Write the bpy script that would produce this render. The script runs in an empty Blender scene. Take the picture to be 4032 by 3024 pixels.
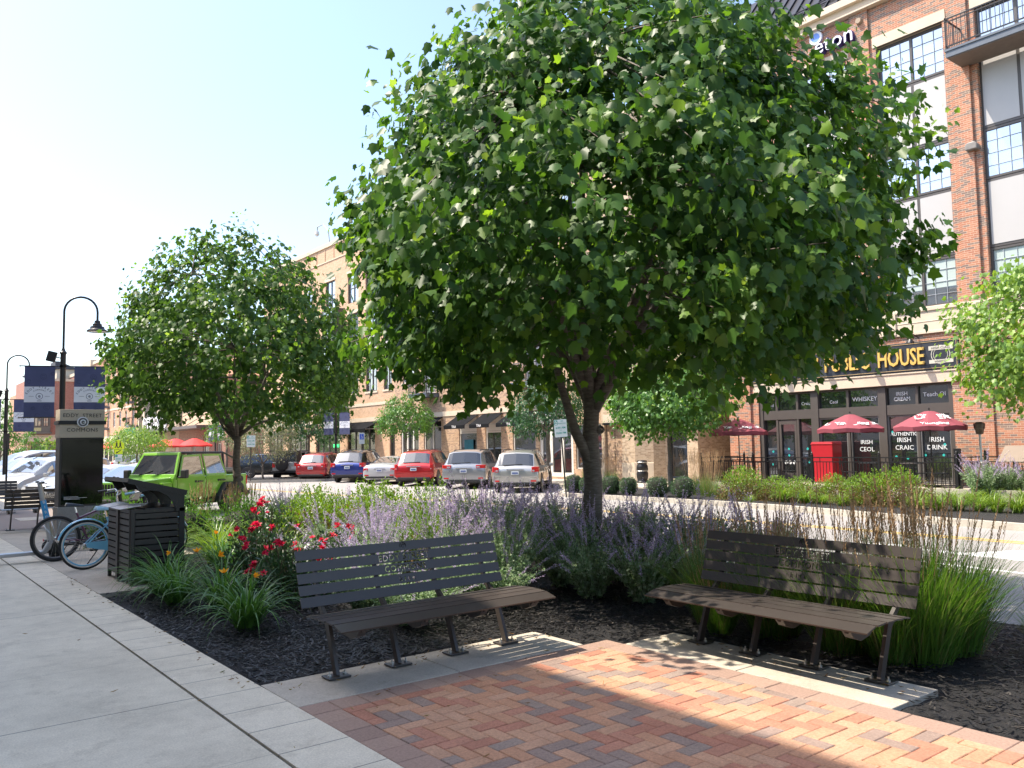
import bpy, bmesh, math, random
import numpy as np
from mathutils import Vector, Matrix
random.seed(7); RNG = np.random.default_rng(11)
PI = math.pi; rad = math.radians
S = bpy.context.scene; C = S.collection
# ------------------------------------------------------------------ camera, world, sun, exposure
YAW, PITCH, ROLL, FPX, CAMZ = rad(38.233), rad(4.256), rad(-.971), 3265.8, 1.6
def cam_axes():
    cy, sy, cp, sp = math.cos(YAW), math.sin(YAW), math.cos(PITCH), math.sin(PITCH)
    f = Vector((sy*cp, cy*cp, sp)); r = Vector((cy, -sy, 0)); u = r.cross(f)
    c, s = math.cos(ROLL), math.sin(ROLL)
    return c*r+s*u, -s*r+c*u, f
CR, CU, CF = cam_axes()
cd = bpy.data.cameras.new('camera'); cam = bpy.data.objects.new('camera', cd); C.objects.link(cam)
M = Matrix((CR, CU, -CF)).transposed().to_4x4(); M.translation = (0, 0, CAMZ); cam.matrix_world = M
cd.sensor_width = 36; cd.lens = 36*FPX/4032; cd.clip_start = .05; cd.clip_end = 2000
S.camera = cam
SUN_AZ, SUN_EL = rad(-50), rad(59.5)          # azimuth measured from +Y towards +X
w = bpy.data.worlds.new('World'); S.world = w; w.use_nodes = True
wn = w.node_tree.nodes; sky = wn.new('ShaderNodeTexSky'); sky.sky_type = 'NISHITA'; sky.sun_disc = False
sky.sun_elevation = SUN_EL; sky.sun_rotation = SUN_AZ; sky.air_density = 1.0; sky.dust_density = 2.1; sky.ozone_density = 1.6
w.node_tree.links.new(sky.outputs[0], wn['Background'].inputs[0]); wn['Background'].inputs[1].default_value = .15
sd = bpy.data.lights.new('sun', 'SUN'); sd.energy = 3.3; sd.angle = rad(.53); sd.color = (1, .90, .76)
sun = bpy.data.objects.new('sun', sd); C.objects.link(sun)
sv = Vector((math.sin(SUN_AZ)*math.cos(SUN_EL), math.cos(SUN_AZ)*math.cos(SUN_EL), math.sin(SUN_EL)))
sun.rotation_euler = sv.to_track_quat('Z', 'Y').to_euler(); sun.location = (0, 0, 60)
S.view_settings.view_transform = 'Standard'; S.view_settings.look = 'None'; S.view_settings.gamma = 1
S.view_settings.exposure = 1.38
try:
    S.cycles.max_bounces = 6; S.cycles.transparent_max_bounces = 6; S.cycles.caustics_reflective = False; S.cycles.caustics_refractive = False
except Exception: pass
# ------------------------------------------------------------------ picture measurements -> world points (on a known plane)
def ray(px, py): return CF*FPX + CR*(px-2016) - CU*(py-1512)
def G(px, py, z=0):
    d = ray(px, py); t = (z-CAMZ)/d.z; return (round(d.x*t, 3), round(d.y*t, 3))
def DD(px, dep, py=1760):
    d = ray(px, py)*(dep/FPX); return (round(d.x, 3), round(d.y, 3))
# ------------------------------------------------------------------ materials
def new_mat(name):
    m = bpy.data.materials.new(name); m.use_nodes = True; nt = m.node_tree
    return m, nt, nt.nodes['Principled BSDF']
def N(nt, t, **k):
    n = nt.nodes.new(t)
    for a, b in k.items():
        if a == 'inp':
            for i, v in b.items(): n.inputs[i].default_value = v
        else: setattr(n, a, b)
    return n
def L(nt, a, b): nt.links.new(a, b)
def ramp(nt, fac, stops, interp='LINEAR'):
    r = N(nt, 'ShaderNodeValToRGB'); r.color_ramp.interpolation = interp; e = r.color_ramp.elements
    while len(e) < len(stops): e.new(.5)
    for i, (p, c) in enumerate(stops): e[i].position = p; e[i].color = (*c, 1) if len(c) == 3 else c
    L(nt, fac, r.inputs[0]); return r.outputs[0]
def objco(nt): return N(nt, 'ShaderNodeTexCoord').outputs['Object']
def noise(nt, co, scale, detail=4, rough=.6):
    n = N(nt, 'ShaderNodeTexNoise', inp={'Scale': scale, 'Detail': detail, 'Roughness': rough}); L(nt, co, n.inputs['Vector']); return n.outputs['Fac']
def bump(nt, h, bs, strength=.3, dist=.01):
    b = N(nt, 'ShaderNodeBump', inp={'Strength': strength, 'Distance': dist}); L(nt, h, b.inputs['Height']); L(nt, b.outputs[0], bs.inputs['Normal'])
def mix(nt, f, a, b, mode='MIX'):
    m = N(nt, 'ShaderNodeMix', data_type='RGBA', blend_type=mode)
    for s, i in ((f, 0), (a, 6), (b, 7)):
        if isinstance(s, (int, float)): m.inputs[i].default_value = s
        elif isinstance(s, (tuple, list)): m.inputs[i].default_value = (*s, 1)
        else: L(nt, s, m.inputs[i])
    return m.outputs[2]
MATS = {}
def pm(name, col, rough=.6, metal=0., spec=.5, var=.12, vs=6., bmp=0., bs_=40., coat=0., emit=None):
    if name in MATS: return MATS[name]
    m, nt, b = new_mat(name)
    b.inputs['Roughness'].default_value = rough; b.inputs['Metallic'].default_value = metal
    b.inputs['Specular IOR Level'].default_value = spec; b.inputs['Coat Weight'].default_value = coat
    if var > 0:
        co = objco(nt); n = noise(nt, co, vs)
        c = ramp(nt, n, [(.25, tuple(x*(1-var) for x in col)), (.75, tuple(min(1, x*(1+var)) for x in col))]); L(nt, c, b.inputs['Base Color'])
        if bmp: bump(nt, noise(nt, co, bs_), b, bmp, .004)
    else: b.inputs['Base Color'].default_value = (*col, 1)
    if emit: b.inputs['Emission Color'].default_value = (*emit[:3], 1); b.inputs['Emission Strength'].default_value = emit[3]
    MATS[name] = m; return m
def leaf_mat(name, cols, trans=.35, rough=.42, spec=.5):
    if name in MATS: return MATS[name]
    m, nt, b = new_mat(name)
    g = N(nt, 'ShaderNodeNewGeometry')
    k = len(cols); c = ramp(nt, g.outputs['Random Per Island'], [(i/(k-1), q) for i, q in enumerate(cols)])
    L(nt, c, b.inputs['Base Color']); b.inputs['Roughness'].default_value = rough; b.inputs['Specular IOR Level'].default_value = spec
    tr = N(nt, 'ShaderNodeBsdfTranslucent')
    hs = N(nt, 'ShaderNodeHueSaturation', inp={'Hue': .485, 'Saturation': 1.15, 'Value': 1.5}); L(nt, c, hs.inputs['Color']); L(nt, hs.outputs[0], tr.inputs[0])
    ms = N(nt, 'ShaderNodeMixShader', inp={0: trans}); L(nt, b.outputs[0], ms.inputs[1]); L(nt, tr.outputs[0], ms.inputs[2])
    L(nt, ms.outputs[0], nt.nodes['Material Output'].inputs[0]); MATS[name] = m; return m
def brick_mat(name, cols, mortar, bw=.203, rh=.0677, ms=.0045, bmp=.4):
    m, nt, b = new_mat(name)
    co = objco(nt); sp = N(nt, 'ShaderNodeSeparateXYZ'); L(nt, co, sp.inputs[0])
    ad = N(nt, 'ShaderNodeMath', operation='ADD'); L(nt, sp.outputs[0], ad.inputs[0]); L(nt, sp.outputs[1], ad.inputs[1])
    cb = N(nt, 'ShaderNodeCombineXYZ'); L(nt, ad.outputs[0], cb.inputs[0]); L(nt, sp.outputs[2], cb.inputs[1])
    br = N(nt, 'ShaderNodeTexBrick', inp={'Scale': 1., 'Mortar Size': ms, 'Mortar Smooth': .1, 'Brick Width': bw, 'Row Height': rh, 'Color1': (0, 0, 0, 1), 'Color2': (1, 1, 1, 1), 'Mortar': (0, 0, 0, 1)})
    L(nt, cb.outputs[0], br.inputs['Vector'])
    k = len(cols); c = ramp(nt, br.outputs['Color'], [(i/k, q) for i, q in enumerate(cols)], 'CONSTANT')
    n = noise(nt, co, 9, 5); c = mix(nt, .35, c, mix(nt, n, (.25, .25, .25), (1., 1., 1.)), 'MULTIPLY')
    c = mix(nt, br.outputs['Fac'], c, mortar)
    L(nt, c, b.inputs['Base Color']); b.inputs['Roughness'].default_value = .85
    iv = N(nt, 'ShaderNodeMath', operation='SUBTRACT', inp={0: 1.}); L(nt, br.outputs['Fac'], iv.inputs[1]); bump(nt, iv.outputs[0], b, bmp, .006)
    MATS[name] = m; return m
# ------------------------------------------------------------------ mesh helper
class MB:
    def __init__(s): s.v = []; s.f = []; s.m = []; s.T = None
    def add(s, vs, fs, mi=0):
        o = len(s.v)
        if s.T is not None: vs = [tuple(s.T @ Vector(q)) for q in vs]
        s.v += [tuple(q) for q in vs]; s.f += [tuple(i+o for i in f) for f in fs]; s.m += [mi]*len(fs); return s
    def box(s, a, b, mi=0, R=None, bev=0):
        (x0, y0, z0), (x1, y1, z1) = a, b
        x0, x1 = min(x0, x1), max(x0, x1); y0, y1 = min(y0, y1), max(y0, y1); z0, z1 = min(z0, z1), max(z0, z1)
        vs = [(x0,y0,z0),(x1,y0,z0),(x1,y1,z0),(x0,y1,z0),(x0,y0,z1),(x1,y0,z1),(x1,y1,z1),(x0,y1,z1)]
        if R is not None: vs = [tuple(R @ Vector(q)) for q in vs]
        return s.add(vs, [(3,2,1,0),(4,5,6,7),(0,1,5,4),(1,2,6,5),(2,3,7,6),(3,0,4,7)], mi)
    def tube(s, path, r, n=8, mi=0, caps=True):
        P = [Vector(p) for p in path]; k = len(P); rr = r if isinstance(r, (list, tuple)) else [r]*k
        vs = []; a = None
        for i in range(k):
            t = P[min(i+1, k-1)]-P[max(i-1, 0)]
            t = t.normalized() if t.length > 1e-9 else Vector((0, 0, 1))
            if a is None: a = t.cross(Vector((1, 0, 0)) if abs(t.x) < .8 else Vector((0, 1, 0)))
            a = (a-t*a.dot(t)).normalized(); b = t.cross(a)
            for j in range(n):
                an = 2*PI*j/n; vs.append(P[i]+(a*math.cos(an)+b*math.sin(an))*rr[i])
        fs = [(i*n+j, i*n+(j+1) % n, (i+1)*n+(j+1) % n, (i+1)*n+j) for i in range(k-1) for j in range(n)]
        if caps: fs += [tuple(range(n-1, -1, -1)), tuple(range((k-1)*n, k*n))]
        return s.add(vs, fs, mi)
    def lathe(s, prof, n=20, mi=0, c=(0, 0, 0), axis='z'):
        vs = []
        for r, z in prof:
            for j in range(n):
                a = 2*PI*j/n; p = (r*math.cos(a), r*math.sin(a), z)
                if axis == 'x': p = (p[2], p[0], p[1])
                if axis == 'y': p = (p[0], p[2], p[1])
                vs.append((p[0]+c[0], p[1]+c[1], p[2]+c[2]))
        k = len(prof); fs = [(i*n+j, i*n+(j+1) % n, (i+1)*n+(j+1) % n, (i+1)*n+j) for i in range(k-1) for j in range(n)]
        return s.add(vs, fs, mi)
    def prism(s, poly, d0, d1, plane='xz', mi=0):          # 2-D outline extruded between d0 and d1 along the third axis
        def P(a, b, d): return {'xz': (a, d, b), 'yz': (d, a, b), 'xy': (a, b, d)}[plane]
        n = len(poly); vs = [P(a, b, d0) for a, b in poly]+[P(a, b, d1) for a, b in poly]
        fs = [tuple(range(n)), tuple(range(2*n-1, n-1, -1))]+[(i, i+n, (i+1) % n+n, (i+1) % n) for i in range(n)]
        return s.add(vs, fs, mi)
    def torus(s, c, R, r, axis='y', n=28, k=8, mi=0, a0=0, a1=2*PI, sq=1.):
        full = abs(a1-a0-2*PI) < 1e-6; vs = []; nn = n if full else n+1
        for i in range(nn):
            a = a0+(a1-a0)*i/n
            for j in range(k):
                b = 2*PI*j/k; q = R+r*math.cos(b); h = r*math.sin(b)*sq
                p = {'y': (q*math.cos(a), h, q*math.sin(a)), 'z': (q*math.cos(a), q*math.sin(a), h), 'x': (h, q*math.cos(a), q*math.sin(a))}[axis]
                vs.append((p[0]+c[0], p[1]+c[1], p[2]+c[2]))
        m = n if full else n
        fs = [(i*k+j, i*k+(j+1) % k, ((i+1) % nn)*k+(j+1) % k, ((i+1) % nn)*k+j) for i in range(m) for j in range(k)]
        return s.add(vs, fs, mi)
    def build(s, name, mats, parent=None, smooth=None, bev=0, kind=None):
        me = bpy.data.meshes.new(name); me.from_pydata(s.v, [], s.f); fix(me)
        mats = mats if isinstance(mats, (list, tuple)) else [mats]
        for m in mats: me.materials.append(m)
        if len(mats) > 1: me.polygons.foreach_set('material_index', s.m)
        me.update(); return link(name, me, parent, smooth, bev, kind)
def fix(me):
    bm = bmesh.new(); bm.from_mesh(me); bmesh.ops.recalc_face_normals(bm, faces=bm.faces); bm.to_mesh(me); bm.free()
def link(name, me, parent=None, smooth=None, bev=0, kind=None):
    o = bpy.data.objects.new(name, me); C.objects.link(o); o.parent = parent
    if smooth is not None:
        me.polygons.foreach_set('use_smooth', [True]*len(me.polygons))
        if smooth < 180: me.set_sharp_from_angle(angle=rad(smooth))
    if bev:
        b = o.modifiers.new('bevel', 'BEVEL'); b.width = bev; b.segments = 2; b.limit_method = 'ANGLE'; b.angle_limit = rad(40); b.harden_normals = False
    if kind: o['kind'] = kind
    return o
def thing(name, label, cat, loc=(0, 0, 0), rz=0, group=None):
    o = bpy.data.objects.new(name, None); C.objects.link(o); o.location = loc; o.rotation_euler = (0, 0, rz); o.empty_display_size = .2
    o['label'] = label; o['category'] = cat
    if group: o['group'] = group
    return o
def tag(o, label, cat, group=None, kind=None):
    o['label'] = label; o['category'] = cat
    if group: o['group'] = group
    if kind: o['kind'] = kind
    return o
KIDS = {}
def dup(root, loc, rz=0, label=None, scale=None, group=None):
    def cp(o, par):
        c = o.copy(); C.objects.link(c); c.parent = par
        for ch in [q for q in ALL if q.parent == o]: cp(ch, c)
        return c
    ALL = list(C.objects)
    r = cp(root, None); r.location = loc; r.rotation_euler = (0, 0, rz)
    if scale: r.scale = (scale,)*3 if isinstance(scale, (int, float)) else scale
    if label: r['label'] = label
    if group: r['group'] = group
    return r
def struct(name, mb, mats, **k): return mb.build(name, mats, kind='structure', **k)
# lettering: built-in font turned into a mesh
def text_mesh(txt, size, ext=.002, align='CENTER', width=1., bold=0., shear=0., spacing=1.):
    cu = bpy.data.curves.new('lettering', 'FONT'); cu.body = txt; cu.size = size; cu.extrude = ext; cu.align_x = align; cu.offset = bold; cu.shear = shear; cu.space_character = spacing
    cu.resolution_u = 2
    o = bpy.data.objects.new('lettering', cu); C.objects.link(o); dg = bpy.context.evaluated_depsgraph_get()
    me = bpy.data.meshes.new_from_object(o.evaluated_get(dg)); bpy.data.objects.remove(o); bpy.data.curves.remove(cu)
    if width != 1:
        for v in me.vertices: v.co.x *= width
    me.materials.clear(); return me
def lettering(txt, size, m, parent, loc, rot=(PI/2, 0, 0), name='lettering', **k):
    me = text_mesh(txt, size, **k); me.materials.append(m); o = link(name, me, parent); o.location = loc; o.rotation_euler = rot; return o
# ------------------------------------------------------------------ setting
def joint_mat(name, base, lines_x=(), lines_y=None, jw=.012, dark=(.12, .11, .1)):
    m, nt, b = new_mat(name); co = objco(nt); sp = N(nt, 'ShaderNodeSeparateXYZ'); L(nt, co, sp.inputs[0])
    n1 = noise(nt, co, 1.1, 6, .65); n2 = noise(nt, co, 90, 3, .7); n3 = noise(nt, co, 7, 5, .7)
    c = ramp(nt, n1, [(.3, tuple(x*.86 for x in base)), (.5, base), (.72, tuple(min(1, x*1.12) for x in base))])
    c = mix(nt, .5, c, ramp(nt, n2, [(.3, (.6, .6, .6)), (.65, (1.15, 1.15, 1.15))]), 'MULTIPLY')
    c = mix(nt, .35, c, ramp(nt, n3, [(.35, (.72, .7, .68)), (.6, (1, 1, 1))]), 'MULTIPLY')
    n4 = noise(nt, co, 2.6, 8, .8); c = mix(nt, .55, c, ramp(nt, n4, [(.36, (.70, .68, .66)), (.47, (1, 1, 1)), (.60, (1, 1, 1)), (.70, (1.12, 1.12, 1.12))]), 'MULTIPLY')
    n5 = noise(nt, co, 38, 2, .5); c = mix(nt, .8, c, ramp(nt, n5, [(.215, (.35, .33, .31)), (.245, (1, 1, 1))]), 'MULTIPLY')
    hs = [n2]
    def band(src, pos, wdt):
        a = N(nt, 'ShaderNodeMath', operation='SUBTRACT', inp={1: pos}); L(nt, src, a.inputs[0])
        a2 = N(nt, 'ShaderNodeMath', operation='ABSOLUTE'); L(nt, a.outputs[0], a2.inputs[0])
        lt = N(nt, 'ShaderNodeMath', operation='LESS_THAN', inp={1: wdt}); L(nt, a2.outputs[0], lt.inputs[0]); return lt.outputs[0]
    for p, wd in lines_x: c = mix(nt, band(sp.outputs[0], p, wd), c, dark)
    if lines_y:
        for off, period, wd, st in lines_y:
            a = N(nt, 'ShaderNodeMath', operation='SUBTRACT', inp={1: off}); L(nt, sp.outputs[1], a.inputs[0])
            q = N(nt, 'ShaderNodeMath', operation='PINGPONG', inp={1: period/2}); L(nt, a.outputs[0], q.inputs[0])
            lt = N(nt, 'ShaderNodeMath', operation='LESS_THAN', inp={1: wd}); L(nt, q.outputs[0], lt.inputs[0])
            f = N(nt, 'ShaderNodeMath', operation='MULTIPLY', inp={1: st}); L(nt, lt.outputs[0], f.inputs[0]); c = mix(nt, f.outputs[0], c, dark)
    L(nt, c, b.inputs['Base Color']); b.inputs['Roughness'].default_value = .85; b.inputs['Specular IOR Level'].default_value = .3
    bump(nt, n2, b, .25, .003); MATS[name] = m; return m
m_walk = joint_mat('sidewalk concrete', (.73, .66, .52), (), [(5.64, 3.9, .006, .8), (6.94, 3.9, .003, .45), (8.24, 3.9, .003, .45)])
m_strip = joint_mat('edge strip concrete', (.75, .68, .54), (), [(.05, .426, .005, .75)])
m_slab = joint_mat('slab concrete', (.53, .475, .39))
m_kerb = joint_mat('kerb concrete', (.50, .46, .39), (), [(0, 3.05, .008, .8)])
# asphalt
m_road, nt, b = new_mat('road asphalt'); co = objco(nt)
c = ramp(nt, noise(nt, co, .35, 6, .7), [(.3, (.285, .272, .258)), (.7, (.35, .335, .318))]); c = mix(nt, .75, c, ramp(nt, noise(nt, co, 60, 2, .8), [(.35, (.45, .45, .47)), (.62, (1.25, 1.22, 1.2))]), 'MULTIPLY')
L(nt, c, b.inputs['Base Color']); b.inputs['Roughness'].default_value = .9; bump(nt, noise(nt, co, 120, 2), b, .4, .004)
m_mulch, nt, b = new_mat('black mulch'); co = objco(nt)
c = ramp(nt, noise(nt, co, 22, 6, .75), [(.3, (.006, .006, .008)), (.6, (.022, .021, .022)), (.8, (.06, .05, .045))]); L(nt, c, b.inputs['Base Color']); b.inputs['Roughness'].default_value = .75
bump(nt, noise(nt, co, 45, 4, .8), b, 1., .03)
m_grass = pm('distant ground', (.10, .11, .07), .95, vs=.2)
gm = MB(); gm.add([(-900, -900, -.42), (900, -900, -.42), (900, 1500, -.42), (-900, 1500, -.42)], [(0, 1, 2, 3)]); struct('ground', gm, m_grass)
rm = MB(); rm.add([(2.25, -60, -.3), (26, -60, -.3), (26, 260, -.3), (2.25, 260, -.3)], [(0, 1, 2, 3)])
rm.add([(26, 70.1, -.3), (60, 70.1, -.3), (60, 79.9, -.3), (26, 79.9, -.3)], [(0, 1, 2, 3)]); struct('road', rm, m_road)
# near sidewalk: wide slabs, a dark expansion joint and the narrow strip
sm = MB(); sm.box((-2.5, -12, -.41), (1.772, 130, 0)); struct('sidewalk', sm, m_walk)
jm = MB(); jm.box((1.772, -12, -.41), (1.792, 130, -.012)); struct('joint', jm, pm('joint dirt', (.09, .08, .065), .95))
st = MB(); st.box((1.792, -12, -.41), (2.2, 130, .001)); struct('paving_strip', st, m_strip)
# planting bed (mulch) with kerb
BED = [(2.2, 5.62), (4.62, 5.62), (4.62, 5.0), (4.88, 5.0), (5.47, 4.79), (5.47, 2.6), (4.88, 2.58), (4.88, -12), (7.95, -12), (7.95, 17.5), (6.9, 19.3), (5.6, 19.6), (2.2, 19.6), (2.2, 14.5)]
def slab(poly, z0, z1, mb=None):
    mb = mb or MB(); mb.prism(poly, z0, z1, 'xy'); return mb
bedm = MB()
nx, ny = 60, 200
X0, X1, Y0, Y1 = 2.2, 8.0, -12, 19.6
gv = []; 
for j in range(ny+1):
    for i in range(nx+1):
        x = X0+(X1-X0)*i/nx; y = Y0+(Y1-Y0)*j/ny
        z = -.035+.03*math.sin(x*2.1+1)*math.sin(y*1.3)+.012*math.sin(x*17+y*9)*math.sin(y*13-x*5)
        gv.append((x, y, z))
gf = [(j*(nx+1)+i, j*(nx+1)+i+1, (j+1)*(nx+1)+i+1, (j+1)*(nx+1)+i) for j in range(ny) for i in range(nx)
      if not ((gv[j*(nx+1)+i][0] < 4.7 and gv[j*(nx+1)+i][1] < 4.8) or gv[j*(nx+1)+i][0] > 7.85)]
bedm.add(gv, gf); struct('planting_bed', bedm, m_mulch, smooth=180)
m_chip = leaf_mat('mulch chips', [(.005, .005, .006), (.012, .012, .014), (.02, .018, .018), (.03, .027, .026), (.008, .008, .01), (.016, .016, .018), (.075, .065, .055)], 0.0, .55, .5)
cm = MB(); cv = []; cf = []
def chips(n, x0, x1, y0, y1, z=0.0, bad=None, big=1.):
    k = 0
    while k < n:
        x = random.uniform(x0, x1); y = random.uniform(y0, y1)
        if bad and bad(x, y): continue
        k += 1; a = random.uniform(0, PI); l = random.uniform(.012, .042)*big; wd = random.uniform(.003, .009)*big; t = random.uniform(-.5, .5)
        ca, sa = math.cos(a), math.sin(a); zz = z+random.uniform(-.005, .015); o = len(cv); dz = l*t
        for sx, sy in ((-1, -1), (1, -1), (1, 1), (-1, 1)):
            px, py = sx*l, sy*wd*(1 if sx < 0 else random.uniform(.4, 1)); cv.append((x+px*ca-py*sa, y+px*sa+py*ca, zz+sx*dz*.5+.008))
        cv.append((x, y, zz+.002)); cf.append((o, o+1, o+2, o+3)); cf.append((o, o+4, o+1)); cf.append((o+3, o+2, o+4))
inslab = lambda x, y: (x < 4.64 and y < 5.64) or (x < 5.49 and 2.58 < y < 4.81) or x < 4.9 and y < 5.0 or (x < 3.4 and y > 10.4)
chips(9000, 2.22, 5.2, 5.6, 9.0, bad=inslab); chips(5000, 4.6, 7.8, 4.2, 7.5, bad=inslab); chips(4200, 4.9, 7.8, .8, 4.3, bad=inslab); chips(2500, 2.22, 6, 9, 14, bad=inslab, big=1.3)
cm.add(cv, cf); tag(cm.build('bark_mulch', m_chip, kind='stuff'), 'loose black shredded bark mulch covering the planting bed', 'mulch', kind='stuff')
# litter of chips and dry leaves that has strayed onto the paving
dl = leaf_mat('dry leaf litter', [(.30, .18, .07), (.22, .12, .05), (.40, .28, .12), (.16, .20, .06)], .1, .7, .2); cv = []; cf = []
chips(60, 2.08, 2.2, 5.6, 12, z=.004, big=.6); chips(50, 2.25, 4.6, 5.3, 5.62, z=.006, big=.6); chips(20, 2.4, 4.8, 3.5, 5, z=.003, big=.7); chips(35, 5.1, 5.45, 2.6, 4.8, z=.006, big=.7); chips(14, .2, 2.2, 3, 9, z=.003, big=.7)
lm_ = MB(); lm_.add(cv, cf); tag(lm_.build('paving_litter', dl, kind='stuff'), 'sparse dry leaf bits and bark crumbs strewn along the paving edges', 'leaf litter', kind='stuff')
# kerbs along the road
def kerb(path, wd, z0, z1, name):
    mb = MB()
    for i in range(len(path)-1):
        (xa, ya), (xb, yb) = path[i], path[i+1]; dx, dy = xb-xa, yb-ya; l = math.hypot(dx, dy); nx_, ny_ = -dy/l*wd, dx/l*wd
        mb.add([(xa, ya, z0), (xb, yb, z0), (xb+nx_, yb+ny_, z0), (xa+nx_, ya+ny_, z0), (xa, ya, z1), (xb, yb, z1), (xb+nx_, yb+ny_, z1), (xa+nx_, ya+ny_, z1)],
               [(3,2,1,0),(4,5,6,7),(0,1,5,4),(1,2,6,5),(2,3,7,6),(3,0,4,7)])
    return struct(name, mb, m_kerb)
kerb([(8.05, -12), (8.05, 17), (7.6, 18.8), (6.6, 19.65), (5.4, 19.7), (5.2, 19.9), (5.2, 60), (5.2, 130)], .16, -.41, -.045, 'kerb')
far_k = [(17.0, 1.0), (17.9, 4.6), (18.55, 6.93), (19.25, 10.7), (19.9, 13.3), (20.25, 16.1), (20.25, 21.4), (20.35, 22.8), (20.9, 23.8), (22, 24.6), (24.2, 25.0)]
kerb([(17, -40)]+far_k, -.16, -.41, -.15, 'kerb')
kerb([(24.2, 25.0), (24.2, 43.5), (20.2, 46.0), (17.9, 47.8), (17.7, 49.5), (20, 51), (24.2, 52), (24.2, 69), (26, 70)], -.16, -.41, -.14, 'kerb')
kerb([(26, 80), (24.2, 81), (24.2, 150)], -.16, -.41, -.14, 'kerb')
# far bed, far sidewalk, pub patio
fb = [(17.16, -40), (17.16, 1.0)]+[(x+.16, y) for x, y in far_k[1:]]+[(25.0, 25), (25.0, -40)]
struct('planting_bed', slab(fb, -.41, -.17), m_mulch)
fw = MB(); fw.box((24.36, 20.5, -.41), (28.0, 70, -.125)); fw.box((20.3, 46.2, -.41), (24.36, 51, -.14)); fw.box((24.36, 80, -.41), (28.0, 150, -.125)); fw.box((25.0, -40, -.41), (28.0, 20.5, .10))
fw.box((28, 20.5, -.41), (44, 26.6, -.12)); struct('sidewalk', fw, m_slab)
ib = MB(); ib.prism([(18.1, 48.0), (20.3, 46.4), (22, 47.2), (22, 50), (20, 50.8), (18.0, 49.4)], -.4, -.12, 'xy'); struct('planting_bed', ib, m_mulch)
# plaza and seating slabs
def rslab(x0, x1, y0, y1, joints_x=(), joints_y=()):
    mb = MB(); xs = [x0]+list(joints_x)+[x1]; ys = [y0]+list(joints_y)+[y1]
    for i in range(len(xs)-1):
        for j in range(len(ys)-1):
            g = .004; mb.box((xs[i]+(g if i else 0), ys[j]+(g if j else 0), -.2), (xs[i+1]-(g if i+2 < len(xs) else 0), ys[j+1]-(g if j+2 < len(ys) else 0), .004))
    return struct('bench_slab', mb, m_slab, bev=.006)
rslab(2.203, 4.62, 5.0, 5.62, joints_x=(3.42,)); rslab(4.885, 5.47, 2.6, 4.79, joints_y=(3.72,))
# brick paving : real bricks, herringbone field plus border course
m_brick, nt, b = new_mat('clay pavers'); g = N(nt, 'ShaderNodeNewGeometry'); co = objco(nt)
c = ramp(nt, g.outputs['Random Per Island'], [(0, (.45, .205, .135)), (.15, (.52, .28, .17)), (.36, (.54, .31, .195)), (.52, (.47, .225, .15)), (.64, (.31, .225, .185)), (.76, (.53, .31, .20)), (.90, (.33, .25, .205))], 'CONSTANT')
c = mix(nt, .8, c, ramp(nt, noise(nt, co, 55, 4, .8), [(.3, (.6, .6, .6)), (.68, (1.25, 1.25, 1.25))]), 'MULTIPLY'); c = mix(nt, .6, c, ramp(nt, noise(nt, co, 5, 4), [(.3, (.75, .75, .75)), (.7, (1.1, 1.1, 1.1))]), 'MULTIPLY')
L(nt, c, b.inputs['Base Color']); b.inputs['Roughness'].default_value = .82; b.inputs['Specular IOR Level'].default_value = .3; bump(nt, noise(nt, co, 150, 3, .8), b, .5, .003)
m_bord, nt, b = new_mat('brown border pavers'); g = N(nt, 'ShaderNodeNewGeometry'); co = objco(nt)
c = ramp(nt, g.outputs['Random Per Island'], [(0, (.31, .205, .16)), (.5, (.36, .24, .185)), (1, (.41, .28, .21))]); c = mix(nt, .8, c, ramp(nt, noise(nt, co, 60, 4, .8), [(.3, (.65, .65, .65)), (.68, (1.2, 1.2, 1.2))]), 'MULTIPLY')
L(nt, c, b.inputs['Base Color']); b.inputs['Roughness'].default_value = .85; bump(nt, noise(nt, co, 150, 3, .8), b, .5, .003)
def paver(vs, fs, x0, x1, y0, y1, z, top=.0):
    g = .0022; c = .004; z += random.uniform(-.0018, .0018); o = len(vs); x0 += g; y0 += g; x1 -= g; y1 -= g
    if x1-x0 < .015 or y1-y0 < .015: return
    for q, zz in ((0, z-.05), (0, z-c), (c, z)):
        vs += [(x0+q, y0+q, zz), (x1-q, y0+q, zz), (x1-q, y1-q, zz), (x0+q, y1-q, zz)]
    for k in (0, 4):
        for i in range(4): fs.append((o+k+i, o+k+(i+1) % 4, o+k+4+(i+1) % 4, o+k+4+i))
    fs.append((o+8, o+9, o+10, o+11))
fx0, fx1, fy0, fy1 = 2.4, 4.685, -2.5, 4.8
vs, fs = [], []; u = .1
occ = set()
def clip(x0, x1, y0, y1): 
    a, b_, c_, d = max(x0, fx0), min(x1, fx1), max(y0, fy0), min(y1, fy1)
    if b_-a > .012 and d-c_ > .012: paver(vs, fs, a, b_, c_, d, 0)
for i in range(-60, 60):
    for j in range(-60, 60):
        k = (i-j) % 4
        x, y = fx0+i*u, 4.8-(j+1)*u
        if x > fx1 or x < fx0-.25 or y > 4.9 or y < fy0-.3: continue
        if k == 0: clip(x, x+2*u, y, y+u)          # lies along X
        if k == 3: clip(x, x+u, y-u, y+u)          # lies along Y
pv = MB(); pv.add(vs, fs); struct('brick_paving', pv, m_brick)
vs, fs = [], []
y = 5.0
paver(vs, fs, 2.203, 2.4, 4.8, 5.0, 0)
x = 2.4
while x < 4.88: paver(vs, fs, x, min(x+.2, 4.885), 4.8, 5.0, 0); x += .2
y = 4.8
while y > -2.5: paver(vs, fs, 2.203, 2.4, y-.2, y, 0); y -= .2
y = 4.8
while y > -2.5: paver(vs, fs, 4.685, 4.885, y-.29, y, 0); y -= .29
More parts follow.
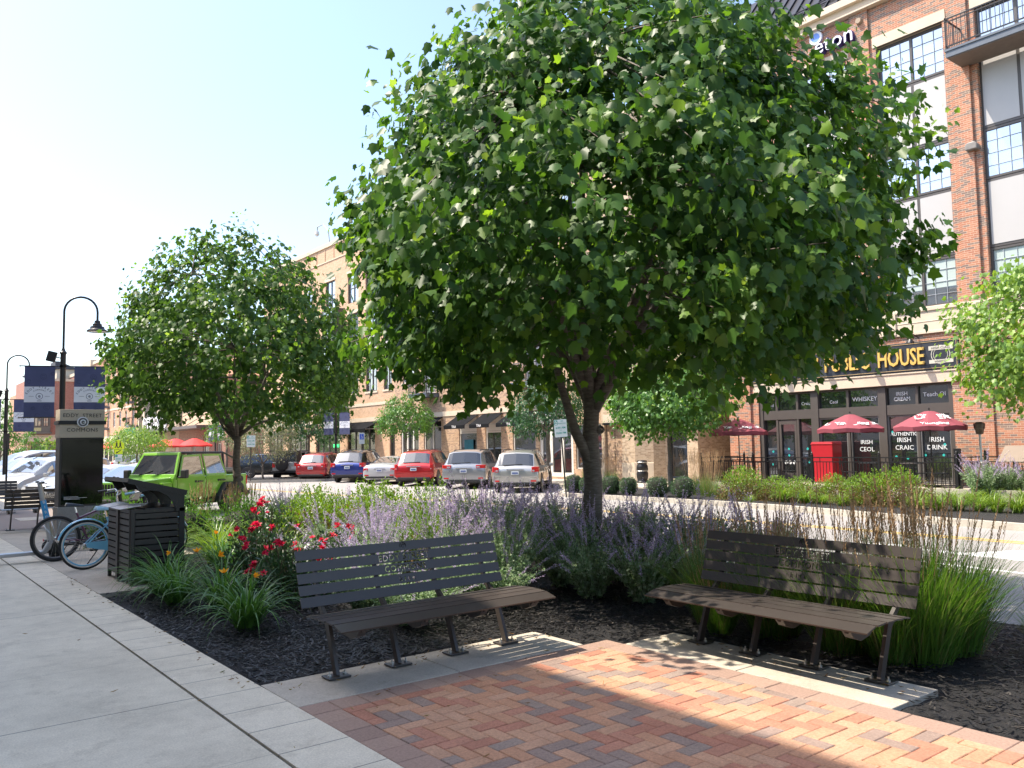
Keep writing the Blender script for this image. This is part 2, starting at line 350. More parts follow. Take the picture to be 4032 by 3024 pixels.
bo = MB(); bo.add(vs, fs); struct('brick_border', bo, m_bord)
sb = MB(); sb.box((2.203, -12, -.4), (4.883, 4.998, -.03)); sb.box((2.203, -12, -.03), (4.883, -2.5, .0)); struct('paving_base', sb, pm('joint sand', (.16, .13, .10), .95))
# second plaza beyond the planter
p2 = MB(); p2.box((2.203, 19.6, -.41), (5.3, 27.5, .0)); struct('brick_paving', p2, brick_mat('red pavers far', [(.34, .15, .11), (.42, .22, .16), (.30, .17, .14)], (.25, .2, .17), .2, .1))
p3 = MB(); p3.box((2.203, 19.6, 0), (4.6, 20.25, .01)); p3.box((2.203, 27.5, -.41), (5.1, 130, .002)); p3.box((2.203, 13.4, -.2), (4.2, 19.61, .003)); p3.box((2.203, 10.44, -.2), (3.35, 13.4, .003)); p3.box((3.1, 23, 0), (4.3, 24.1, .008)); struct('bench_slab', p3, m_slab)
# road markings
mk = MB(); m_yel = pm('yellow road paint', (.62, .40, .08), .8, var=.25, vs=3); m_wht = pm('white road paint', (.78, .78, .76), .8, var=.12, vs=3)
def stripe(path, wd, mb, z=-.296):
    for i in range(len(path)-1):
        (xa, ya), (xb, yb) = path[i], path[i+1]; dx, dy = xb-xa, yb-ya; l = math.hypot(dx, dy); a, b_ = -dy/l*wd/2, dx/l*wd/2
        mb.add([(xa-a, ya-b_, z), (xb-a, yb-b_, z), (xb+a, yb+b_, z), (xa+a, ya+b_, z)], [(0, 1, 2, 3)])
cl = [(15.9, -30), (16.1, 0), (16.4, 6), (16.65, 12), (16.6, 17), (16.4, 24), (15.4, 31), (14.8, 45), (14.6, 90), (14.6, 200)]
stripe(cl, .11, mk); stripe([(x+.24, y) for x, y in cl], .11, mk); struct('road_marking', mk, m_yel)
mw = MB(); stripe([(12.6, -20), (12.8, 4.5), (13.0, 6.2), (13.1, 9)], .12, mw)
for k in range(12): stripe([(20.3-.0, 46+4.6*k), (23.9, 49.6+4.6*k)], .1, mw) if k > 6 else None
for k in range(7): stripe([(20.6, 24.0+3.9*k), (24.0, 27.1+3.9*k)], .1, mw)
for k in range(8): stripe([(5.4, 22.6+3.6*k), (9.4, 25.2+3.6*k)], .1, mw)
struct('road_marking', mw, m_wht)
# turn arrow / bicycle symbol fragment painted in the lane
ar = MB(); ar.prism([(14.1, 5.0), (14.3, 7.4), (14.05, 7.4), (14.5, 8.3), (14.95, 7.4), (14.6, 7.4), (14.45, 6.3), (15.3, 5.9), (15.5, 5.5), (15.1, 4.6), (14.8, 4.2), (14.9, 5.0), (15.0, 5.35), (14.45, 5.5), (14.35, 5.0)], -.298, -.294, 'xy'); struct('road_marking', ar, m_wht)
# ------------------------------------------------------------------ benches
m_bronze = pm('dark bronze paint', (.052, .043, .038), .38, 0, .5, .08, 3)
m_bolt = pm('zinc bolts', (.55, .55, .53), .35, .9, var=.1)
SLY = lambda z: .225+.135*((z-.45)/.41)**.8 if z > .45 else .22
def cut_slat(y0, y1, z0, z1, txt, size, mat, parent):
    h = math.hypot(y1-y0, z1-z0); t = .0045; an = math.atan2(y1-y0, z1-z0)
    cu = bpy.data.curves.new('back_slat', 'CURVE'); cu.dimensions = '2D'; cu.fill_mode = 'BOTH'; cu.extrude = t
    def spl(pts):
        sp = cu.splines.new('POLY'); sp.points.add(len(pts)-1); sp.use_cyclic_u = True
        for q, p in zip(sp.points, pts): q.co = (p[0], p[1], 0, 1)
    spl([(-.9, -h/2), (.9, -h/2), (.9, h/2), (-.9, h/2)])
    if txt:
        me = text_mesh(txt, size, ext=0, spacing=1.12, bold=.0016); cnt = {}
        for p in me.polygons:
            for e in p.edge_keys: cnt[e] = cnt.get(e, 0)+1
        adj = {}
        for (i, j), c_ in cnt.items():
            if c_ == 1: adj.setdefault(i, []).append(j); adj.setdefault(j, []).append(i)
        ys = [v.co.y for v in me.vertices]; mid = (max(ys)+min(ys))/2; seen = set(); nl = 0
        for st_ in list(adj):
            if st_ in seen: continue
            loop = [st_]; seen.add(st_); cur = st_
            while True:
                nx_ = [q for q in adj[cur] if q not in seen]
                if not nx_: break
                cur = nx_[0]; seen.add(cur); loop.append(cur)
            if len(loop) > 2: spl([(me.vertices[i].co.x, me.vertices[i].co.y-mid) for i in loop]); nl += 1
        bpy.data.meshes.remove(me)
    tmp = bpy.data.objects.new('back_slat', cu); C.objects.link(tmp); bpy.context.view_layer.update()
    nm = bpy.data.meshes.new_from_object(tmp.evaluated_get(bpy.context.evaluated_depsgraph_get())); bpy.data.objects.remove(tmp); bpy.data.curves.remove(cu)
    nm.transform(Matrix.Translation((0, (y0+y1)/2+t, (z0+z1)/2)) @ Matrix.Rotation(PI/2-an, 4, 'X')); nm.materials.clear(); nm.materials.append(mat); nm.name = 'back_slat'
    return link('back_slat', nm, parent)
def make_bench(label, loc, rz, group='slatted metal benches'):
    t = thing('park_bench', label, 'bench', loc, rz, group)
    LG = [-.74, -.245, .265, .755]
    for x in LG:
        mb = MB(); f = [(0, .012), (.135, .35), (.205, .41), (.285, .485), (.348, .66), (.394, .845)]; wd = [.032, .032, .026, .020, .018, .014]
        n = len(f); poly = []
        nr = []
        for i in range(n):
            a, b_ = f[max(i-1, 0)], f[min(i+1, n-1)]; dx, dz = b_[0]-a[0], b_[1]-a[1]; l = math.hypot(dx, dz); nr.append((-dz/l, dx/l))
        poly = [(f[i][0]+nr[i][0]*wd[i], f[i][1]+nr[i][1]*wd[i]) for i in range(n)]+[(f[i][0]-nr[i][0]*wd[i]*.7, f[i][1]-nr[i][1]*wd[i]*.7) for i in range(n-1, -1, -1)]
        for i in range(n-1):
            q = [poly[i], poly[i+1], poly[2*n-2-i], poly[2*n-1-i]]; mb.prism(q, x-.013, x+.013, 'yz')
        mb.box((x-.011, -.40, .375), (x+.011, .2, .418)); mb.prism([(-.40, .395), (-.36, .345), (-.27, .315), (-.16, .335), (-.1, .385)], x-.03, x+.03, 'yz')
        mb.build('leg', m_bronze, t)
        pb = MB(); pb.box((x-.085, -.065, .004), (x+.085, .065, .018)); b_ = pb.build('base_plate', m_bronze, t, bev=.006)
        for s in (-1, 1): bo_ = MB(); bo_.lathe([(0, .018), (.014, .018), (.014, .03), (.006, .03), (.006, .05), (0, .05)], 6, c=(x+s*.058, -.01, 0)); bo_.build('bolt', m_bolt, b_)
    seat = MB()
    for yc, zc, tl, dep in ((-.385, .418, rad(16), .115), (-.265, .437, rad(3), .1), (-.155, .440, 0, .1), (-.045, .438, rad(-4), .1), (.06, .432, rad(-8), .09)):
        R = Matrix.Translation((0, yc, zc)) @ Matrix.Rotation(tl, 4, 'X'); e = .93-.04*abs(yc+.16)
        seat.box((-e, -dep/2, -.005), (e, dep/2, .005), R=R)
    seat.build('seat', m_bronze, t)
    H = .068; g = .013; z = .462
    rows = [None, 'k i t e', 'COMMONS', 'EDDY STREET', None]
    for i in range(5):
        cut_slat(SLY(z)-.012, SLY(z+H)-.012, z, z+H, rows[i], [0, .052, .068, .068, 0][i], m_bronze, t); z += H+g
    # small round near-black emblem on the top slat
    em = MB(); zz = .462+4*(H+g)+H/2; em.torus((0, SLY(zz)-.013, zz), .026, .003, 'y', 20, 6); em.torus((0, SLY(zz)-.013, zz), .011, .003, 'y', 14, 6, a0=.5, a1=5.6); em.build('emblem', pm('emblem black', (.012, .01, .01), .6, var=0), t)
    return t
bench = make_bench('dark bronze slatted bench at left, in front of red roses and purple sage', (3.42, 5.44, .004), 0)
dup(bench, (5.35, 3.67, .004), -PI/2, 'dark bronze slatted bench at right, in front of tall feathery grass')
dup(bench, (3.3, 20.25, .01), PI, 'bench seen from behind beside the kiosk, its seat top catching light')
dup(bench, (2.6, 26.4, .01), 0, 'farthest bench at left edge, facing us behind the bench seen from its back')
# ------------------------------------------------------------------ litter bins
m_bin = pm('dark brown powder coat', (.040, .033, .029), .42, 0, .5, .08, 4); m_blk = pm('black metal', (.012, .012, .013), .4, 0, .5, .1)
m_label = pm('pale label plate', (.82, .80, .82), .5, var=.08, vs=20); m_dk = pm('dark inside', (.004, .004, .004), .9, var=0)
t = thing('litter_bin', 'double slatted dark brown recycling and trash station under a sloping hood', 'bin', (2.6, 10.71, .004))
wx, wy = .60, 1.15
def slat_side(mb, ax, fixed, a0, a1, z0=.09, z1=.86, n=10, fw=.035, flip=1):
    h = (z1-z0)/n
    for i in range(n):
        za, zb = z0+i*h+.009, z0+(i+1)*h-.009
        if ax == 'x': mb.box((a0, fixed, za), (a1, fixed+.012, zb))
        else: mb.box((fixed, a0, za), (fixed+.012, a1, zb))
fr = MB()
for x in (0, wx-.04):
    for y in (0, wy-.04): fr.box((x, y, .0), (x+.04, y+.04, .9))
fr.box((0, wy/2-.03, .03), (.04, wy/2+.03, .9)); fr.box((-.03, wy/2-.045, .03), (.03, wy/2+.045, .9))
fr.box((.04, .008, .86), (wx-.04, .03, .9)); fr.box((.04, wy-.03, .86), (wx-.04, wy-.008, .9)); fr.box((.04, .008, .05), (wx-.04, .03, .09)); fr.box((.04, .04, .06), (wx-.04, wy-.04, .08))
fr.build('frame', m_bin, t)
for y0_, y1_ in ((.05, wy/2-.05), (wy/2+.05, wy-.05)):
    d = MB(); slat_side(d, 'y', -.012, y0_, y1_); d.box((-.01, y0_-.012, .05), (.015, y0_+.015, .9)); d.box((-.01, y1_-.015, .05), (.015, y1_+.012, .9)); d.box((-.01, y0_, .86), (.012, y1_, .9)); d.build('door', m_bin, t)
    ln = MB(); ln.tube([(wx/2, (y0_+y1_)/2, .1), (wx/2, (y0_+y1_)/2, .84)], .2, 20); ln.build('liner', m_blk, t)
    lb = MB(); R = Matrix.Translation((-.05, 0, .925)) @ Matrix.Rotation(rad(-8), 4, 'Y'); lb.box((-.07, y0_, -.004), (.17, y1_, .004), R=R); lb.build('label_plate', m_label, t)
sp_ = MB(); slat_side(sp_, 'x', 0, .045, wx-.045); sp_.build('side_panel', m_bin, t)
sp_ = MB(); slat_side(sp_, 'x', wy-.014, .045, wx-.045); sp_.build('side_panel', m_bin, t)
sp_ = MB(); slat_side(sp_, 'y', wx-.02, .04, wy-.04); sp_.build('side_panel', m_bin, t)
tp = MB(); tp.box((.16, .02, .895), (wx, wy-.02, .915)); tp.build('top', m_blk, t)
hd = MB(); R = Matrix.Translation((wx+.02, 0, 1.10)) @ Matrix.Rotation(rad(14), 4, 'Y')
hd.box((-.68, -.03, .0), (.02, wy+.03, .018), R=R); hd.box((-.68, -.03, -.045), (.02, -.018, .0), R=R); hd.box((-.68, wy+.018, -.045), (.02, wy+.03, .0), R=R); hd.box((-.69, -.03, -.03), (-.678, wy+.03, .018), R=R)
for y in (-.02, wy/2-.01, wy):
    pts = [(wx, .0 if y < 0 else .6), (wx, 1.09), (.0, 1.245), (-.02, 1.2)]
    arc = [(.20+.30*math.cos(a)-.0, .86+.27*math.sin(a)) for a in [PI*.62, PI*.5, PI*.38, PI*.26, PI*.14, PI*.03]]
    quad_up = [(.02, 1.235), (.12, 1.21), (.22, 1.185), (.33, 1.155), (.44, 1.13), (.56, 1.10)]
    for i in range(5):
        hd.prism([arc[i], quad_up[i], quad_up[i+1], arc[i+1]], y, y+.02, 'xz')
    hd.prism([(.50, .86), (.555, 1.1), (.61, 1.09), (.61, .86)], y, y+.02, 'xz')
    hd.box((.55, y, .0), (.615, y+.02, .9))
hd.build('hood', m_blk, t)
# ------------------------------------------------------------------ kiosk
m_conc = joint_mat('kiosk concrete', (.30, .29, .27)); m_beige = pm('beige metal', (.50, .42, .31), .5, var=.04, vs=2)
m_screen = pm('black glass', (.004, .006, .005), .06, 0, .4, 0)
t = thing('street_kiosk', 'tall information kiosk with black glass board on a concrete base and beige head', 'kiosk', (3.325, 17.4, .003))
mb = MB(); mb.box((-.395, -.02, 0), (.395, .42, .60)); mb.build('base', m_conc, t, bev=.01)
mb = MB(); mb.box((-.375, .0, .602), (.375, .40, 1.885)); cab = mb.build('cabinet', m_bin, t, bev=.004)
mb = MB(); mb.box((-.335, -.012, .64), (.365, -.001, 1.86)); sc_ = mb.build('glass_board', m_screen, t)
ln = MB()
for k, (a, b_) in enumerate(((-.29, -.02), (-.29, .1), (-.29, -.05))): ln.box((a, -.016, .735+k*.022), (b_, -.0125, .741+k*.022))
ln.build('printed_line', m_label, sc_)
mb = MB(); mb.box((-.385, -.015, 1.887), (.385, .41, 2.42)); hdd = mb.build('head_panel', m_beige, t, bev=.004)
mb = MB(); mb.box((-.41, -.03, 2.135), (.41, .425, 2.205)); mb.build('band', m_blk, t)
m_ink = pm('dark lettering', (.03, .028, .025), .6, var=0)
lettering('EDDY  STREET', .098, m_ink, hdd, (0.0, -.018, 2.275), spacing=1.08); lettering('COMMONS', .098, m_ink, hdd, (0.0, -.018, 2.0), spacing=1.12)
wh = pm('white print', (.75, .75, .75), .6, var=0); m_navy = pm('navy print', (.045, .055, .12), .6, var=0)
em = MB(); em.lathe([(0, -.052), (.095, -.052), (.1, -.045), (.1, -.03)], 28, axis='y', c=(.0, 0, 2.18)); e_ = em.build('emblem', wh, t)
em = MB(); em.lathe([(0, -.056), (.078, -.056), (.08, -.052)], 28, axis='y', c=(.0, 0, 2.18)); em.build('ring', pm('slate print', (.09, .09, .1), .6, var=0), e_)
em = MB(); em.lathe([(0, -.059), (.05, -.059), (.052, -.056)], 28, axis='y', c=(.0, 0, 2.18)); em.build('disc', wh, e_)
lettering('e', .13, m_ink, e_, (0, -.061, 2.148), bold=.002)
# ------------------------------------------------------------------ lamp posts with banners
m_lamp = pm('black lamp paint', (.014, .012, .011), .35, 0, .5, .1); m_cloth = pm('navy banner cloth', (.075, .085, .17), .8, var=.12, vs=4); m_clothw = pm('white banner cloth', (.78, .80, .84), .8, var=.04, vs=4)
m_motif = pm('navy motif', (.05, .058, .12), .8, var=0); m_lens = pm('lamp lens', (.55, .53, .48), .4, var=0)
def banner(parent, x0, x1, z0, z1):
    mb = MB(); mb.box((x0, -.004, z0), (x1, .004, z1)); b_ = mb.build('banner', m_cloth, parent)
    h = z1-z0; za, zb = z0+h*.29, z0+h*.60; mb = MB(); mb.box((x0+.001, -.0065, za), (x1-.001, .0065, zb)); wb = mb.build('white_band', m_clothw, b_)
    cx = (x0+x1)/2; cz = za+(zb-za)*.38; W = x1-x0
    for s in (-1, 1):
        y = -.0085
    y = -.009; lm = MB(); lm.torus((cx, y, cz), .085, .006, 'y', 24, 4, sq=.3); lm.box((cx-.27, y, cz-.004), (cx-.14, y-.002, cz+.004)); lm.box((cx+.14, y, cz-.004), (cx+.27, y-.002, cz+.004)); lm.box((cx-.06, y, za+.03), (cx+.06, y-.002, za+.045))
    for txt, R_, dz, sz, sp in (('EDDY STREET', .42, -.18, .07, .021), ('COMMONS', .30, -.09, .045, .0165)):
        pass
    lm.build('logo', m_navy, wb); lettering('e', .14, m_navy, wb, (cx, y, cz-.034), bold=.002)
    for txt, R_, zc, sz in (('EDDY STREET', .36, cz-.12, .085), ('COMMONS', .27, cz-.10, .055)):
        n = len(txt); st_ = sz*.86
        for i, ch in enumerate(txt):
            if ch == ' ': continue
            a = (i-(n-1)/2)*st_/R_; lettering(ch, sz, m_navy, wb, (cx+R_*math.sin(a), y, zc+R_*math.cos(a)), (PI/2, a, 0))
    mo = MB()
    for px, pz, r in ((.62, .80, .10), (.92, .86, .06), (.15, .70, .13), (.3, .17, .06), (.75, .19, .1), (.45, .02, .16)):
        cx_, cz_ = x0+W*px, z0+h*pz
        if r < .13: mo.torus((cx_, -.006, cz_), r*.8, .007, 'y', 20, 4, sq=.2, a0=0, a1=2*PI)
        mo.torus((cx_, -.006, cz_), r*.4, .008, 'y', 16, 4, sq=.2, a0=.3, a1=5.6)
    mo.v = [(min(max(v[0], x0), x1), v[1], min(max(v[2], z0), z1)) for v in mo.v]; mo.build('motif', m_motif, b_)
    return b_
def make_lamp(label, loc, rz=0, banners=(-1, 1), H=4.4, group='gooseneck street lamps with banners', cambox=False):
    t = thing('street_lamp', label, 'street lamp', loc, rz, group)
    mb = MB(); mb.lathe([(.0, 0), (.19, 0), (.19, .06), (.14, .12), (.13, .45), (.10, .55), (.085, .62), (.075, H), (.095, H+.01), (.095, H+.05), (.06, H+.09), (.045, H+.14), (.04, H+.16)], 16)
    mb.build('post', m_lamp, t, smooth=40)
    r = .44; pts = [(0, 0, H+.1), (0, 0, H+1.25)]+[(r-r*math.cos(a), 0, H+1.25+r*math.sin(a)) for a in np.linspace(.15, PI, 14)]+[(2*r, 0, H+1.05)]
    mb = MB(); mb.tube(pts, .032, 8); mb.build('arm', m_lamp, t, smooth=60)
    c = (2*r, 0, H+1.05-.38)
    mb = MB(); mb.lathe([(.03, .42), (.035, .34), (.075, .33), (.085, .25), (.12, .235), (.13, .17), (.19, .15), (.2, .09), (.28, .04), (.285, .0), (.26, .0), (.1, .12)], 22, c=c); sh = mb.build('lamp_shade', m_lamp, t, smooth=50)
    mb = MB(); mb.lathe([(0, .005), (.26, .01), (.262, .02), (0, .06)], 22, c=c); mb.build('lens', m_lens, sh)
    if banners:
        for s in banners:
            for z in (4.14, 2.66):
                mb = MB(); xe = 1.2 if s > 0 else -1.1; mb.tube([(s*.07, 0, z), (xe, 0, z)], .016, 8); mb.lathe([(0, -.03), (.035, 0), (0, .03)], 10, c=(xe, 0, z)); mb.lathe([(.09, -.03), (.09, .03)], 12, c=(0, 0, z)); mb.build('bracket', m_lamp, t)
            banner(t, *((.30, 1.12) if s > 0 else (-.98, -.20)), 2.675, 4.125)
    if cambox:
        mb = MB(); R = Matrix.Translation((-.3, 0, 4.42)) @ Matrix.Rotation(rad(14), 4, 'Y'); mb.box((-.12, -.05, -.15), (.12, .05, .15), R=R); mb.box((.1, -.015, .0), (.24, .015, .03), R=R); mb.build('camera_box', m_lamp, t, bev=.01)  # camera housing beside the post, gives no light
    return t
l1 = make_lamp('tall gooseneck lamp rising behind the kiosk with two navy banners', (4.6, 26.9, -.02), rad(-20), cambox=True, H=4.5)
dup(l1, (*DD(20, 38), -.02), rad(-12), 'gooseneck lamp at left edge, smaller, its banner over the parked cars')
dup(l1, (25.2, 51.2, -.12), rad(-62), 'gooseneck lamp with banners before the long black awning')
dup(l1, (*DD(848, 79), -.12), rad(-70), 'gooseneck lamp with banners beyond the green vehicle, before the brick restaurant wall')
l5 = make_lamp('bare gooseneck lamp before the distant orange brick apartments', (*DD(573, 88), -.12), rad(150), (), H=3.6, group='bare gooseneck lamps far away')
dup(l5, (*DD(278, 110), -.12), rad(150), 'bare gooseneck lamp in front of the far red brick building')
# black sign post left of the kiosk
t = thing('sign_post', 'thin black post with a narrow edge-on sign at far left', 'sign', (*DD(28, 24), 0), rad(20)); mb = MB(); mb.tube([(0, 0, 0), (0, 0, 2.0)], .028, 8); mb.build('pole', m_blk, t); mb = MB(); mb.box((-.02, -.15, 1.75), (-.01, .15, 2.2)); mb.build('sign_plate', m_blk, t)
# ------------------------------------------------------------------ bicycles
def make_bike(label, loc, rz, frame, tyre, rim, wall, saddle, fender=None, scale=1.):
    t = thing('bicycle', label, 'bicycle', loc, rz)
    R_ = .335; m_ch = pm('chrome', (.7, .7, .7), .15, 1, var=0)
    for x in (0, 1.07):
        mb = MB(); mb.torus((x, 0, R_), R_-.022, .024, 'y', 40, 8); wl = mb.build('wheel', tyre, t, smooth=180)
        mb = MB(); mb.torus((x, 0, R_), R_-.052, .014, 'y', 40, 6, sq=1.1); mb.build('rim', rim, wl, smooth=180)
        if wall:
            mb = MB()
            for s in (-1, 1): mb.torus((x, s*.02, R_), R_-.035, .011, 'y', 40, 4, sq=.5)
            mb.build('whitewall', wall, wl, smooth=180)
        mb = MB()
        for k in range(28):
            a = 2*PI*k/28; s = 1 if k % 2 else -1; b_ = a+.5*s*(1 if k % 4 < 2 else -1)
            mb.tube([(x+.02*math.cos(b_), s*.03, R_+.02*math.sin(b_)), (x+(R_-.055)*math.cos(a), 0, R_+(R_-.055)*math.sin(a))], .0016, 3, caps=False)
        mb.tube([(x, -.045, R_), (x, .045, R_)], .022, 10); mb.build('spokes', m_ch, wl)
        if fender:
            mb = MB(); vs = []; a0, a1 = (rad(15), rad(165)) if x == 0 else (rad(25), rad(150)); n = 22
            for i in range(n+1):
                a = a0+(a1-a0)*i/n
                for yy, dr in ((-.034, .012), (-.02, .026), (.02, .026), (.034, .012)): vs.append((x+(R_+dr)*math.cos(a), yy, R_+(R_+dr)*math.sin(a)))
            mb.add(vs, [(i*4+j, i*4+j+1, (i+1)*4+j+1, (i+1)*4+j) for i in range(n) for j in range(3)]); mb.build('fender', fender, t, smooth=60)
    bb = (.43, 0, .29); st = (.27, 0, .70); hd_ = (.84, 0, .82); hb = (.89, 0, .66); fw_ = (1.07, 0, R_); rw = (0, 0, R_)
    mb = MB()
    mb.tube([bb, (.33, 0, .55), st], .016, 8); mb.tube([hd_, hb], .02, 8); mb.tube([bb, (.62, 0, .40), hb], .02, 8); mb.tube([(.31, 0, .62), (.55, 0, .72), hd_], .016, 8)
    for s in (-1, 1):
        mb.tube([(0, s*.055, R_), (.2, s*.05, .3), (.41, s*.03, .29)], .010, 6); mb.tube([(0, s*.055, R_), (.16, s*.05, .5), (.31, s*.02, .63)], .009, 6)
        mb.tube([hb, (.91, s*.05, .62), (.98, s*.052, .48), (1.07, s*.05, R_)], .012, 6)
    mb.build('frame', frame, t, smooth=60)
    mb = MB(); sx, sz = .24, .80
    mb.add([(sx-.13, -.10, sz), (sx-.13, .10, sz), (sx-.02, .085, sz-.005), (sx+.14, .02, sz-.02), (sx+.14, -.02, sz-.02), (sx-.02, -.085, sz-.005),
            (sx-.11, -.06, sz+.055), (sx-.11, .06, sz+.055), (sx-.02, .05, sz+.045), (sx+.12, .012, sz+.015), (sx+.12, -.012, sz+.015), (sx-.02, -.05, sz+.045)],
           [(0,1,2,5),(5,2,3,4),(6,11,8,7),(11,10,9,8),(0,6,7,1),(1,7,8,2),(2,8,9,3),(3,9,10,4),(4,10,11,5),(5,11,6,0)])
    so = mb.build('saddle', saddle, t, smooth=180, bev=.012); mb = MB(); mb.tube([st, (.245, 0, .80)], .013, 8); mb.build('seat_post', m_ch, t)
    mb = MB(); mb.tube([hd_, (.82, 0, .93)], .014, 8)
    for s in (-1, 1): mb.tube([(.82, 0, .93), (.86, s*.1, .97), (.84, s*.24, 1.02), (.72, s*.32, 1.0), (.62, s*.34, .985)], .011, 8)
    mb.build('handlebar', m_ch, t, smooth=60)
    for s in (-1, 1):
        mb = MB(); mb.tube([(.74, s*.315, 1.005), (.61, s*.342, .985)], .017, 8); mb.build('grip', saddle, t)
    mb = MB(); mb.torus((.43, -.06, .29), .09, .008, 'y', 20, 5); mb.tube([(.43, -.07, .29), (.50, -.08, .14)], .009, 6); mb.tube([(.43, .07, .29), (.36, .08, .44)], .009, 6); mb.box((.44, -.17, .125), (.54, -.08, .15)); mb.box((.32, .08, .43), (.42, .17, .455)); mb.build('crankset', m_blk, t)
    if fender:
        mb = MB(); mb.prism([(.0, R_+.035), (.43, .385), (.52, .33), (.52, .25), (.43, .20), (.0, R_-.03)], -.075, -.07, 'xz'); mb.build('chain_guard', fender, t)
    mb = MB(); mb.tube([(.2, .07, .28), (.05, .17, .01)], .008, 6); mb.build('kickstand', m_blk, t)
    return t
m_tyre = pm('black rubber', (.014, .014, .015), .7, var=.1); m_aqua = pm('sky blue enamel', (.20, .52, .72), .25, 0, .5, .04, coat=.5); m_white = pm('cream white rubber', (.66, .66, .62), .6, var=.05)
m_purple = pm('plum enamel', (.10, .018, .07), .3, var=.1, coat=.4); m_sad = pm('black vinyl', (.02, .02, .02), .3, var=0)
make_bike('sky blue cruiser bicycle with white-walled tyres beside the litter bin', (2.50, 12.72, .004), rad(4), m_aqua, m_tyre, m_aqua, m_white, pm('pale blue vinyl', (.33, .56, .68), .35, var=.03), m_aqua)
make_bike('plum coloured bicycle with black saddle behind the sky blue bicycle', (2.35, 14.0, .004), rad(-3), m_purple, m_tyre, pm('grey rim', (.18, .17, .17), .4, .6), None, m_sad)
# scooters
m_alu = pm('brushed aluminium', (.42, .42, .43), .32, .75, var=.08, vs=3); m_sblue = pm('blue sticker', (.05, .36, .70), .5, var=0)
def make_scooter(label, loc, rz, col, sticker):
    t = thing('electric_scooter', label, 'scooter', loc, rz)
    mb = MB(); mb.box((-1.0, -.07, .10), (-.06, .07, .155)); mb.prism([(-.10, .10), (-.06, .155), (.02, .30), (.075, .30), (.05, .18), (-.03, .10)], -.05, .05, 'xz'); mb.build('deck', col, t, bev=.012)
    mb = MB(); mb.tube([(.05, 0, .28), (.0, 0, .56), (-.12, 0, 1.16)], [.046, .042, .032], 12); stm = mb.build('stem', col, t, smooth=60)
    if sticker:
        mb = MB(); mb.tube([(-.006, 0, .60), (-.068, 0, .90)], [.0445, .0395], 14, caps=False); mb.build('sticker', m_sblue, stm, smooth=60)
        for k, ch in enumerate('BIRD'): lettering(ch, .06, wh, stm, (-.062+k*.0155, -.046, .855-k*.075), (PI/2, rad(-12), 0), bold=.001)
    mb = MB(); mb.tube([(-.115, -.23, 1.17), (-.12, 0, 1.16), (-.115, .23, 1.17)], .014, 8); hb_ = mb.build('handlebar', m_blk, t)
    for s in (-1, 1):
        mb = MB(); mb.tube([(-.115, s*.13, 1.17), (-.115, s*.24, 1.17)], .019, 8); mb.tube([(-.1, s*.1, 1.165), (-.05, s*.17, 1.15)], .006, 5); mb.build('grip', m_sad, hb_)
    mb = MB(); mb.prism([(.0, .30), (.09, .30), (.16, .20), (.15, .08), (.06, .09), (.03, .2)], -.045, .045, 'xz'); mb.build('fork', m_blk, t, bev=.01)
    for x in (.13, -1.08):
        mb = MB(); mb.torus((x, 0, .105), .075, .032, 'y', 24, 8); wl = mb.build('wheel', m_tyre, t, smooth=180); mb = MB(); mb.tube([(x, -.03, .105), (x, .03, .105)], .055, 14); mb.build('hub', m_blk, wl)
    mb = MB(); mb.box((-1.16, -.035, .20), (-.95, .035, .215)); mb.build('mudguard', m_blk, t); mb = MB(); mb.box((-1.17, -.03, .19), (-1.155, .03, .225)); mb.build('tail_light', pm('red lens', (.6, .02, .015), .3, var=0), t)
    mb = MB(); mb.tube([(-.6, .08, .1), (-.62, .16, .0)], .009, 6); mb.build('kickstand', m_alu, t)
    return t
make_scooter('silver standing scooter with a blue sticker, entering from the left edge', (2.27, 14.2, .004), rad(2), m_alu, True)
make_scooter('black scooter parked behind the bicycles, its low deck by the kiosk base', (3.55, 15.2, .004), rad(-4), m_blk, False)
# ------------------------------------------------------------------ road signs
m_sgn = pm('sign white', (.62, .68, .66), .5, var=.04); m_green = pm('sign green', (.02, .28, .22), .5, var=0); m_sblu = pm('sign blue', (.02, .10, .55), .5, var=0)
def plate(w_, h_, r=.03):
    return [(sx*(w_/2-r)+r*math.cos(a), sz*(h_/2-r)+r*math.sin(a)) for sx, sz, b0 in ((1, 1, 0), (-1, 1, 1), (-1, -1, 2), (1, -1, 3)) for a in [b0*PI/2+q*PI/6 for q in range(4)]]
def parking_sign(label, x, y, z0, rz, tilt=0., s=1., top=2.15):
    t = thing('parking_sign', label, 'sign', (x, y, z0), rz, 'green and white parking signs'); t.rotation_euler = (0, tilt, rz); t.scale = (s,)*3
    mb = MB(); mb.tube([(0, .02, 0), (0, .02, top+.4)], .028, 8); mb.build('pole', m_blk, t)
    mb = MB(); mb.prism([(a, b_+top+.25) for a, b_ in plate(.46, .64)], -.012, -.006, 'xz'); p = mb.build('sign_plate', m_sgn, t)
    mb = MB(); mb.box((-.215, -.016, top+.37), (-.10, -.0125, top+.545)); g_ = mb.build('green_panel', m_green, p); lettering('2', .17, wh, g_, (-.157, -.018, top+.39), bold=.004)
    lettering('HR', .07, m_green, p, (.06, -.015, top+.485)); lettering('PARKING', .07, m_green, p, (.058, -.015, top+.40)); lettering('6:00 AM', .105, m_green, p, (0, -.015, top+.235), bold=.002); lettering('TO', .06, m_green, p, (0, -.015, top+.155)); lettering('10:00 PM', .10, m_green, p, (0, -.015, top+.045), bold=.002)
    return t
parking_sign('white and green parking sign on a leaning pole by the silver car at right', *DD(2226, 30.2), -.3, rad(-39), rad(-3.6), top=2.26)
parking_sign('white and green parking sign behind the left tree, by the black parked car', *DD(988, 47), -.14, rad(-20), top=1.95, s=1.02)
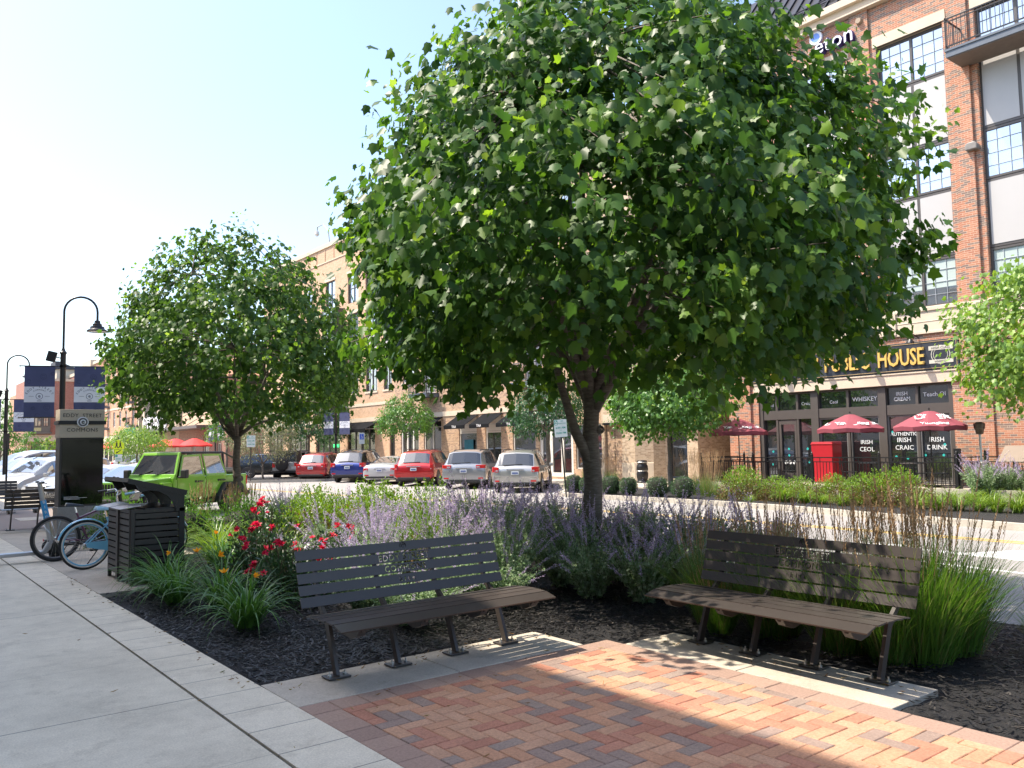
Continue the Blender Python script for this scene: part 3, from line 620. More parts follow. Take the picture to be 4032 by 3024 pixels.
t = thing('accessible_parking_sign', 'blue and white accessible parking sign before the long black awning', 'sign', (24.7, 46.6, -.13), rad(-30))
mb = MB(); mb.tube([(0, .02, 0), (0, .02, 2.6)], .028, 8); mb.build('pole', m_blk, t); mb = MB(); mb.prism([(a, b_+2.35) for a, b_ in plate(.34, .70)], -.012, -.006, 'xz'); p = mb.build('sign_plate', m_sgn, t)
mb = MB(); mb.box((-.12, -.016, 2.28), (.12, -.0125, 2.62)); q = mb.build('blue_panel', m_sblu, p); mb = MB(); mb.torus((.0, -.018, 2.38), .055, .012, 'y', 14, 4, a0=-2.6, a1=1.2, sq=.2); mb.box((-.02, -.021, 2.4), (.0, -.018, 2.52)); mb.box((-.02, -.021, 2.44), (.05, -.018, 2.46)); mb.lathe([(0, -.021), (.022, -.021), (.022, -.018)], 10, axis='y', c=(-.01, 0, 2.56)); mb.build('wheelchair_symbol', wh, q)
t = thing('school_crossing_sign', 'fluorescent yellow school crossing sign with two walking figures, far left', 'sign', (*DD(467, 68), .25), rad(-14)); m_fl = pm('fluorescent yellow', (.62, .78, .02), .6, var=0)
mb = MB(); mb.tube([(0, .03, 0), (0, .03, 2.6)], .03, 8); mb.build('pole', m_blk, t); mb = MB(); mb.prism([(-.42, 1.62), (.42, 1.62), (.42, 2.05), (0, 2.42), (-.42, 2.05)], -.01, 0, 'xz'); p = mb.build('sign_plate', m_fl, t)
mb = MB()
for x in (-.15, .12):
    mb.lathe([(0, -.016), (.055, -.016), (.055, -.012)], 8, axis='y', c=(x, 0, 2.2)); mb.prism([(x-.07, 2.12), (x+.07, 2.12), (x+.06, 1.92), (x+.13, 1.70), (x+.07, 1.70), (x, 1.86), (x-.09, 1.70), (x-.15, 1.72), (x-.05, 1.92)], -.016, -.012, 'xz')
mb.build('walking_figures', m_ink, p)
mb = MB(); mb.box((-.30, -.01, 1.22), (.30, 0, 1.58)); p = mb.build('arrow_plate', m_fl, t); mb = MB(); mb.prism([(-.2, 1.26), (-.02, 1.29), (-.07, 1.33), (.18, 1.50), (.14, 1.55), (-.11, 1.38), (-.16, 1.42)], -.016, -.012, 'xz'); mb.build('arrow', m_ink, p)
mb = MB(); mb.box((-.26, -.01, .62), (.26, 0, 1.18)); p = mb.build('parking_plate', m_sgn, t); mb = MB(); mb.box((-.24, -.014, .98), (-.06, -.011, 1.15)); mb.box((-.2, -.014, .84), (.2, -.011, .88)); mb.box((-.2, -.014, .72), (.2, -.011, .76)); mb.build('green_print', m_green, p)
# ------------------------------------------------------------------ foliage helpers (numpy)
def np_mesh(name, V, F, mats, smooth=False, mi=None):
    F = np.asarray(F); me = bpy.data.meshes.new(name); n, k = F.shape
    me.vertices.add(len(V)); me.vertices.foreach_set('co', np.asarray(V, dtype=np.float32).ravel())
    me.loops.add(n*k); me.loops.foreach_set('vertex_index', F.astype(np.int32).ravel())
    me.polygons.add(n); me.polygons.foreach_set('loop_start', (np.arange(n)*k).astype(np.int32))
    for m in (mats if isinstance(mats, (list, tuple)) else [mats]): me.materials.append(m)
    if smooth: me.polygons.foreach_set('use_smooth', np.ones(n, dtype=bool))
    me.update(calc_edges=True); me.validate(); return me
def unit(a): return a/np.maximum(np.linalg.norm(a, axis=-1, keepdims=True), 1e-9)
MAPLE = (np.array([(0, 0), (0, 1.), (.17, .66), (.46, .62), (.33, .36), (.50, .10), (.18, -.04)]), )
def tmpl(kind):
    if kind == 'maple': half = [(0, 0), (.20, -.04), (.44, .10), (.39, .32), (.54, .56), (.27, .60), (0, 1.)]
    elif kind == 'oval': half = [(0, 0), (.24, .28), (.2, .68), (0, 1.)]
    elif kind == 'lance': half = [(0, 0), (.1, .3), (.07, .75), (0, 1.)]
    R_ = np.array(half, float); Lh = R_[::-1]*[-1, 1]
    return R_, Lh
def leaves(P, D, Nn, size, kind='oval', fold=.25, curl=.25):
    R_, Lh = tmpl(kind); k = len(R_); n = len(P)
    D = unit(D); Nn = unit(Nn-D*np.sum(Nn*D, 1, keepdims=True)); X = np.cross(D, Nn)
    size = np.broadcast_to(size, (n,))[:, None, None]
    out = []
    for H in (R_, Lh):
        x = H[:, 0][None, :, None]; y = H[:, 1][None, :, None]; z = -fold*np.abs(x)-curl*y*y*.5
        out.append(P[:, None, :]+size*(x*X[:, None, :]+y*D[:, None, :]+z*Nn[:, None, :]))
    V = np.concatenate(out, 1)      # n, 2k, 3
    # share midrib vertices so that a leaf is one island
    idx = np.arange(n)[:, None]*(2*k); Fr = idx+np.arange(k)[None]; 
    lidx = [k-1]+[k+i for i in range(1, k-1)]+[0]; Fl = idx+np.array(lidx)[None]
    return V.reshape(-1, 3), np.concatenate([Fr, Fl], 0)
def rndn(n, s=1.): return RNG.normal(size=(n, 3))*s
def make_crown(prof, n_cl, per, size, cx=(0, 0), sig=.17, kind='maple', surf=.6, lump=.14, droop=.9, seed=1, stretch=None):
    r = np.random.default_rng(seed); zs = np.array([p[0] for p in prof]); rs = np.array([p[1] for p in prof])
    zz = np.linspace(zs[0], zs[-1], 300); w_ = np.interp(zz, zs, rs)**1.5+.05; w_ /= w_.sum()
    z = r.choice(zz, n_cl, p=w_)+r.normal(size=n_cl)*.05; th = r.uniform(0, 2*PI, n_cl)
    R_ = np.interp(z, zs, rs); lum = 1+lump*(np.sin(3*th+z*1.7+seed)*.5+np.sin(7*th-z*2.9+seed*2)*.35+np.clip(r.normal(size=n_cl), -1.5, 1.1)*.45)
    rad_ = R_*lum*(1-surf*(1-r.uniform(size=n_cl)**.45))
    hx, hy = rad_*np.cos(th), rad_*np.sin(th)
    if stretch:
        k_, sx_, sy_ = stretch; dt = hx*sx_+hy*sy_; hx = hx+dt*(k_-1)*sx_; hy = hy+dt*(k_-1)*sy_
    cen = np.stack([hx+cx[0], hy+cx[1], z], 1); keep = ~((np.hypot(cen[:, 0], cen[:, 1]) < zs[-1]*.19) & (z < zs[0]+(zs[-1]-zs[0])*.13)); cen = cen[keep]; n_cl = len(cen)
    cnt = np.maximum(3, (per*r.uniform(.35, 1.65, n_cl))).astype(int); idx = np.repeat(np.arange(n_cl), cnt); n = len(idx)
    off = np.clip(r.normal(size=(n, 3)), -1.9, 1.9)*sig*[1, 1, 1.05]*r.uniform(.6, 1.3, (n_cl,))[idx][:, None]
    P = cen[idx]+off
    outw = unit(np.stack([P[:, 0]-cx[0], P[:, 1]-cx[1], (P[:, 2]-zs.mean())*.6], 1)); 
    D = outw*.55+np.array([0, 0, -1])*droop+r.normal(size=(n, 3))*.5; Nn = outw*.8+np.array([0, 0, .65])+r.normal(size=(n, 3))*.55
    sz = size*r.uniform(.45, 1.3, n)
    return leaves(P, D, Nn, sz, kind, fold=.3, curl=.35), cen
m_maple = leaf_mat('maple leaves', [(.040, .100, .022), (.058, .138, .027), (.082, .18, .034), (.044, .112, .028), (.105, .22, .038), (.038, .098, .025), (.19, .33, .055)], .45, .42, .38)
m_maple2 = leaf_mat('darker maple leaves', [(.048, .11, .024), (.066, .142, .03), (.09, .178, .038), (.056, .122, .03), (.135, .24, .05)], .45, .42, .36)
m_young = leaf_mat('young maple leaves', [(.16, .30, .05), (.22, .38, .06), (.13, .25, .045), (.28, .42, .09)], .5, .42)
m_bark, nt, b = new_mat('smooth grey bark'); co = objco(nt); mp = N(nt, 'ShaderNodeMapping', inp={'Scale': (3, 3, 14)}); L(nt, co, mp.inputs[0])
c = ramp(nt, noise(nt, mp.outputs[0], 3.2, 6, .7), [(.3, (.085, .070, .055)), (.5, (.16, .135, .11)), (.72, (.27, .24, .20))]); L(nt, c, b.inputs['Base Color']); b.inputs['Roughness'].default_value = .85; bump(nt, noise(nt, mp.outputs[0], 9, 5, .8), b, .7, .01); MATS['smooth grey bark'] = m_bark
def make_tree(name, label, loc, prof, trunk_r, fork, n_cl, per, size, kind='maple', mat=None, group=None, cx=(0, 0), seed=1, limbs=7, extra=(), sig=.17, surf=.6, lump=.14, droop=.9, knots=(), twigs=90, lean=(0, 0), stretch=None):
    t = thing(name, label, 'tree', loc, 0, group); r = random.Random(seed)
    (V, F), cen = make_crown(prof, n_cl, per, size, cx, sig, kind, surf, lump, droop, seed, stretch)
    link('crown', np_mesh('crown', V, F, mat or m_maple), t)
    if kind == 'maple':
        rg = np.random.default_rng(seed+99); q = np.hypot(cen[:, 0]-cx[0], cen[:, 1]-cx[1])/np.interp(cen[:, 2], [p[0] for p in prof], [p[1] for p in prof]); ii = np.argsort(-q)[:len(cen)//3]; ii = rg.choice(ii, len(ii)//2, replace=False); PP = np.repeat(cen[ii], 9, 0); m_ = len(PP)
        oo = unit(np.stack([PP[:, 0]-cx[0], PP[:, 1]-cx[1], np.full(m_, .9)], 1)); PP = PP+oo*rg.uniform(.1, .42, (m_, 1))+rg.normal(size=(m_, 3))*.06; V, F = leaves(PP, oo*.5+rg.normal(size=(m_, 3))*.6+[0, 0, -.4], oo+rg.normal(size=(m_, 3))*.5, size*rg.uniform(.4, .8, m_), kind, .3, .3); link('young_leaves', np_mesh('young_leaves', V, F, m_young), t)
    tk = MB(); h = fork; pts = []; rr = []
    for i in range(9):
        q = i/8; pts.append((lean[0]*q+.012*math.sin(i*1.9), lean[1]*q+.012*math.cos(i*2.3), -.1+(h+.1)*q)); rr.append(trunk_r*(1.22-.5*q**.8 if i else 1.5)*(1+.03*math.sin(i*2.7)) if i < 8 else trunk_r*.86)
    tk.tube(pts, rr, 14)
    for kz, ka, kr in knots:
        p = Vector((math.cos(ka)*trunk_r*.9, math.sin(ka)*trunk_r*.9, kz)); d = Vector((math.cos(ka), math.sin(ka), .1)); tk.tube([p-d*.04, p+d*.02], [kr*1.3, kr], 8); tk.torus(tuple(p+d*.02), kr*.8, kr*.35, 'x', 10, 5)
    trunk = tk.build('trunk', m_bark, t, smooth=180)
    lb = MB(); top = Vector(pts[-1]); zt = prof[-1][0]
    ends = []
    for i in range(limbs):
        a = 2*PI*i/limbs+r.uniform(-.3, .3); Rm = max(p[1] for p in prof); up = r.uniform(.35, .8)
        e = Vector((cx[0]+math.cos(a)*Rm*(.85-up*.6), cx[1]+math.sin(a)*Rm*(.85-up*.6), h+(zt-h)*up)); m1 = top.lerp(e, .35)+Vector((math.cos(a)*.25*Rm*.4, math.sin(a)*.25*Rm*.4, -.0)); m2 = top.lerp(e, .7)+Vector((0, 0, -.05))
        p = [top-Vector((0, 0, .12)), m1, m2, e]; rl = trunk_r*r.uniform(.45, .62); lb.tube(p, [rl, rl*.75, rl*.45, rl*.15], 8); ends += [m1, m2, e]
    for pth, rl in extra: lb.tube(pth, [rl*(1-.75*i/(len(pth)-1)) for i in range(len(pth))], 8); ends += [Vector(q) for q in pth[1:]]
    if limbs or extra: lb.build('limbs', m_bark, t, smooth=180)
    tw = MB(); E_ = np.array([tuple(e) for e in ends]) if ends else np.array([tuple(top)])
    rr_ = np.hypot(cen[:, 0]-cx[0], cen[:, 1]-cx[1])/np.interp(cen[:, 2], [p[0] for p in prof], [p[1] for p in prof]); pick = list(np.argsort(-rr_)[:twigs//2])+r.sample(range(len(cen)), min(twigs//2, len(cen)))
    for i in pick:
        d = np.linalg.norm(E_-cen[i], axis=1); q = E_[np.argmin(d)]; mid = (q+cen[i])/2+np.array([0, 0, .06]); tw.tube([q, mid, cen[i]], [.018, .011, .004], 4, caps=False)
    if twigs: tw.build('twigs', m_bark, t, smooth=180)
    return t
# main maple. (camera right direction ~ (.785,-.619))
rt = np.array([.785, -.619]); fd = np.array([.619, .785])
prof1 = [(2.38, 1.7), (2.55, 2.4), (2.9, 3.0), (3.4, 3.25), (4.0, 3.2), (4.6, 2.9), (5.2, 2.5), (5.8, 2.05), (6.4, 1.6), (7.1, 1.0), (7.7, .3)]
def off(r_, f_, z): return (rt[0]*r_+fd[0]*f_, rt[1]*r_+fd[1]*f_, z)
ex = [([off(0, -.02, 1.35), off(-.20, -.10, 1.75), off(-.36, -.15, 2.3), off(-.50, -.1, 2.9), off(-.9, -.3, 3.9)], .075),
      ([off(.02, 0, 2.0), off(.28, -.1, 2.45), off(.52, -.15, 2.85), off(.95, -.2, 3.5), off(1.6, -.4, 4.6)], .085),
      ([off(-.02, 0, 2.1), off(-.22, .1, 2.6), off(-.55, .2, 3.0), off(-1.3, .3, 3.5)], .06),
      ([off(.02, 0, 2.15), off(.15, .1, 2.6), off(.5, .3, 2.95), off(1.3, .5, 3.3)], .05)]
make_tree('maple_tree', 'large maple with full crown growing behind the two near benches', (7.21, 7.57, 0), prof1, .125, 2.28, 1050, 46, .115, stretch=(1.15, fd[0], fd[1]), cx=(.27*rt[0]-.55*fd[0], .27*rt[1]-.55*fd[1]), seed=3, limbs=8, extra=ex, knots=((1.78, -.95, .045), (.55, -1.9, .05)), twigs=220, sig=.19, lump=.13)
prof2 = [(2.15, 1.0), (2.5, 2.0), (3.0, 2.6), (3.6, 2.78), (4.2, 2.6), (4.9, 2.15), (5.6, 1.6), (6.2, .95), (6.65, .25)]
ex2 = [([off(0, 0, 1.9), off(.35, 0, 2.15), off(.75, .1, 2.3), off(1.3, .1, 2.6)], .05), ([off(0, 0, 1.8), off(-.3, 0, 2.1), off(-.6, .1, 2.6)], .045)]
make_tree('maple_tree', 'rounded maple left of centre, in front of the bright green vehicle', (6.61, 18.3, 0), prof2, .095, 2.0, 560, 34, .112, seed=8, limbs=7, extra=ex2, knots=((1.05, -2.3, .055),), twigs=120, mat=m_maple2, sig=.17)
# trees across the road
m_pear = leaf_mat('fresh green leaves', [(.06, .15, .03), (.09, .21, .04), (.13, .28, .05), (.05, .13, .03)], .35, .4)
m_pale = leaf_mat('yellow green leaves', [(.13, .25, .05), (.19, .33, .06), (.26, .38, .07), (.10, .21, .05)], .35, .45)
m_olive = leaf_mat('dusty olive leaves', [(.13, .15, .07), (.19, .20, .11), (.25, .26, .15), (.09, .11, .05)], .3, .5)
m_deep = leaf_mat('deep green leaves', [(.025, .075, .03), (.04, .11, .04), (.055, .14, .045), (.02, .06, .025)], .3, .4)
P3 = lambda R_, z0, z1: [(z0, R_*.45), (z0+(z1-z0)*.15, R_*.85), (z0+(z1-z0)*.38, R_), (z0+(z1-z0)*.62, R_*.92), (z0+(z1-z0)*.85, R_*.6), (z1, R_*.12)]
def ft(label, loc, R_, z0, z1, mat, n_cl, per, size, seed, tr=.09, fork=None, kind='oval', sig=None, **k):
    return make_tree('street_tree', label, loc, P3(R_, z0, z1), tr, fork or z0+.3, n_cl, per, size, kind, mat, 'trees along the far side of the street', seed=seed, limbs=5, sig=sig or R_*.1, twigs=40, **k)
ft('small round tree standing before the black awnings, behind the parked cars', (*DD(1596, 48), -.13), 1.55, 2.3, 4.75, m_pear, 190, 36, .13, 21, tr=.07)
ft('grey-trunked tree right of the awnings, half hidden by the big maple', (*DD(2158, 38.6), -.13), 1.95, 2.15, 5.0, m_deep, 230, 34, .13, 22, tr=.12)
ft('thin-trunked tree beside the dark passage, behind the clipped boxwood balls', (23.6, 20.6, -.15), 2.35, 2.15, 4.7, m_pear, 330, 34, .125, 23, tr=.09, kind='maple')
ft('light green tree cut off by the right edge, in front of the public house', (22.3, 7.0, -.15), 2.5, 2.35, 6.2, m_pale, 330, 36, .125, 24, tr=.10, kind='maple')
ft('dark tree left of the banner lamp, above the red and blue cars', (*DD(1215, 58), -.13), 2.9, 2.3, 6.0, m_deep, 260, 26, .19, 25, tr=.12)
ft('slender olive-leaved tree behind the white vehicle with the spare wheel', (*DD(1035, 50), -.13), 2.1, 1.2, 3.9, m_olive, 240, 24, .11, 26, tr=.06, fork=1.0)
ft('pale green tree right behind the left maple trunk', (*DD(893, 58), -.13), 1.3, 2.0, 5.4, m_pear, 120, 26, .17, 27)
ft('low yellow green tree beyond the school crossing sign', (*DD(540, 72), -.13), 2.6, 1.5, 3.8, m_pale, 240, 26, .17, 28, tr=.1)
ft('round green tree at far left before the red brick building', (*DD(118, 92), -.13), 1.5, .6, 4.2, m_pear, 110, 24, .2, 29)
ft('small bright green tree to the left of the kiosk, under the distant lamp', (*DD(200, 78), -.13), 1.0, .5, 3.3, m_pale, 70, 24, .16, 30)
ft('tall green tree beyond the far left lamp post', (*DD(0, 70), -.13), 1.5, 1.2, 6.4, m_pear, 130, 26, .2, 31)
# ------------------------------------------------------------------ planting
def blades(n, Lr, wr, spread, arch, r0=.08, seg=6, seed=0, up=1.0, stiff=1.):
    r = np.random.default_rng(seed); th = r.uniform(0, 2*PI, n); Lg = r.uniform(*Lr, n); wd = r.uniform(*wr, n); tilt = r.uniform(.05, 1, n)**stiff*spread; ar = r.uniform(*arch, n)
    base = np.stack([np.cos(th), np.sin(th)], 1)*(r.uniform(0, 1, n)**.5*r0)[:, None]; th = th+r.normal(size=n)*.5
    V = np.zeros((n, seg+1, 2, 3)); pos = np.concatenate([base, np.zeros((n, 1))], 1); 
    side = np.stack([-np.sin(th), np.cos(th), np.zeros(n)], 1); tw = r.normal(size=n)*.5
    side = unit(side+np.stack([np.zeros(n), np.zeros(n), tw*.4], 1))
    for s in range(seg+1):
        f = s/seg; ws = wd*(1-f**2.2)*(.6+.8*min(f*3, .5)); V[:, s, 0] = pos-side*ws[:, None]; V[:, s, 1] = pos+side*ws[:, None]
        an = tilt+ar*f**1.3; step = (Lg/seg)[:, None]; pos = pos+step*np.stack([np.cos(th)*np.sin(an), np.sin(th)*np.sin(an), np.cos(an)], 1)
    V = V.reshape(n, -1, 3); k = V.shape[1]; q = np.array([[2*s, 2*s+1, 2*s+3, 2*s+2] for s in range(seg)]); F = (np.arange(n)[:, None, None]*k+q[None]).reshape(-1, 4)
    return V.reshape(-1, 3), F
m_lily = leaf_mat('daylily leaves', [(.06, .16, .04), (.085, .21, .045), (.13, .28, .06), (.07, .18, .04)], .3, .38)
m_lily2 = leaf_mat('lime daylily leaves', [(.11, .22, .04), (.16, .28, .045), (.23, .33, .06), (.09, .18, .035)], .35, .4)
m_reed = leaf_mat('reed grass blades', [(.08, .20, .03), (.11, .25, .04), (.15, .29, .055), (.07, .17, .03), (.26, .28, .11)], .3, .45)
m_plume = leaf_mat('wheat plumes', [(.42, .29, .16), (.52, .37, .21), (.34, .23, .13)], .25, .7, .2)
m_plume2 = leaf_mat('pale gold plumes', [(.50, .38, .18), (.58, .46, .24), (.42, .32, .16)], .25, .7, .2)
m_sage = leaf_mat('silvery sage leaves', [(.26, .37, .20), (.34, .44, .27), (.18, .32, .12), (.46, .53, .38)], .3, .55, .3)
m_lav = leaf_mat('lavender florets', [(.56, .45, .64), (.66, .56, .72), (.46, .36, .58), (.76, .67, .78)], .3, .6, .2)
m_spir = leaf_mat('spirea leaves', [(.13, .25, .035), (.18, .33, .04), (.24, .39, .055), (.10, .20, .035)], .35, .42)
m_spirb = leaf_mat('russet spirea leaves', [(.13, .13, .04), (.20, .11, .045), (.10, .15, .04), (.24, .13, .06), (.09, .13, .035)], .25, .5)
m_rose = leaf_mat('rose leaves', [(.022, .06, .022), (.035, .085, .03), (.05, .11, .04), (.06, .06, .03)], .25, .38)
m_red = leaf_mat('red petals', [(.62, .015, .04), (.75, .02, .07), (.55, .01, .03)], .25, .45, .3)
m_oran = leaf_mat('orange petals', [(.88, .44, .02), (.92, .55, .04), (.85, .36, .02)], .3, .45, .3)
m_box = leaf_mat('boxwood leaves', [(.035, .085, .03), (.05, .12, .035), (.07, .15, .045), (.03, .075, .03)], .2, .4)
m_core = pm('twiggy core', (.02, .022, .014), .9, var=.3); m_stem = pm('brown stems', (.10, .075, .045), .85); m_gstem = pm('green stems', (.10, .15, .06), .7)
def flower_mesh(pts, size, mat, seed=0, petals=6, cup=.6):
    r = np.random.default_rng(seed); P = np.repeat(np.array(pts, float), petals, 0); n = len(P); k = np.tile(np.arange(petals), len(pts)); a = k*2*PI/petals+np.repeat(r.uniform(0, 6, len(pts)), petals)
    ax = unit(np.repeat(np.array([0, 0, 1.])+r.normal(size=(len(pts), 3))*.45+np.array([-.35, -.45, 0]), petals, 0)); t1 = unit(np.cross(ax, np.array([.3, .1, 1.]))); t2 = np.cross(ax, t1)
    D = (np.cos(a)[:, None]*t1+np.sin(a)[:, None]*t2)+ax*cup*(1+.3*r.normal(size=(n, 1))); Nn = ax-D*.3
    return leaves(P, D, Nn, size*r.uniform(.8, 1.1, n), 'oval', fold=-.3, curl=-.1)
def join(parts):
    V, F, o = [], [], 0
    for v, f in parts: V.append(v); F.append(f+o); o += len(v)
    return np.concatenate(V), np.concatenate(F)
def daylily(label, loc, seed, h=.55, mat=None, flowers=3, n=150, group='daylily clumps', s=1., spread=.7):
    t = thing('daylily', label, 'plant', loc, random.Random(seed).uniform(0, 6), group); V, F = blades(n, (h*.85, h*1.5), (.006, .011), spread, (1.2, 2.7), .10, 7, seed)
    link('leaves', np_mesh('leaves', V, F, mat or m_lily), t)
    if flowers:
        r = random.Random(seed*3+1); pts = []; sm_ = MB()
        for i in range(flowers):
            a = r.uniform(2.5, 5.5)-t.rotation_euler[2]; d = r.uniform(.05, .3); p = (d*math.cos(a), d*math.sin(a), h*r.uniform(.85, 1.1)); pts.append(p); sm_.tube([(0, 0, 0), (p[0]*.5, p[1]*.5, p[2]*.6), p], .004, 4)
        sm_.build('flower_stalk', m_gstem, t)
        for i, p in enumerate(pts): V, F = flower_mesh([p], .056, m_oran, seed+i, 6, 1.1); link('blossom', np_mesh('blossom', V, F, m_oran), t)
    return t
def reed(label, loc, seed, h=.8, H=1.25, n=330, ns=70, mat=None, group='feather reed grass clumps', r0=.14, pm_=None, spread=.45):
    t = thing('feather_reed_grass', label, 'ornamental grass', loc, random.Random(seed).uniform(0, 6), group)
    V, F = blades(n, (h*.7, h*1.2), (.0025, .0048), spread, (.15, 1.0), r0, 6, seed); link('blades', np_mesh('blades', V, F, mat or m_reed), t)
    r = random.Random(seed+5); mb = MB(); PV, PF, o = [], [], 0
    for i in range(ns):
        a = r.uniform(0, 2*PI); d0 = r.uniform(0, r0); ln_ = r.uniform(.0, .22)*(spread/.45); HH = H*r.uniform(.78, 1.02); cu_ = r.uniform(-.03, .05)
        b0 = Vector((d0*math.cos(a), d0*math.sin(a), 0)); e = b0+Vector((math.cos(a)*ln_*HH, math.sin(a)*ln_*HH, HH)); m_ = b0.lerp(e, .5)+Vector((-math.cos(a)*cu_, -math.sin(a)*cu_, 0)); st_ = b0.lerp(e, .74)
        mb.tube([b0, m_, e], [.0022, .0018, .001], 3, caps=False)
        m = 26; 
        for j in range(m):
            f = j/m; p = st_.lerp(e, f); rr = .008*math.sin(PI*min(1, f*.85+.15))+.002; aa = r.uniform(0, 6.28); q = Vector((math.cos(aa)*rr, math.sin(aa)*rr, .018)); s = Vector((-math.sin(aa), math.cos(aa), 0))*.0035
            PV += [p-s, p+s, p+s+q, p-s+q]; PF.append((o, o+1, o+2, o+3)); o += 4
    mb.build('stalks', pm_ or m_plume, t); link('plumes', np_mesh('plumes', np.array([tuple(v) for v in PV]), np.array(PF), pm_ or m_plume), t)
    return t
def sage(label, loc, seed, H=1.0, ns=70, spread=.55, group='russian sage clumps', bloom=1.):
    t = thing('russian_sage', label, 'flowering plant', loc, random.Random(seed).uniform(0, 6), group); r = np.random.default_rng(seed)
    LP, LD, LN, LS = [], [], [], []; FP = []; mb = MB()
    for i in range(ns):
        a = r.uniform(0, 2*PI); tl = r.uniform(0, 1)**.7*spread; h = H*r.uniform(.65, 1.08); b0 = np.array([math.cos(a)*.08, math.sin(a)*.08, 0]); P = []
        p = b0.copy(); an = tl*.5; k = 14
        for s in range(k+1):
            P.append(p.copy()); an = tl*(.5+.9*s/k); p = p+h/k*np.array([math.cos(a)*math.sin(an), math.sin(a)*math.sin(an), math.cos(an)])
        P = np.array(P); mb.tube([P[0], P[5], P[10], P[-1]], [.003, .0025, .002, .001], 3, caps=False)
        nl = 66; f = r.uniform(.08, .74, nl); q = np.array([np.interp(f*k, np.arange(k+1), P[:, c_]) for c_ in range(3)]).T
        d = unit(r.normal(size=(nl, 3))+np.array([0, 0, .7])); LP.append(q+d*.01); LD.append(d); LN.append(r.normal(size=(nl, 3))+np.array([0, 0, .6])); LS.append(r.uniform(.03, .062, nl)*(1.15-.5*f))
        if r.uniform() < bloom*.42:
            for br in range(1+3):
                f0 = .72 if br == 0 else r.uniform(.66, .86); s0 = np.array([np.interp(f0*k, np.arange(k+1), P[:, c_]) for c_ in range(3)]); dr = unit(P[-1]-P[-4]+(0 if br == 0 else 1)*r.normal(size=3)*.018); ln_ = h*(.34 if br == 0 else r.uniform(.10, .2)); m = int(ln_/.0075)
                tt = np.linspace(.05, 1, m); FP.append(s0+dr*(ln_*tt)[:, None]+r.normal(size=(m, 3))*.0045)
    mb.build('stems', m_gstem, t); V, F = leaves(np.concatenate(LP), np.concatenate(LD), np.concatenate(LN), np.concatenate(LS), 'lance' if False else 'oval', .1, .2)
    link('leaves', np_mesh('leaves', V, F, m_sage), t)
    if FP:
        FP = np.concatenate(FP); n = len(FP); V, F = leaves(FP, r.normal(size=(n, 3))+[0, 0, .6], r.normal(size=(n, 3)), r.uniform(.012, .022, n), 'oval', 0, 0); link('flower_spikes', np_mesh('flower_spikes', V, F, m_lav), t)
    return t
def mound(n, rx, ry, h, size, seed, surf=.35, lump=.2, z0=.05, kind='oval', up=.6):
    r = np.random.default_rng(seed); u = unit(r.normal(size=(n, 3))); u[:, 2] = np.abs(u[:, 2])*1.0-.12; th = np.arctan2(u[:, 1], u[:, 0])
    l = 1+lump*(np.sin(4*th+5*u[:, 2]+seed)*.4+np.sin(9*th-7*u[:, 2]+seed)*.35+r.normal(size=n)*.3); s = (1-surf*r.uniform(size=n)**1.5)*l
    P = u*s[:, None]*[rx, ry, h-z0]; P[:, 2] += z0+.02*h; P[:, 2] = np.maximum(P[:, 2], .03)
    return leaves(P, u+[0, 0, up]+r.normal(size=(n, 3))*.6, u+[0, 0, .5]+r.normal(size=(n, 3))*.7, size*r.uniform(.6, 1.3, n), kind, .2, .2), P
def core(t, rx, ry, h, seed=0, mat=None):
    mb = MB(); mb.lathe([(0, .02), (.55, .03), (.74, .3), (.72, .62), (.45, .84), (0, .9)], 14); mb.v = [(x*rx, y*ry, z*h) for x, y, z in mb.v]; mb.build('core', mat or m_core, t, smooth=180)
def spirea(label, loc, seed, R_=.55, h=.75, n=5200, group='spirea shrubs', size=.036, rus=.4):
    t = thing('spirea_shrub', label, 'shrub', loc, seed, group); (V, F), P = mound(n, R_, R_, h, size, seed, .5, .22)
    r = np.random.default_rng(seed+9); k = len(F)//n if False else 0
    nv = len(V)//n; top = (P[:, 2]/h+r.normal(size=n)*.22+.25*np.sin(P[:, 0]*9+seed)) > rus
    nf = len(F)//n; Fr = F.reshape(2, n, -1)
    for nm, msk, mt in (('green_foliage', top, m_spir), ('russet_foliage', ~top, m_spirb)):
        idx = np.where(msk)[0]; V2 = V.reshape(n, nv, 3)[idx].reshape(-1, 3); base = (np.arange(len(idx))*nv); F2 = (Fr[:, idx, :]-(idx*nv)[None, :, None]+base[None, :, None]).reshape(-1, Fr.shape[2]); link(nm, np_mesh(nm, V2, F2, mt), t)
    sh = []; rr = np.random.default_rng(seed+2); LP = []
    for i in range(26):
        a = rr.uniform(0, 6.28); d = rr.uniform(0, .85)*R_; zb = h*math.sqrt(max(.05, 1-(d/R_)**2))*.9; ln_ = rr.uniform(.06, .2); f = np.linspace(0, 1, 22); p = np.stack([d*np.cos(a)+f*ln_*.3*np.cos(a), d*np.sin(a)+f*ln_*.3*np.sin(a), zb+f*ln_], 1)+rr.normal(size=(22, 3))*.008; LP.append(p)
    LP = np.concatenate(LP); m = len(LP); V, F = leaves(LP, rr.normal(size=(m, 3))*.7+[0, 0, .9], rr.normal(size=(m, 3)), rr.uniform(.6, 1, m)*size*.9, 'oval', .1, .2); link('shoots', np_mesh('shoots', V, F, m_spir), t)
    mb = MB()
    for i in range(16): a = i*.4; mb.tube([(.03*math.cos(a), .03*math.sin(a), 0), (R_*.45*math.cos(a*2.4), R_*.45*math.sin(a*2.4), h*.6)], [.008, .003], 4)
    mb.build('stems', m_stem, t); return t
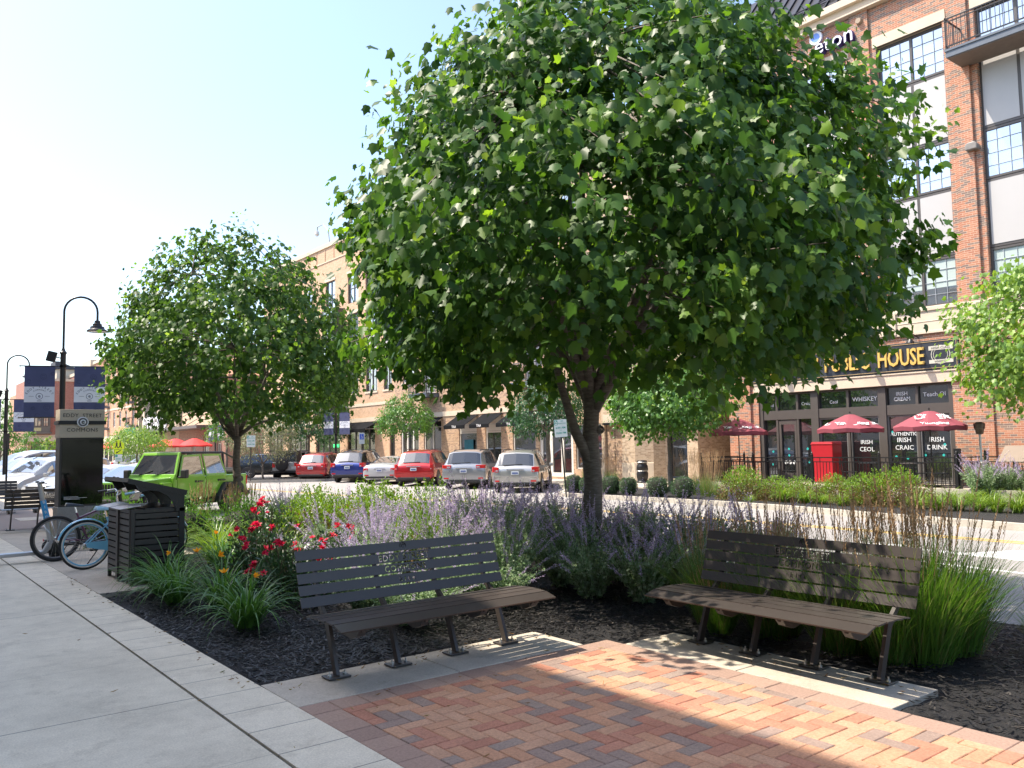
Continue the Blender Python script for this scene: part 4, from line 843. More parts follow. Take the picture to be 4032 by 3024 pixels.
def rose(label, loc, seed, R_=.45, h=.65, nf=8, n=2600, group='red rose bushes'):
    t = thing('rose_bush', label, 'rose bush', loc, 0, group); (V, F), P = mound(n, R_, R_, h, .05, seed, .75, .3); link('foliage', np_mesh('foliage', V, F, m_rose), t)
    r = random.Random(seed); mb = MB()
    for i in range(14): a = r.uniform(0, 6.28); mb.tube([(.04*math.cos(a), .04*math.sin(a), 0), (R_*.8*math.cos(a)*r.random(), R_*.8*math.sin(a)*r.random(), h*.95)], [.006, .003], 4)
    mb.build('stems', m_stem, t)
    for i in range(nf):
        a = r.uniform(2.6, 6.0); d = R_*r.uniform(.2, .95); z = h*(math.sqrt(max(.1, 1-(d/R_)**2*.8)))*r.uniform(.9, 1.1); pts = [(d*math.cos(a)+r.uniform(-.03, .03), d*math.sin(a)+r.uniform(-.03, .03), z+r.uniform(-.02, .03)) for _ in range(r.choice((1, 2, 3)))]
        pr = [flower_mesh(pts, s_, m_red, seed*50+i+k, 6, c_) for k, (s_, c_) in enumerate(((.050, .3), (.038, .8), (.024, 1.6)))]; V, F = join(pr); link('blossom', np_mesh('blossom', V, F, m_red), t)
    return t
def boxball(label, loc, seed, R_=.31, h=.62):
    t = thing('boxwood', label, 'shrub', loc, seed, 'clipped boxwood balls'); r = np.random.default_rng(seed); n = 3000; u = unit(r.normal(size=(n, 3))); s = 1+.05*np.sin(u[:, 0]*7+seed)+r.normal(size=n)*.03
    P = np.sign(u)*np.abs(u)**.85*s[:, None]*[R_, R_, h*.46]; P[:, 2] += h*.5; V, F = leaves(P, u+r.normal(size=(n, 3))*.8, u+r.normal(size=(n, 3))*.5, .034*r.uniform(.6, 1.2, n), 'oval', .2, .2); link('foliage', np_mesh('foliage', V, F, m_box), t)
    mb = MB(); mb.lathe([(0, .04), (.6, .06), (.9, .3), (.92, .6), (.7, .88), (0, .95)], 16); mb.v = [(x*R_, y*R_, z*h) for x, y, z in mb.v]; mb.build('core', m_core, t, smooth=180); return t
# near bed ---------------------------------------------------
daylily('daylily clump nearest the litter bin, wide dark green arching leaves', (2.80, 10.0, -.02), 1, .60, flowers=0, n=210)
daylily('daylily clump with one low orange bloom beside the sidewalk', (2.72, 9.25, -.02), 2, .55, flowers=1, n=190)
daylily('daylily clump with yellow blooms at the front of the row', (2.95, 8.55, -.02), 3, .58, flowers=2, n=190)
daylily('daylily clump standing alone on mulch at the near end of the row', (2.82, 7.52, -.02), 4, .52, flowers=2, n=170)
daylily('dark green daylily clump behind the litter bin hood', (3.9, 11.2, -.02), 5, .55, flowers=1)
for i, (x, y, lb) in enumerate([(4.1, 12.2, 'lime daylily clump behind the first red roses'), (4.8, 11.3, 'lime daylily clump between the roses and the russet shrubs'), (3.7, 13.3, 'lime daylily clump behind the litter bin'), (4.6, 13.4, 'lime daylily clump farther back below the left maple'), (5.5, 10.6, 'lime daylily clump at the foot of the first russet shrub')]):
    daylily(lb, (x, y, -.02), 40+i, .62, m_lily2, 0, 170, 'lime daylily clumps in the near bed')
rose('red rose bush behind the daylilies, the nearest to the left bench', (3.65, 8.5, 0), 61, .50, .62, 10)
rose('red rose bush with several blooms right of the daylily row', (3.75, 9.6, 0), 62, .48, .72, 12)
rose('tallest red rose bush, blooms above the other roses', (4.35, 10.9, 0), 63, .5, .88, 12)
rose('red rose bush just behind the left end of the left bench', (4.45, 8.9, 0), 64, .5, .66, 13)
SG = [(3.95, 7.35, .62, 'low sage clump behind the middle of the left bench', .45), (4.75, 7.0, .66, 'leafy sage clump behind the right end of the left bench', .35), (4.75, 8.3, .9, 'sage clump with purple spikes behind the left bench centre', 1), (5.55, 8.5, .98, 'sage clump with dense pink purple bloom left of the maple trunk', 1),
      (5.6, 7.25, .85, 'sage clump in front of and left of the maple trunk', .8), (6.3, 8.6, 1.12, 'tallest sage clump directly left of the maple trunk', 1), (6.1, 6.45, .72, 'green spreading sage clump spilling over the mulch between the benches', .5), (6.75, 7.2, .85, 'sage clump hiding the foot of the maple trunk', .8),
      (7.35, 6.5, .98, 'sage clump with grey purple spikes right of the maple trunk', 1), (6.75, 5.7, .85, 'sage clump behind the left end of the right bench', .9), (7.6, 5.4, .95, 'sage clump by the kerb behind the right bench', 1), (7.5, 8.4, 1.05, 'sage clump behind the maple trunk by the kerb', 1),
      (5.35, 9.6, .85, 'sage clump with blue spikes behind the red roses', 1), (4.2, 9.95, .55, 'small blue sage clump among the roses', 1), (6.6, 15.6, .85, 'grey sage clump beside the left maple trunk', 1), (7.2, 14.2, .8, 'grey sage clump right of the left maple trunk by the road', .9), (7.3, 9.9, .9, 'sage clump between the maple and the green shrubs', 1)]
SG += [(5.1, 6.75, .62, 'low leafy sage sprawling onto the mulch right of the left bench', .35), (4.3, 8.0, .75, 'sage clump filling the gap behind the left bench', .7), (5.2, 7.7, .85, 'sage clump between the left bench and the tall sage', 1), (6.0, 7.75, .95, 'sage clump pressed against the left of the maple trunk', .9),
       (6.35, 7.2, .8, 'green sage clump at the very front of the maple trunk', .5), (7.1, 7.0, .85, 'sage clump just right of the maple trunk foot', .7), (6.3, 5.9, .7, 'spreading sage clump left of the right bench', .7), (7.2, 5.9, 1.0, 'sage clump with dark purple spikes above the right bench left end', 1), (5.9, 9.3, 1.0, 'pale pink purple sage clump midway to the green shrubs', 1),
       (6.6, 9.2, 1.05, 'pale sage clump behind the tallest sage', 1), (5.0, 9.0, .9, 'sage clump with violet spikes right of the roses', 1), (5.0, 10.3, .8, 'small violet sage clump behind the roses', 1), (7.7, 7.4, 1.0, 'sage clump at the kerb right behind the maple', 1), (7.6, 9.2, 1.0, 'sage clump at the kerb left of the maple', 1), (4.0, 6.6, .5, 'small grey green sage under the left bench seat', .3)]
protoS = {}
for i, (x, y, h, lb, bl) in enumerate(SG):
    key = (i % 4) if bl > .6 else 10
    if key not in protoS:
        protoS[key] = sage(lb, (x, y, -.02), 70+i, 1.0, 120 if bl > .6 else 95, .75 if bl > .6 else .95, bloom=1 if bl > .6 else .3); protoS[key].scale = (max(h, .8)*1.05,)*2+(h*1.1,)
    else: dup(protoS[key], (x, y, -.02), i*1.3, lb, (max(h, .8)*1.05, max(h, .8)*1.05, h*1.1))
SPI = [(5.0, 8.05, .42, .95, 'upright green shrub with rusty leaves behind the right end of the left bench'), (6.2, 10.9, .72, .98, 'russet and green spirea behind the roses'), (5.6, 12.2, .72, .95, 'leftmost green spirea in front of the left maple'), (6.6, 12.3, .76, 1.0, 'green spirea in the middle of the hedge, red tinged'), (7.35, 11.6, .7, 1.0, 'green spirea nearest the kerb on the right of the group'),
       (7.3, 13.2, .7, .95, 'green spirea by the road behind the others'), (6.5, 13.9, .7, .9, 'rear green spirea under the left maple crown'), (6.7, 9.5, .42, .95, 'narrow upright spirea beside the tall sage')]
pS = None
for i, (x, y, R_, h, lb) in sorted(enumerate(SPI), key=lambda a: a[0] not in (1, 2)):
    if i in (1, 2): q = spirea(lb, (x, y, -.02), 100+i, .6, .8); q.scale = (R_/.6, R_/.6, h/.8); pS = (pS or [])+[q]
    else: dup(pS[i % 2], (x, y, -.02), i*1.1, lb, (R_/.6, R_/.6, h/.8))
RD = [(6.15, 3.05, 1.1, 'tall feathery grass clump behind the right end of the right bench'), (6.0, 3.55, .97, 'feathery grass clump behind the right half of the right bench'), (6.05, 4.2, .93, 'feathery grass clump behind the middle of the right bench'), (6.1, 4.85, .84, 'feathery grass clump behind the left half of the right bench'), (6.6, 3.0, .95, 'feathery grass clump right of the bench, spilling toward the kerb'), (5.78, 4.55, .45, 'small green grass tuft under the right bench'), (7.05, 2.5, .42, 'small grass tuft cut off by the right edge of the picture')]
RD += [(6.5, 3.45, .95, 'feathery grass clump second row behind the right bench'), (6.7, 4.5, .8, 'feathery grass clump second row, behind the bench centre'), (5.95, 3.15, .7, 'low grass tuft behind the right bench leg')]
rp = None
for i, (x, y, s_, lb) in enumerate(RD):
    if i < 2: q = reed(lb, (x, y, -.02), 120+i, .92, 1.28, 760, 46, r0=.2, spread=.62); q.scale = (s_,)*3; rp = (rp or [])+[q]
    else: dup(rp[i % 2], (x, y, -.02), i*2.1, lb, s_)
for i, (x, y, s_, lb) in enumerate([(5.2, 16.2, 1., 'golden feathery grass behind the litter bin hood'), (5.75, 16.0, .95, 'golden feathery grass between the bin and the left maple'), (6.5, 17.1, .9, 'golden feathery grass right behind the left maple trunk')]):
    if i == 0: q0 = reed(lb, (x, y, -.02), 140, .7, 1.05, 300, 60, pm_=m_plume2, group='golden grass clumps'); 
    else: dup(q0, (x, y, -.02), i*2., lb, s_)
for i, (x, y, lb) in enumerate([(4.6, 15.3, 'green leafy perennial behind the litter bin'), (5.5, 14.8, 'green leafy perennial before the left maple trunk'), (3.6, 15.6, 'green leafy perennial beside the kiosk')]):
    (V, F), P = mound(2600, .6, .6, .85, .05, 150+i, .6, .3); t = thing('perennial', lb, 'plant', (x, y, 0), 0, 'leafy perennials by the kiosk'); link('foliage', np_mesh('foliage', V, F, m_pear), t); core(t, .5, .5, .6)
# far bed -----------------------------------------------------
for i, px in enumerate((2245, 2300, 2393, 2463, 2578, 2680)):
    y_ = [22.9, 22.0, 20.95, 20.1, 18.75, 17.45][i]; x_ = (ray(px, 1900).x/ray(px, 1900).y)*y_
    lb = ['clipped boxwood ball beside the silver car', 'clipped boxwood ball second from the silver car', 'clipped boxwood ball just right of the big maple trunk', 'small clipped boxwood ball in the middle of the row', 'clipped boxwood ball in front of the thin trunked tree', 'clipped boxwood ball beside the brown plumed grass'][i]
    boxball(lb, (x_+.35, y_+.2, -.17), 160+i, [.32, .3, .33, .29, .36, .36][i], [.66, .62, .66, .62, .66, .70][i])
FAR = [(2925, 15.9, 1.0, 'large upright green shrub at the left of the patio fence'), (3050, 14.9, .72, 'smaller green shrub second along the patio fence'), (3150, 14.1, .72, 'green shrub third along the patio fence'), (3290, 13.2, .78, 'green shrub below the middle umbrella'), (3400, 12.0, .85, 'reddish green shrub before the patio fence'), (3520, 11.3, 1.02, 'largest dark leaved shrub at the right end of the patio fence')]
for i, (px, y_, h, lb) in enumerate(FAR):
    x_ = (ray(px, 1900).x/ray(px, 1900).y)*y_
    if i == 0: fq = spirea(lb, (x_, y_, -.18), 180, .80, 1.0, 7000, 'green shrubs along the patio fence', .05, .55); fq.scale = (1, 1, h)
    elif i == 5: fr2 = spirea(lb, (x_, y_, -.18), 185, .95, 1.0, 8000, 'green shrubs along the patio fence', .05, .6); fr2.scale = (1, 1, h)
    else: dup(fq, (x_, y_, -.18), i*1.7, lb, (.85, .85, h))
for i, (px, y_, lb) in enumerate([(2790, 17.6, 'brown plumed grass clump beside the last boxwood ball'), (2740, 18.5, 'brown plumed grass clump before the dark passage')]):
    x_ = (ray(px, 1900).x/ray(px, 1900).y)*y_
    if i == 0: fg = reed(lb, (x_, y_, -.18), 190, .8, 1.5, 260, 70, group='plumed grasses across the road', r0=.25, spread=.6); fg.scale = (1.05,)*3
    else: dup(fg, (x_, y_, -.18), 2, lb, 1.05)
for i, (x_, y_, lb) in enumerate([(26.9, 28.6, 'tan plumed grass at the foot of the pale shop window'), (26.8, 26.9, 'tan plumed grass beside the yellow brick column')]): dup(fg, (x_, y_, -.13), i*2+1, lb, .8)
FL = [(3085, 14.3), (3170, 13.55), (3235, 13.0), (3310, 12.3), (3390, 11.9), (3610, 10.35), (3690, 9.75), (3770, 9.35), (3850, 8.95), (3920, 8.5), (4000, 8.1), (2950, 14.9), (3650, 11.0), (3740, 10.4), (3820, 10.0), (3900, 9.4), (4030, 9.0), (2860, 16.3)]
nm = ['first', 'second', 'third', 'fourth', 'fifth', 'sixth', 'seventh', 'eighth', 'ninth', 'tenth', 'eleventh']
lf = None
for i, (px, y_) in enumerate(FL):
    x_ = (ray(px, 1900).x/ray(px, 1900).y)*y_
    lb = ('%s lime daylily clump from the left along the far kerb' % nm[i]) if i < 11 else ['tiny lime daylily tuft at the far kerb below the upright shrub', 'rear lime daylily clump left of the far sage', 'rear lime daylily clump in front of the far sage', 'rear lime daylily clump below the fence gate', 'rear lime daylily clump under the folded board', 'rear lime daylily clump at the right edge', 'small lime daylily clump right of the brown plumed grass'][i-11]
    if i < 2: q = daylily(lb, (x_, y_, -.18), 200+i, .52, m_lily2, 0, 190, 'lime daylily clumps across the road'); lf = (lf or [])+[q]
    else: dup(lf[i % 2], (x_, y_, -.18), i, lb, .5 if i in (11, 17) else .95 if 5 <= i else .72)
for i, (px, y_, s_, lb) in enumerate([(3870, 10.3, 1.35, 'purple sage clump across the road by the fence gate'), (3960, 9.9, 1.25, 'purple sage clump across the road below the folded board'), (4050, 9.4, 1.2, 'purple sage clump across the road at the right edge')]):
    x_ = (ray(px, 1900).x/ray(px, 1900).y)*y_; dup(protoS[i], (x_, y_, -.17), i, lb, s_)
# ------------------------------------------------------------------ buildings
RB = (.46, .16, .095); 
m_pub = brick_mat('red pub brick', [(.50, .215, .125), (.45, .185, .11), (.53, .245, .145), (.24, .165, .135), (.48, .20, .115), (.29, .20, .155)], (.62, .52, .40))
m_tan = brick_mat('tan brick', [(.52, .34, .215), (.56, .375, .24), (.42, .27, .17), (.50, .32, .20), (.34, .215, .15)], (.60, .50, .38))
m_buff = brick_mat('buff brick', [(.62, .40, .25), (.66, .43, .275), (.54, .34, .21), (.60, .38, .235)], (.64, .50, .37))
m_orb = brick_mat('orange brick', [(.58, .31, .185), (.62, .345, .21), (.50, .26, .16)], (.60, .46, .36), ms=.003)
m_yel2 = brick_mat('yellow brown brick', [(.56, .42, .29), (.60, .46, .32), (.50, .37, .25), (.42, .30, .20)], (.62, .52, .40))
m_redb = brick_mat('far red brick', [(.40, .175, .13), (.44, .20, .15), (.36, .16, .12)], (.45, .33, .28), ms=.003)
m_brn = brick_mat('restaurant brown brick', [(.36, .18, .13), (.40, .21, .155), (.28, .15, .11)], (.42, .34, .28), ms=.003)
m_stone = joint_mat('limestone', (.58, .49, .37)); m_stone2 = pm('smooth limestone', (.60, .50, .38), .8, var=.08, vs=2, bmp=.2, bs_=60)
m_frame = pm('dark bronze window frame', (.085, .075, .068), .4, var=.05); m_panel = pm('pale grey metal panel', (.47, .455, .44), .5, var=.03, vs=1); m_wfr = pm('white window frame', (.66, .63, .58), .5, var=.04)
m_gbar = pm('grey glazing bar', (.42, .45, .48), .5, var=0)
def glass_mat(name, tint, refl, rough=.03, vs=.0, mx=.95):
    m, nt, b = new_mat(name); b.inputs['Base Color'].default_value = (*tint, 1); b.inputs['Roughness'].default_value = .25
    gl = N(nt, 'ShaderNodeBsdfGlossy', inp={'Color': (.92, .96, 1, 1), 'Roughness': rough}); ms = N(nt, 'ShaderNodeMixShader')
    lw = N(nt, 'ShaderNodeLayerWeight', inp={'Blend': .35}); mr = N(nt, 'ShaderNodeMapRange', inp={'From Min': 0., 'From Max': 1., 'To Min': refl, 'To Max': mx}); L(nt, lw.outputs['Fresnel'], mr.inputs[0]); L(nt, mr.outputs[0], ms.inputs[0])
    co = objco(nt); bm_ = N(nt, 'ShaderNodeBump', inp={'Strength': .02, 'Distance': .05}); L(nt, noise(nt, co, .8, 2), bm_.inputs['Height']); L(nt, bm_.outputs[0], gl.inputs['Normal'])
    L(nt, b.outputs[0], ms.inputs[1]); L(nt, gl.outputs[0], ms.inputs[2]); L(nt, ms.outputs[0], nt.nodes['Material Output'].inputs[0]); MATS[name] = m; return m
m_glass = glass_mat('dark shop glass', (.012, .014, .016), .16); m_gsky = glass_mat('sky-tinted coated glass', (.16, .22, .30), .50); m_gdim = glass_mat('window glass', (.06, .075, .085), .35); m_blind = pm('roller blind', (.42, .50, .47), .6, var=.03)  # m_gsky: reflected sky partly put into the pane's own blue tint
def wall_quads(mb, u0, u1, z0, z1, ops, depth=.22, mi=0, y=0.):
    us = sorted({u0, u1, *[min(max(o[k], u0), u1) for o in ops for k in (0, 1)]}); zs = sorted({z0, z1, *[min(max(o[k], z0), z1) for o in ops for k in (2, 3)]})
    inside = lambda u, z: any(o[0] < u < o[1] and o[2] < z < o[3] for o in ops)
    for i in range(len(us)-1):
        j = 0
        while j < len(zs)-1:
            um = (us[i]+us[i+1])/2
            if inside(um, (zs[j]+zs[j+1])/2): j += 1; continue
            k = j
            while k+1 < len(zs)-1 and not inside(um, (zs[k+1]+zs[k+2])/2): k += 1
            mb.add([(us[i], y, zs[j]), (us[i+1], y, zs[j]), (us[i+1], y, zs[k+1]), (us[i], y, zs[k+1])], [(0, 1, 2, 3)], mi); j = k+1
    for a, b_, c_, d in [o[:4] for o in ops]:
        e = y+depth; mb.add([(a, y, c_), (a, y, d), (a, e, d), (a, e, c_)], [(0, 1, 2, 3)], mi); mb.add([(b_, y, c_), (b_, e, c_), (b_, e, d), (b_, y, d)], [(0, 1, 2, 3)], mi)
        mb.add([(a, y, d), (b_, y, d), (b_, e, d), (a, e, d)], [(0, 1, 2, 3)], mi); mb.add([(a, y, c_), (a, e, c_), (b_, e, c_), (b_, y, c_)], [(0, 1, 2, 3)], mi)
def building(name, label, loc, rz, W, H, D, ops, mat, cat='building', depth=.22, back=True, y=0.):
    t = thing(name, label, cat, loc, rz); mb = MB(); wall_quads(mb, 0, W, -.4, H, ops, depth)
    mb.add([(0, 0, -.4), (0, D, -.4), (0, D, H), (0, 0, H)], [(0, 1, 2, 3)]); mb.add([(W, 0, -.4), (W, 0, H), (W, D, H), (W, D, -.4)], [(0, 1, 2, 3)]); mb.add([(0, D, -.4), (W, D, -.4), (W, D, H), (0, D, H)], [(0, 1, 2, 3)])
    o = mb.build('wall', mat, t)
    rf = MB(); rf.box((.02, .3, H-.35), (W-.02, D-.02, H-.3)); rf.build('roof', pm('roof membrane', (.12, .12, .12), .9), t)
    it = MB(); it.box((.3, depth+.5, -.3), (W-.3, D-.3, H-.5)); it.build('interior', m_dk, t)
    return t
def win(t, u0, u1, z0, z1, y=.12, cols=1, rows=1, fw=.06, mw=.018, fm=None, gm_=None, name='window', grid=None, d=.07):
    fm = fm or m_frame; gm_ = gm_ or m_gdim; mb = MB(); g = .0015
    mb.box((u0+g, y, z0+g), (u1-g, y+d, z0+fw)); mb.box((u0+g, y, z1-fw), (u1-g, y+d, z1-g)); mb.box((u0+g, y, z0+fw), (u0+fw, y+d, z1-fw)); mb.box((u1-fw, y, z0+fw), (u1-g, y+d, z1-fw))
    for i in range(1, cols): x = u0+(u1-u0)*i/cols; mb.box((x-fw*.55, y, z0+fw), (x+fw*.55, y+d, z1-fw))
    for j in range(1, rows): z = z0+(z1-z0)*j/rows; mb.box((u0+fw, y+.004, z-fw*.4), (u1-fw, y+d-.004, z+fw*.4))
    gb = MB()
    if grid:
        nc, nr = grid; mw *= .7
        for c_ in range(cols):
            a, b_ = u0+(u1-u0)*c_/cols, u0+(u1-u0)*(c_+1)/cols
            for i in range(1, nc): x = a+(b_-a)*i/nc; gb.box((x-mw/2, y+.02, z0+fw), (x+mw/2, y+d-.012, z1-fw))
        for j in range(1, nr): z = z0+(z1-z0)*j/nr; gb.box((u0+fw, y+.022, z-mw/2), (u1-fw, y+d-.014, z+mw/2))
    f = mb.build(name, fm, t); pn = MB(); pn.box((u0+fw*.5, y+d-.02, z0+fw*.5), (u1-fw*.5, y+d-.012, z1-fw*.5)); pn.build('pane', gm_, f)
    if grid: gb.build('glazing_bars', fm if fm is m_wfr else m_gbar, f)
    return f
def boxpart(name, a, b_, mat, t, bev=0): mb = MB(); mb.box(a, b_); return mb.build(name, mat, t, bev=bev)
FX = 28.0; RZ = -PI/2
# --- public house: local u = 21.2 - y
Y0 = 21.2; U = lambda y: Y0-y
bays = [(17.75, 15.45), (14.31, 12.01), (11.0, 8.7), (7.4, 5.1), (4.0, 1.7)]
ops = [(U(19.78), U(12.33), 0.0, 3.45), (U(9.45), U(3.0), 0., 3.45)]+[(U(a), U(b_), 6.0, 15.5) for a, b_ in bays]
pub = building('public_house', 'red brick public house with a long black and gold sign and tall grey window bays', (FX, Y0, 0), RZ, 29, 17.1, 14, ops, m_pub, depth=.3)
tr = MB(); 
for a, b_ in ((U(19.95), U(12.1)), (U(9.6), U(2.8))): tr.box((a, -.06, 3.45), (b_, .1, 3.83)); tr.box((a-.05, -.09, 3.80), (b_+.05, .0, 3.86))
tr.box((0.0, -.05, 5.12), (29, .05, 5.95)); tr.box((0, -.09, 5.86), (29, .05, 5.99)); tr.box((0, -.075, 5.10), (29, .04, 5.2)); tr.box((0, -.065, 5.50), (29, .0, 5.53))
for y_ in (21.2, 11.98, 14.95): tr.box((U(y_), -.11, 5.15), (U(y_)+.9, .0, 5.94))
for a, b_ in bays: tr.box((U(a)-.12, -.03, 15.5), (U(b_)+.12, .1, 15.88)); tr.box((U(a)-.03, -.05, 5.93), (U(b_)+.03, .25, 6.01))
tr.box((-.05, -.15, 17.05), (29, .3, 17.35)); tr.box((-.05, -.32, 17.35), (29, .3, 17.62)); tr.box((-.05, -.25, 17.0), (29, .0, 17.06))
tr.build('stone_trim', m_stone2, pub, bev=.012)
pl = MB()
for a, b_ in ((11.98, 11.03), (15.42, 14.34), (8.67, 7.43), (5.07, 4.03)): pl.box((U(a)+.22, -.09, 5.99), (U(b_)-.18, -.001, 17.0))
pl.box((U(21.2)+.3, -.09, 0), (U(20.1), -.001, 5.1)); pl.box((U(12.0), -.07, 0), (U(11.1), -.001, 5.1)); pl.box((U(10.7), -.10, 0), (U(9.7), -.001, 5.1)); pl.build('pilaster', m_pub, pub)
mr = MB(); mr.add([(-.05, -.1, 17.62), (29, -.1, 17.62), (29, 2.6, 21.0), (-.05, 2.6, 21.0)], [(0, 1, 2, 3)]); rfo = mr.build('mansard_roof', pm('black standing seam metal', (.035, .035, .042), .35, .6, var=.1), pub)
rb = MB(); 
for i in range(60): rb.add([(i*.5, -.1, 17.62), (i*.5+.035, -.1, 17.62), (i*.5+.035, 2.6, 21.0), (i*.5, 2.6, 21.0), (i*.5, -.15, 17.67), (i*.5+.035, -.15, 17.67), (i*.5+.035, 2.55, 21.05), (i*.5, 2.55, 21.05)], [(4,5,6,7),(0,4,7,3),(1,2,6,5)])
rb.tube([(0, .35, 18.3), (29, .35, 18.3)], .03, 6); rb.tube([(0, .25, 18.15), (29, .25, 18.15)], .03, 6); rb.build('roof_seams', MATS['black standing seam metal'], rfo)
for bi, (a, b_) in enumerate(bays):
    u0, u1 = U(a), U(b_)
    for k, (z0, z1, kind) in enumerate(((6.01, 7.62, 'w'), (7.64, 9.84, 'p'), (9.86, 11.5, 'w'), (11.52, 13.82, 'p'), (13.84, 15.49, 'w'))):
        if kind == 'w':
            f = win(pub, u0, u1, z0, z1, .16, 2, 1, .075, .016, m_frame, m_gsky if k else m_gdim, grid=(3, 4))  # upper rows take the sky-tinted glass, the lowest row the dim one
            if k == 0 and bi in (1, 2):
                bl = MB()
                for q in range(2): bl.box((u0+.1+q*(u1-u0)/2, .205, 6.62), (u0-.06+(q+1)*(u1-u0)/2, .209, 7.54))
                bl.build('blind', m_blind, f)
        else:
            mb = MB(); mb.box((u0+.002, .17, z0), (u1-.002, .26, z1)); f = mb.build('spandrel', m_frame, pub); mm = (u0+u1)/2
            for q0, q1 in ((u0+.07, mm-.05), (mm+.05, u1-.07)): boxpart('panel', (q0, .155, z0+.09), (q1, .18, z1-.09), m_panel, f)
def balcony(t, u0, u1, z, d=1.1, H=1.0, name='balcony', mat=None):
    mat = mat or m_blk; mb = MB(); mb.box((u0, -d, z-.26), (u1, -.002, z-.04)); mb.box((u0-.03, -d-.03, z-.07), (u1+.03, -.002, z)); o = mb.build(name, pm('steel blue grey', (.10, .12, .15), .5), t)
    rl = MB(); rl.box((u0, -d, z+H-.04), (u1, -d+.04, z+H)); rl.box((u0, -d, z+.08), (u1, -d+.03, z+.12)); rl.box((u0, -d, z+H-.14), (u1, -d+.03, z+H-.11))
    for u in (u0, u1-.04): rl.box((u, -d, z), (u+.04, -d+.04, z+H+.03)); rl.box((u, -d, z+H-.04), (u+.04, 0, z+H)); rl.box((u, -d, z+.08), (u+.03, 0, z+.12))
    n = int((u1-u0)/.125)
    for i in range(1, n): u = u0+(u1-u0)*i/n; rl.box((u-.008, -d+.01, z+.1), (u+.008, -d+.026, z+H-.04))
    for i in range(1, int(d/.125)): 
        for u in (u0+.012, u1-.028): rl.box((u, -d+i*.125, z+.1), (u+.016, -d+i*.125+.016, z+H-.04))
    rl.build('railing', mat, o); return o
balcony(pub, U(11.45), U(8.2), 13.95, 1.15, 1.02)
sl = MB(); sl.box((U(11.43), -1.12, 13.66), (U(8.22), -.003, 13.685)); sl.build('balcony_soffit', pm('brown soffit', (.16, .13, .11), .7), pub)
# sign board
sg = MB(); sg.box((U(20.35), -.10, 3.88), (U(12.03), -.03, 4.86)); sgn = sg.build('sign_board', pm('black sign paint', (.028, .032, .042), .45, var=.35, vs=1.2), pub)
gold = pm('gold leaf', (.78, .52, .14), .35, .25, var=.12, vs=8)
bd = MB(); 
for a, b_, c_, d in ((U(20.3), U(12.08), 4.80, 4.82), (U(20.3), U(12.08), 3.92, 3.94), (U(20.3), U(20.28), 3.92, 4.82), (U(12.1), U(12.08), 3.92, 4.82)): bd.box((a, -.115, c_), (b_, -.095, d))
bd.build('sign_border', pm('dull gold', (.40, .28, .14), .5), sgn)
for txt, yl, yr in (("PUBLIC", 16.75, 15.05), ("HOUSE", 14.72, 13.12), ("O'ROURKE'S", 19.75, 17.0)):
    me = text_mesh(txt, .80, ext=.03, align='LEFT', bold=.012, spacing=.98); xs = [v.co.x for v in me.vertices]; x0_, x1_ = min(xs), max(xs); k = (yl-yr)/(x1_-x0_)
    for v in me.vertices: v.co.x = (v.co.x-x0_)*k
    me.materials.append(gold); o = link('lettering', me, sgn); o.location = (U(yl), -.13, 4.10); o.rotation_euler = (PI/2, 0, 0)
cr = pm('cream print', (.55, .52, .44), .6, var=0)
bn = MB(); bn.torus((U(12.6), -.105, 4.36), .30, .012, 'y', 30, 4, sq=.3); bn.torus((U(12.6), -.105, 4.36), .23, .008, 'y', 30, 4, sq=.3); bn.box((U(12.98), -.112, 4.52), (U(12.2), -.102, 4.66)); bn.box((U(12.98), -.112, 4.08), (U(12.2), -.102, 4.2)); bn.build('whiskey_emblem', cr, sgn)
lettering('HIGH CLASS', .11, m_ink, sgn, (U(12.59), -.115, 4.55)); lettering('WHISKEY', .10, m_ink, sgn, (U(12.59), -.115, 4.105))
bn = MB(); bn.torus((U(20.02), -.105, 4.3), .2, .01, 'y', 24, 4, sq=.3); bn.build('scroll_emblem', cr, sgn)
for y_ in (13.35, 15.1, 16.9, 18.7):
    gl = MB(); gl.tube([(U(y_), .0, 5.0), (U(y_), -.18, 5.06), (U(y_), -.42, 5.12), (U(y_), -.55, 5.02), (U(y_), -.56, 4.93)], .016, 6); gl.lathe([(.03, .16), (.05, .1), (.11, .02), (.13, -.04), (.11, -.03)], 12, c=(U(y_), -.56, 4.82)); gl.build('gooseneck_light', m_blk, pub, smooth=50)
wl = MB(); wl.prism([(U(11.42), 10.83), (U(11.05), 10.83), (U(11.05), 11.0), (U(11.12), 11.08), (U(11.35), 11.08), (U(11.42), 11.0)], -.26, 0, 'xz'); wl.build('wall_light', pm('grey fitting', (.22, .2, .18), .5), pub, bev=.03)
wl = MB(); wl.lathe([(0, -.22), (.10, -.22), (.13, -.12), (.13, 0)], 14, axis='y', c=(U(14.8), 0, 16.65)); wl.build('wall_light', pm('tan fitting', (.35, .26, .18), .6), pub, smooth=50)
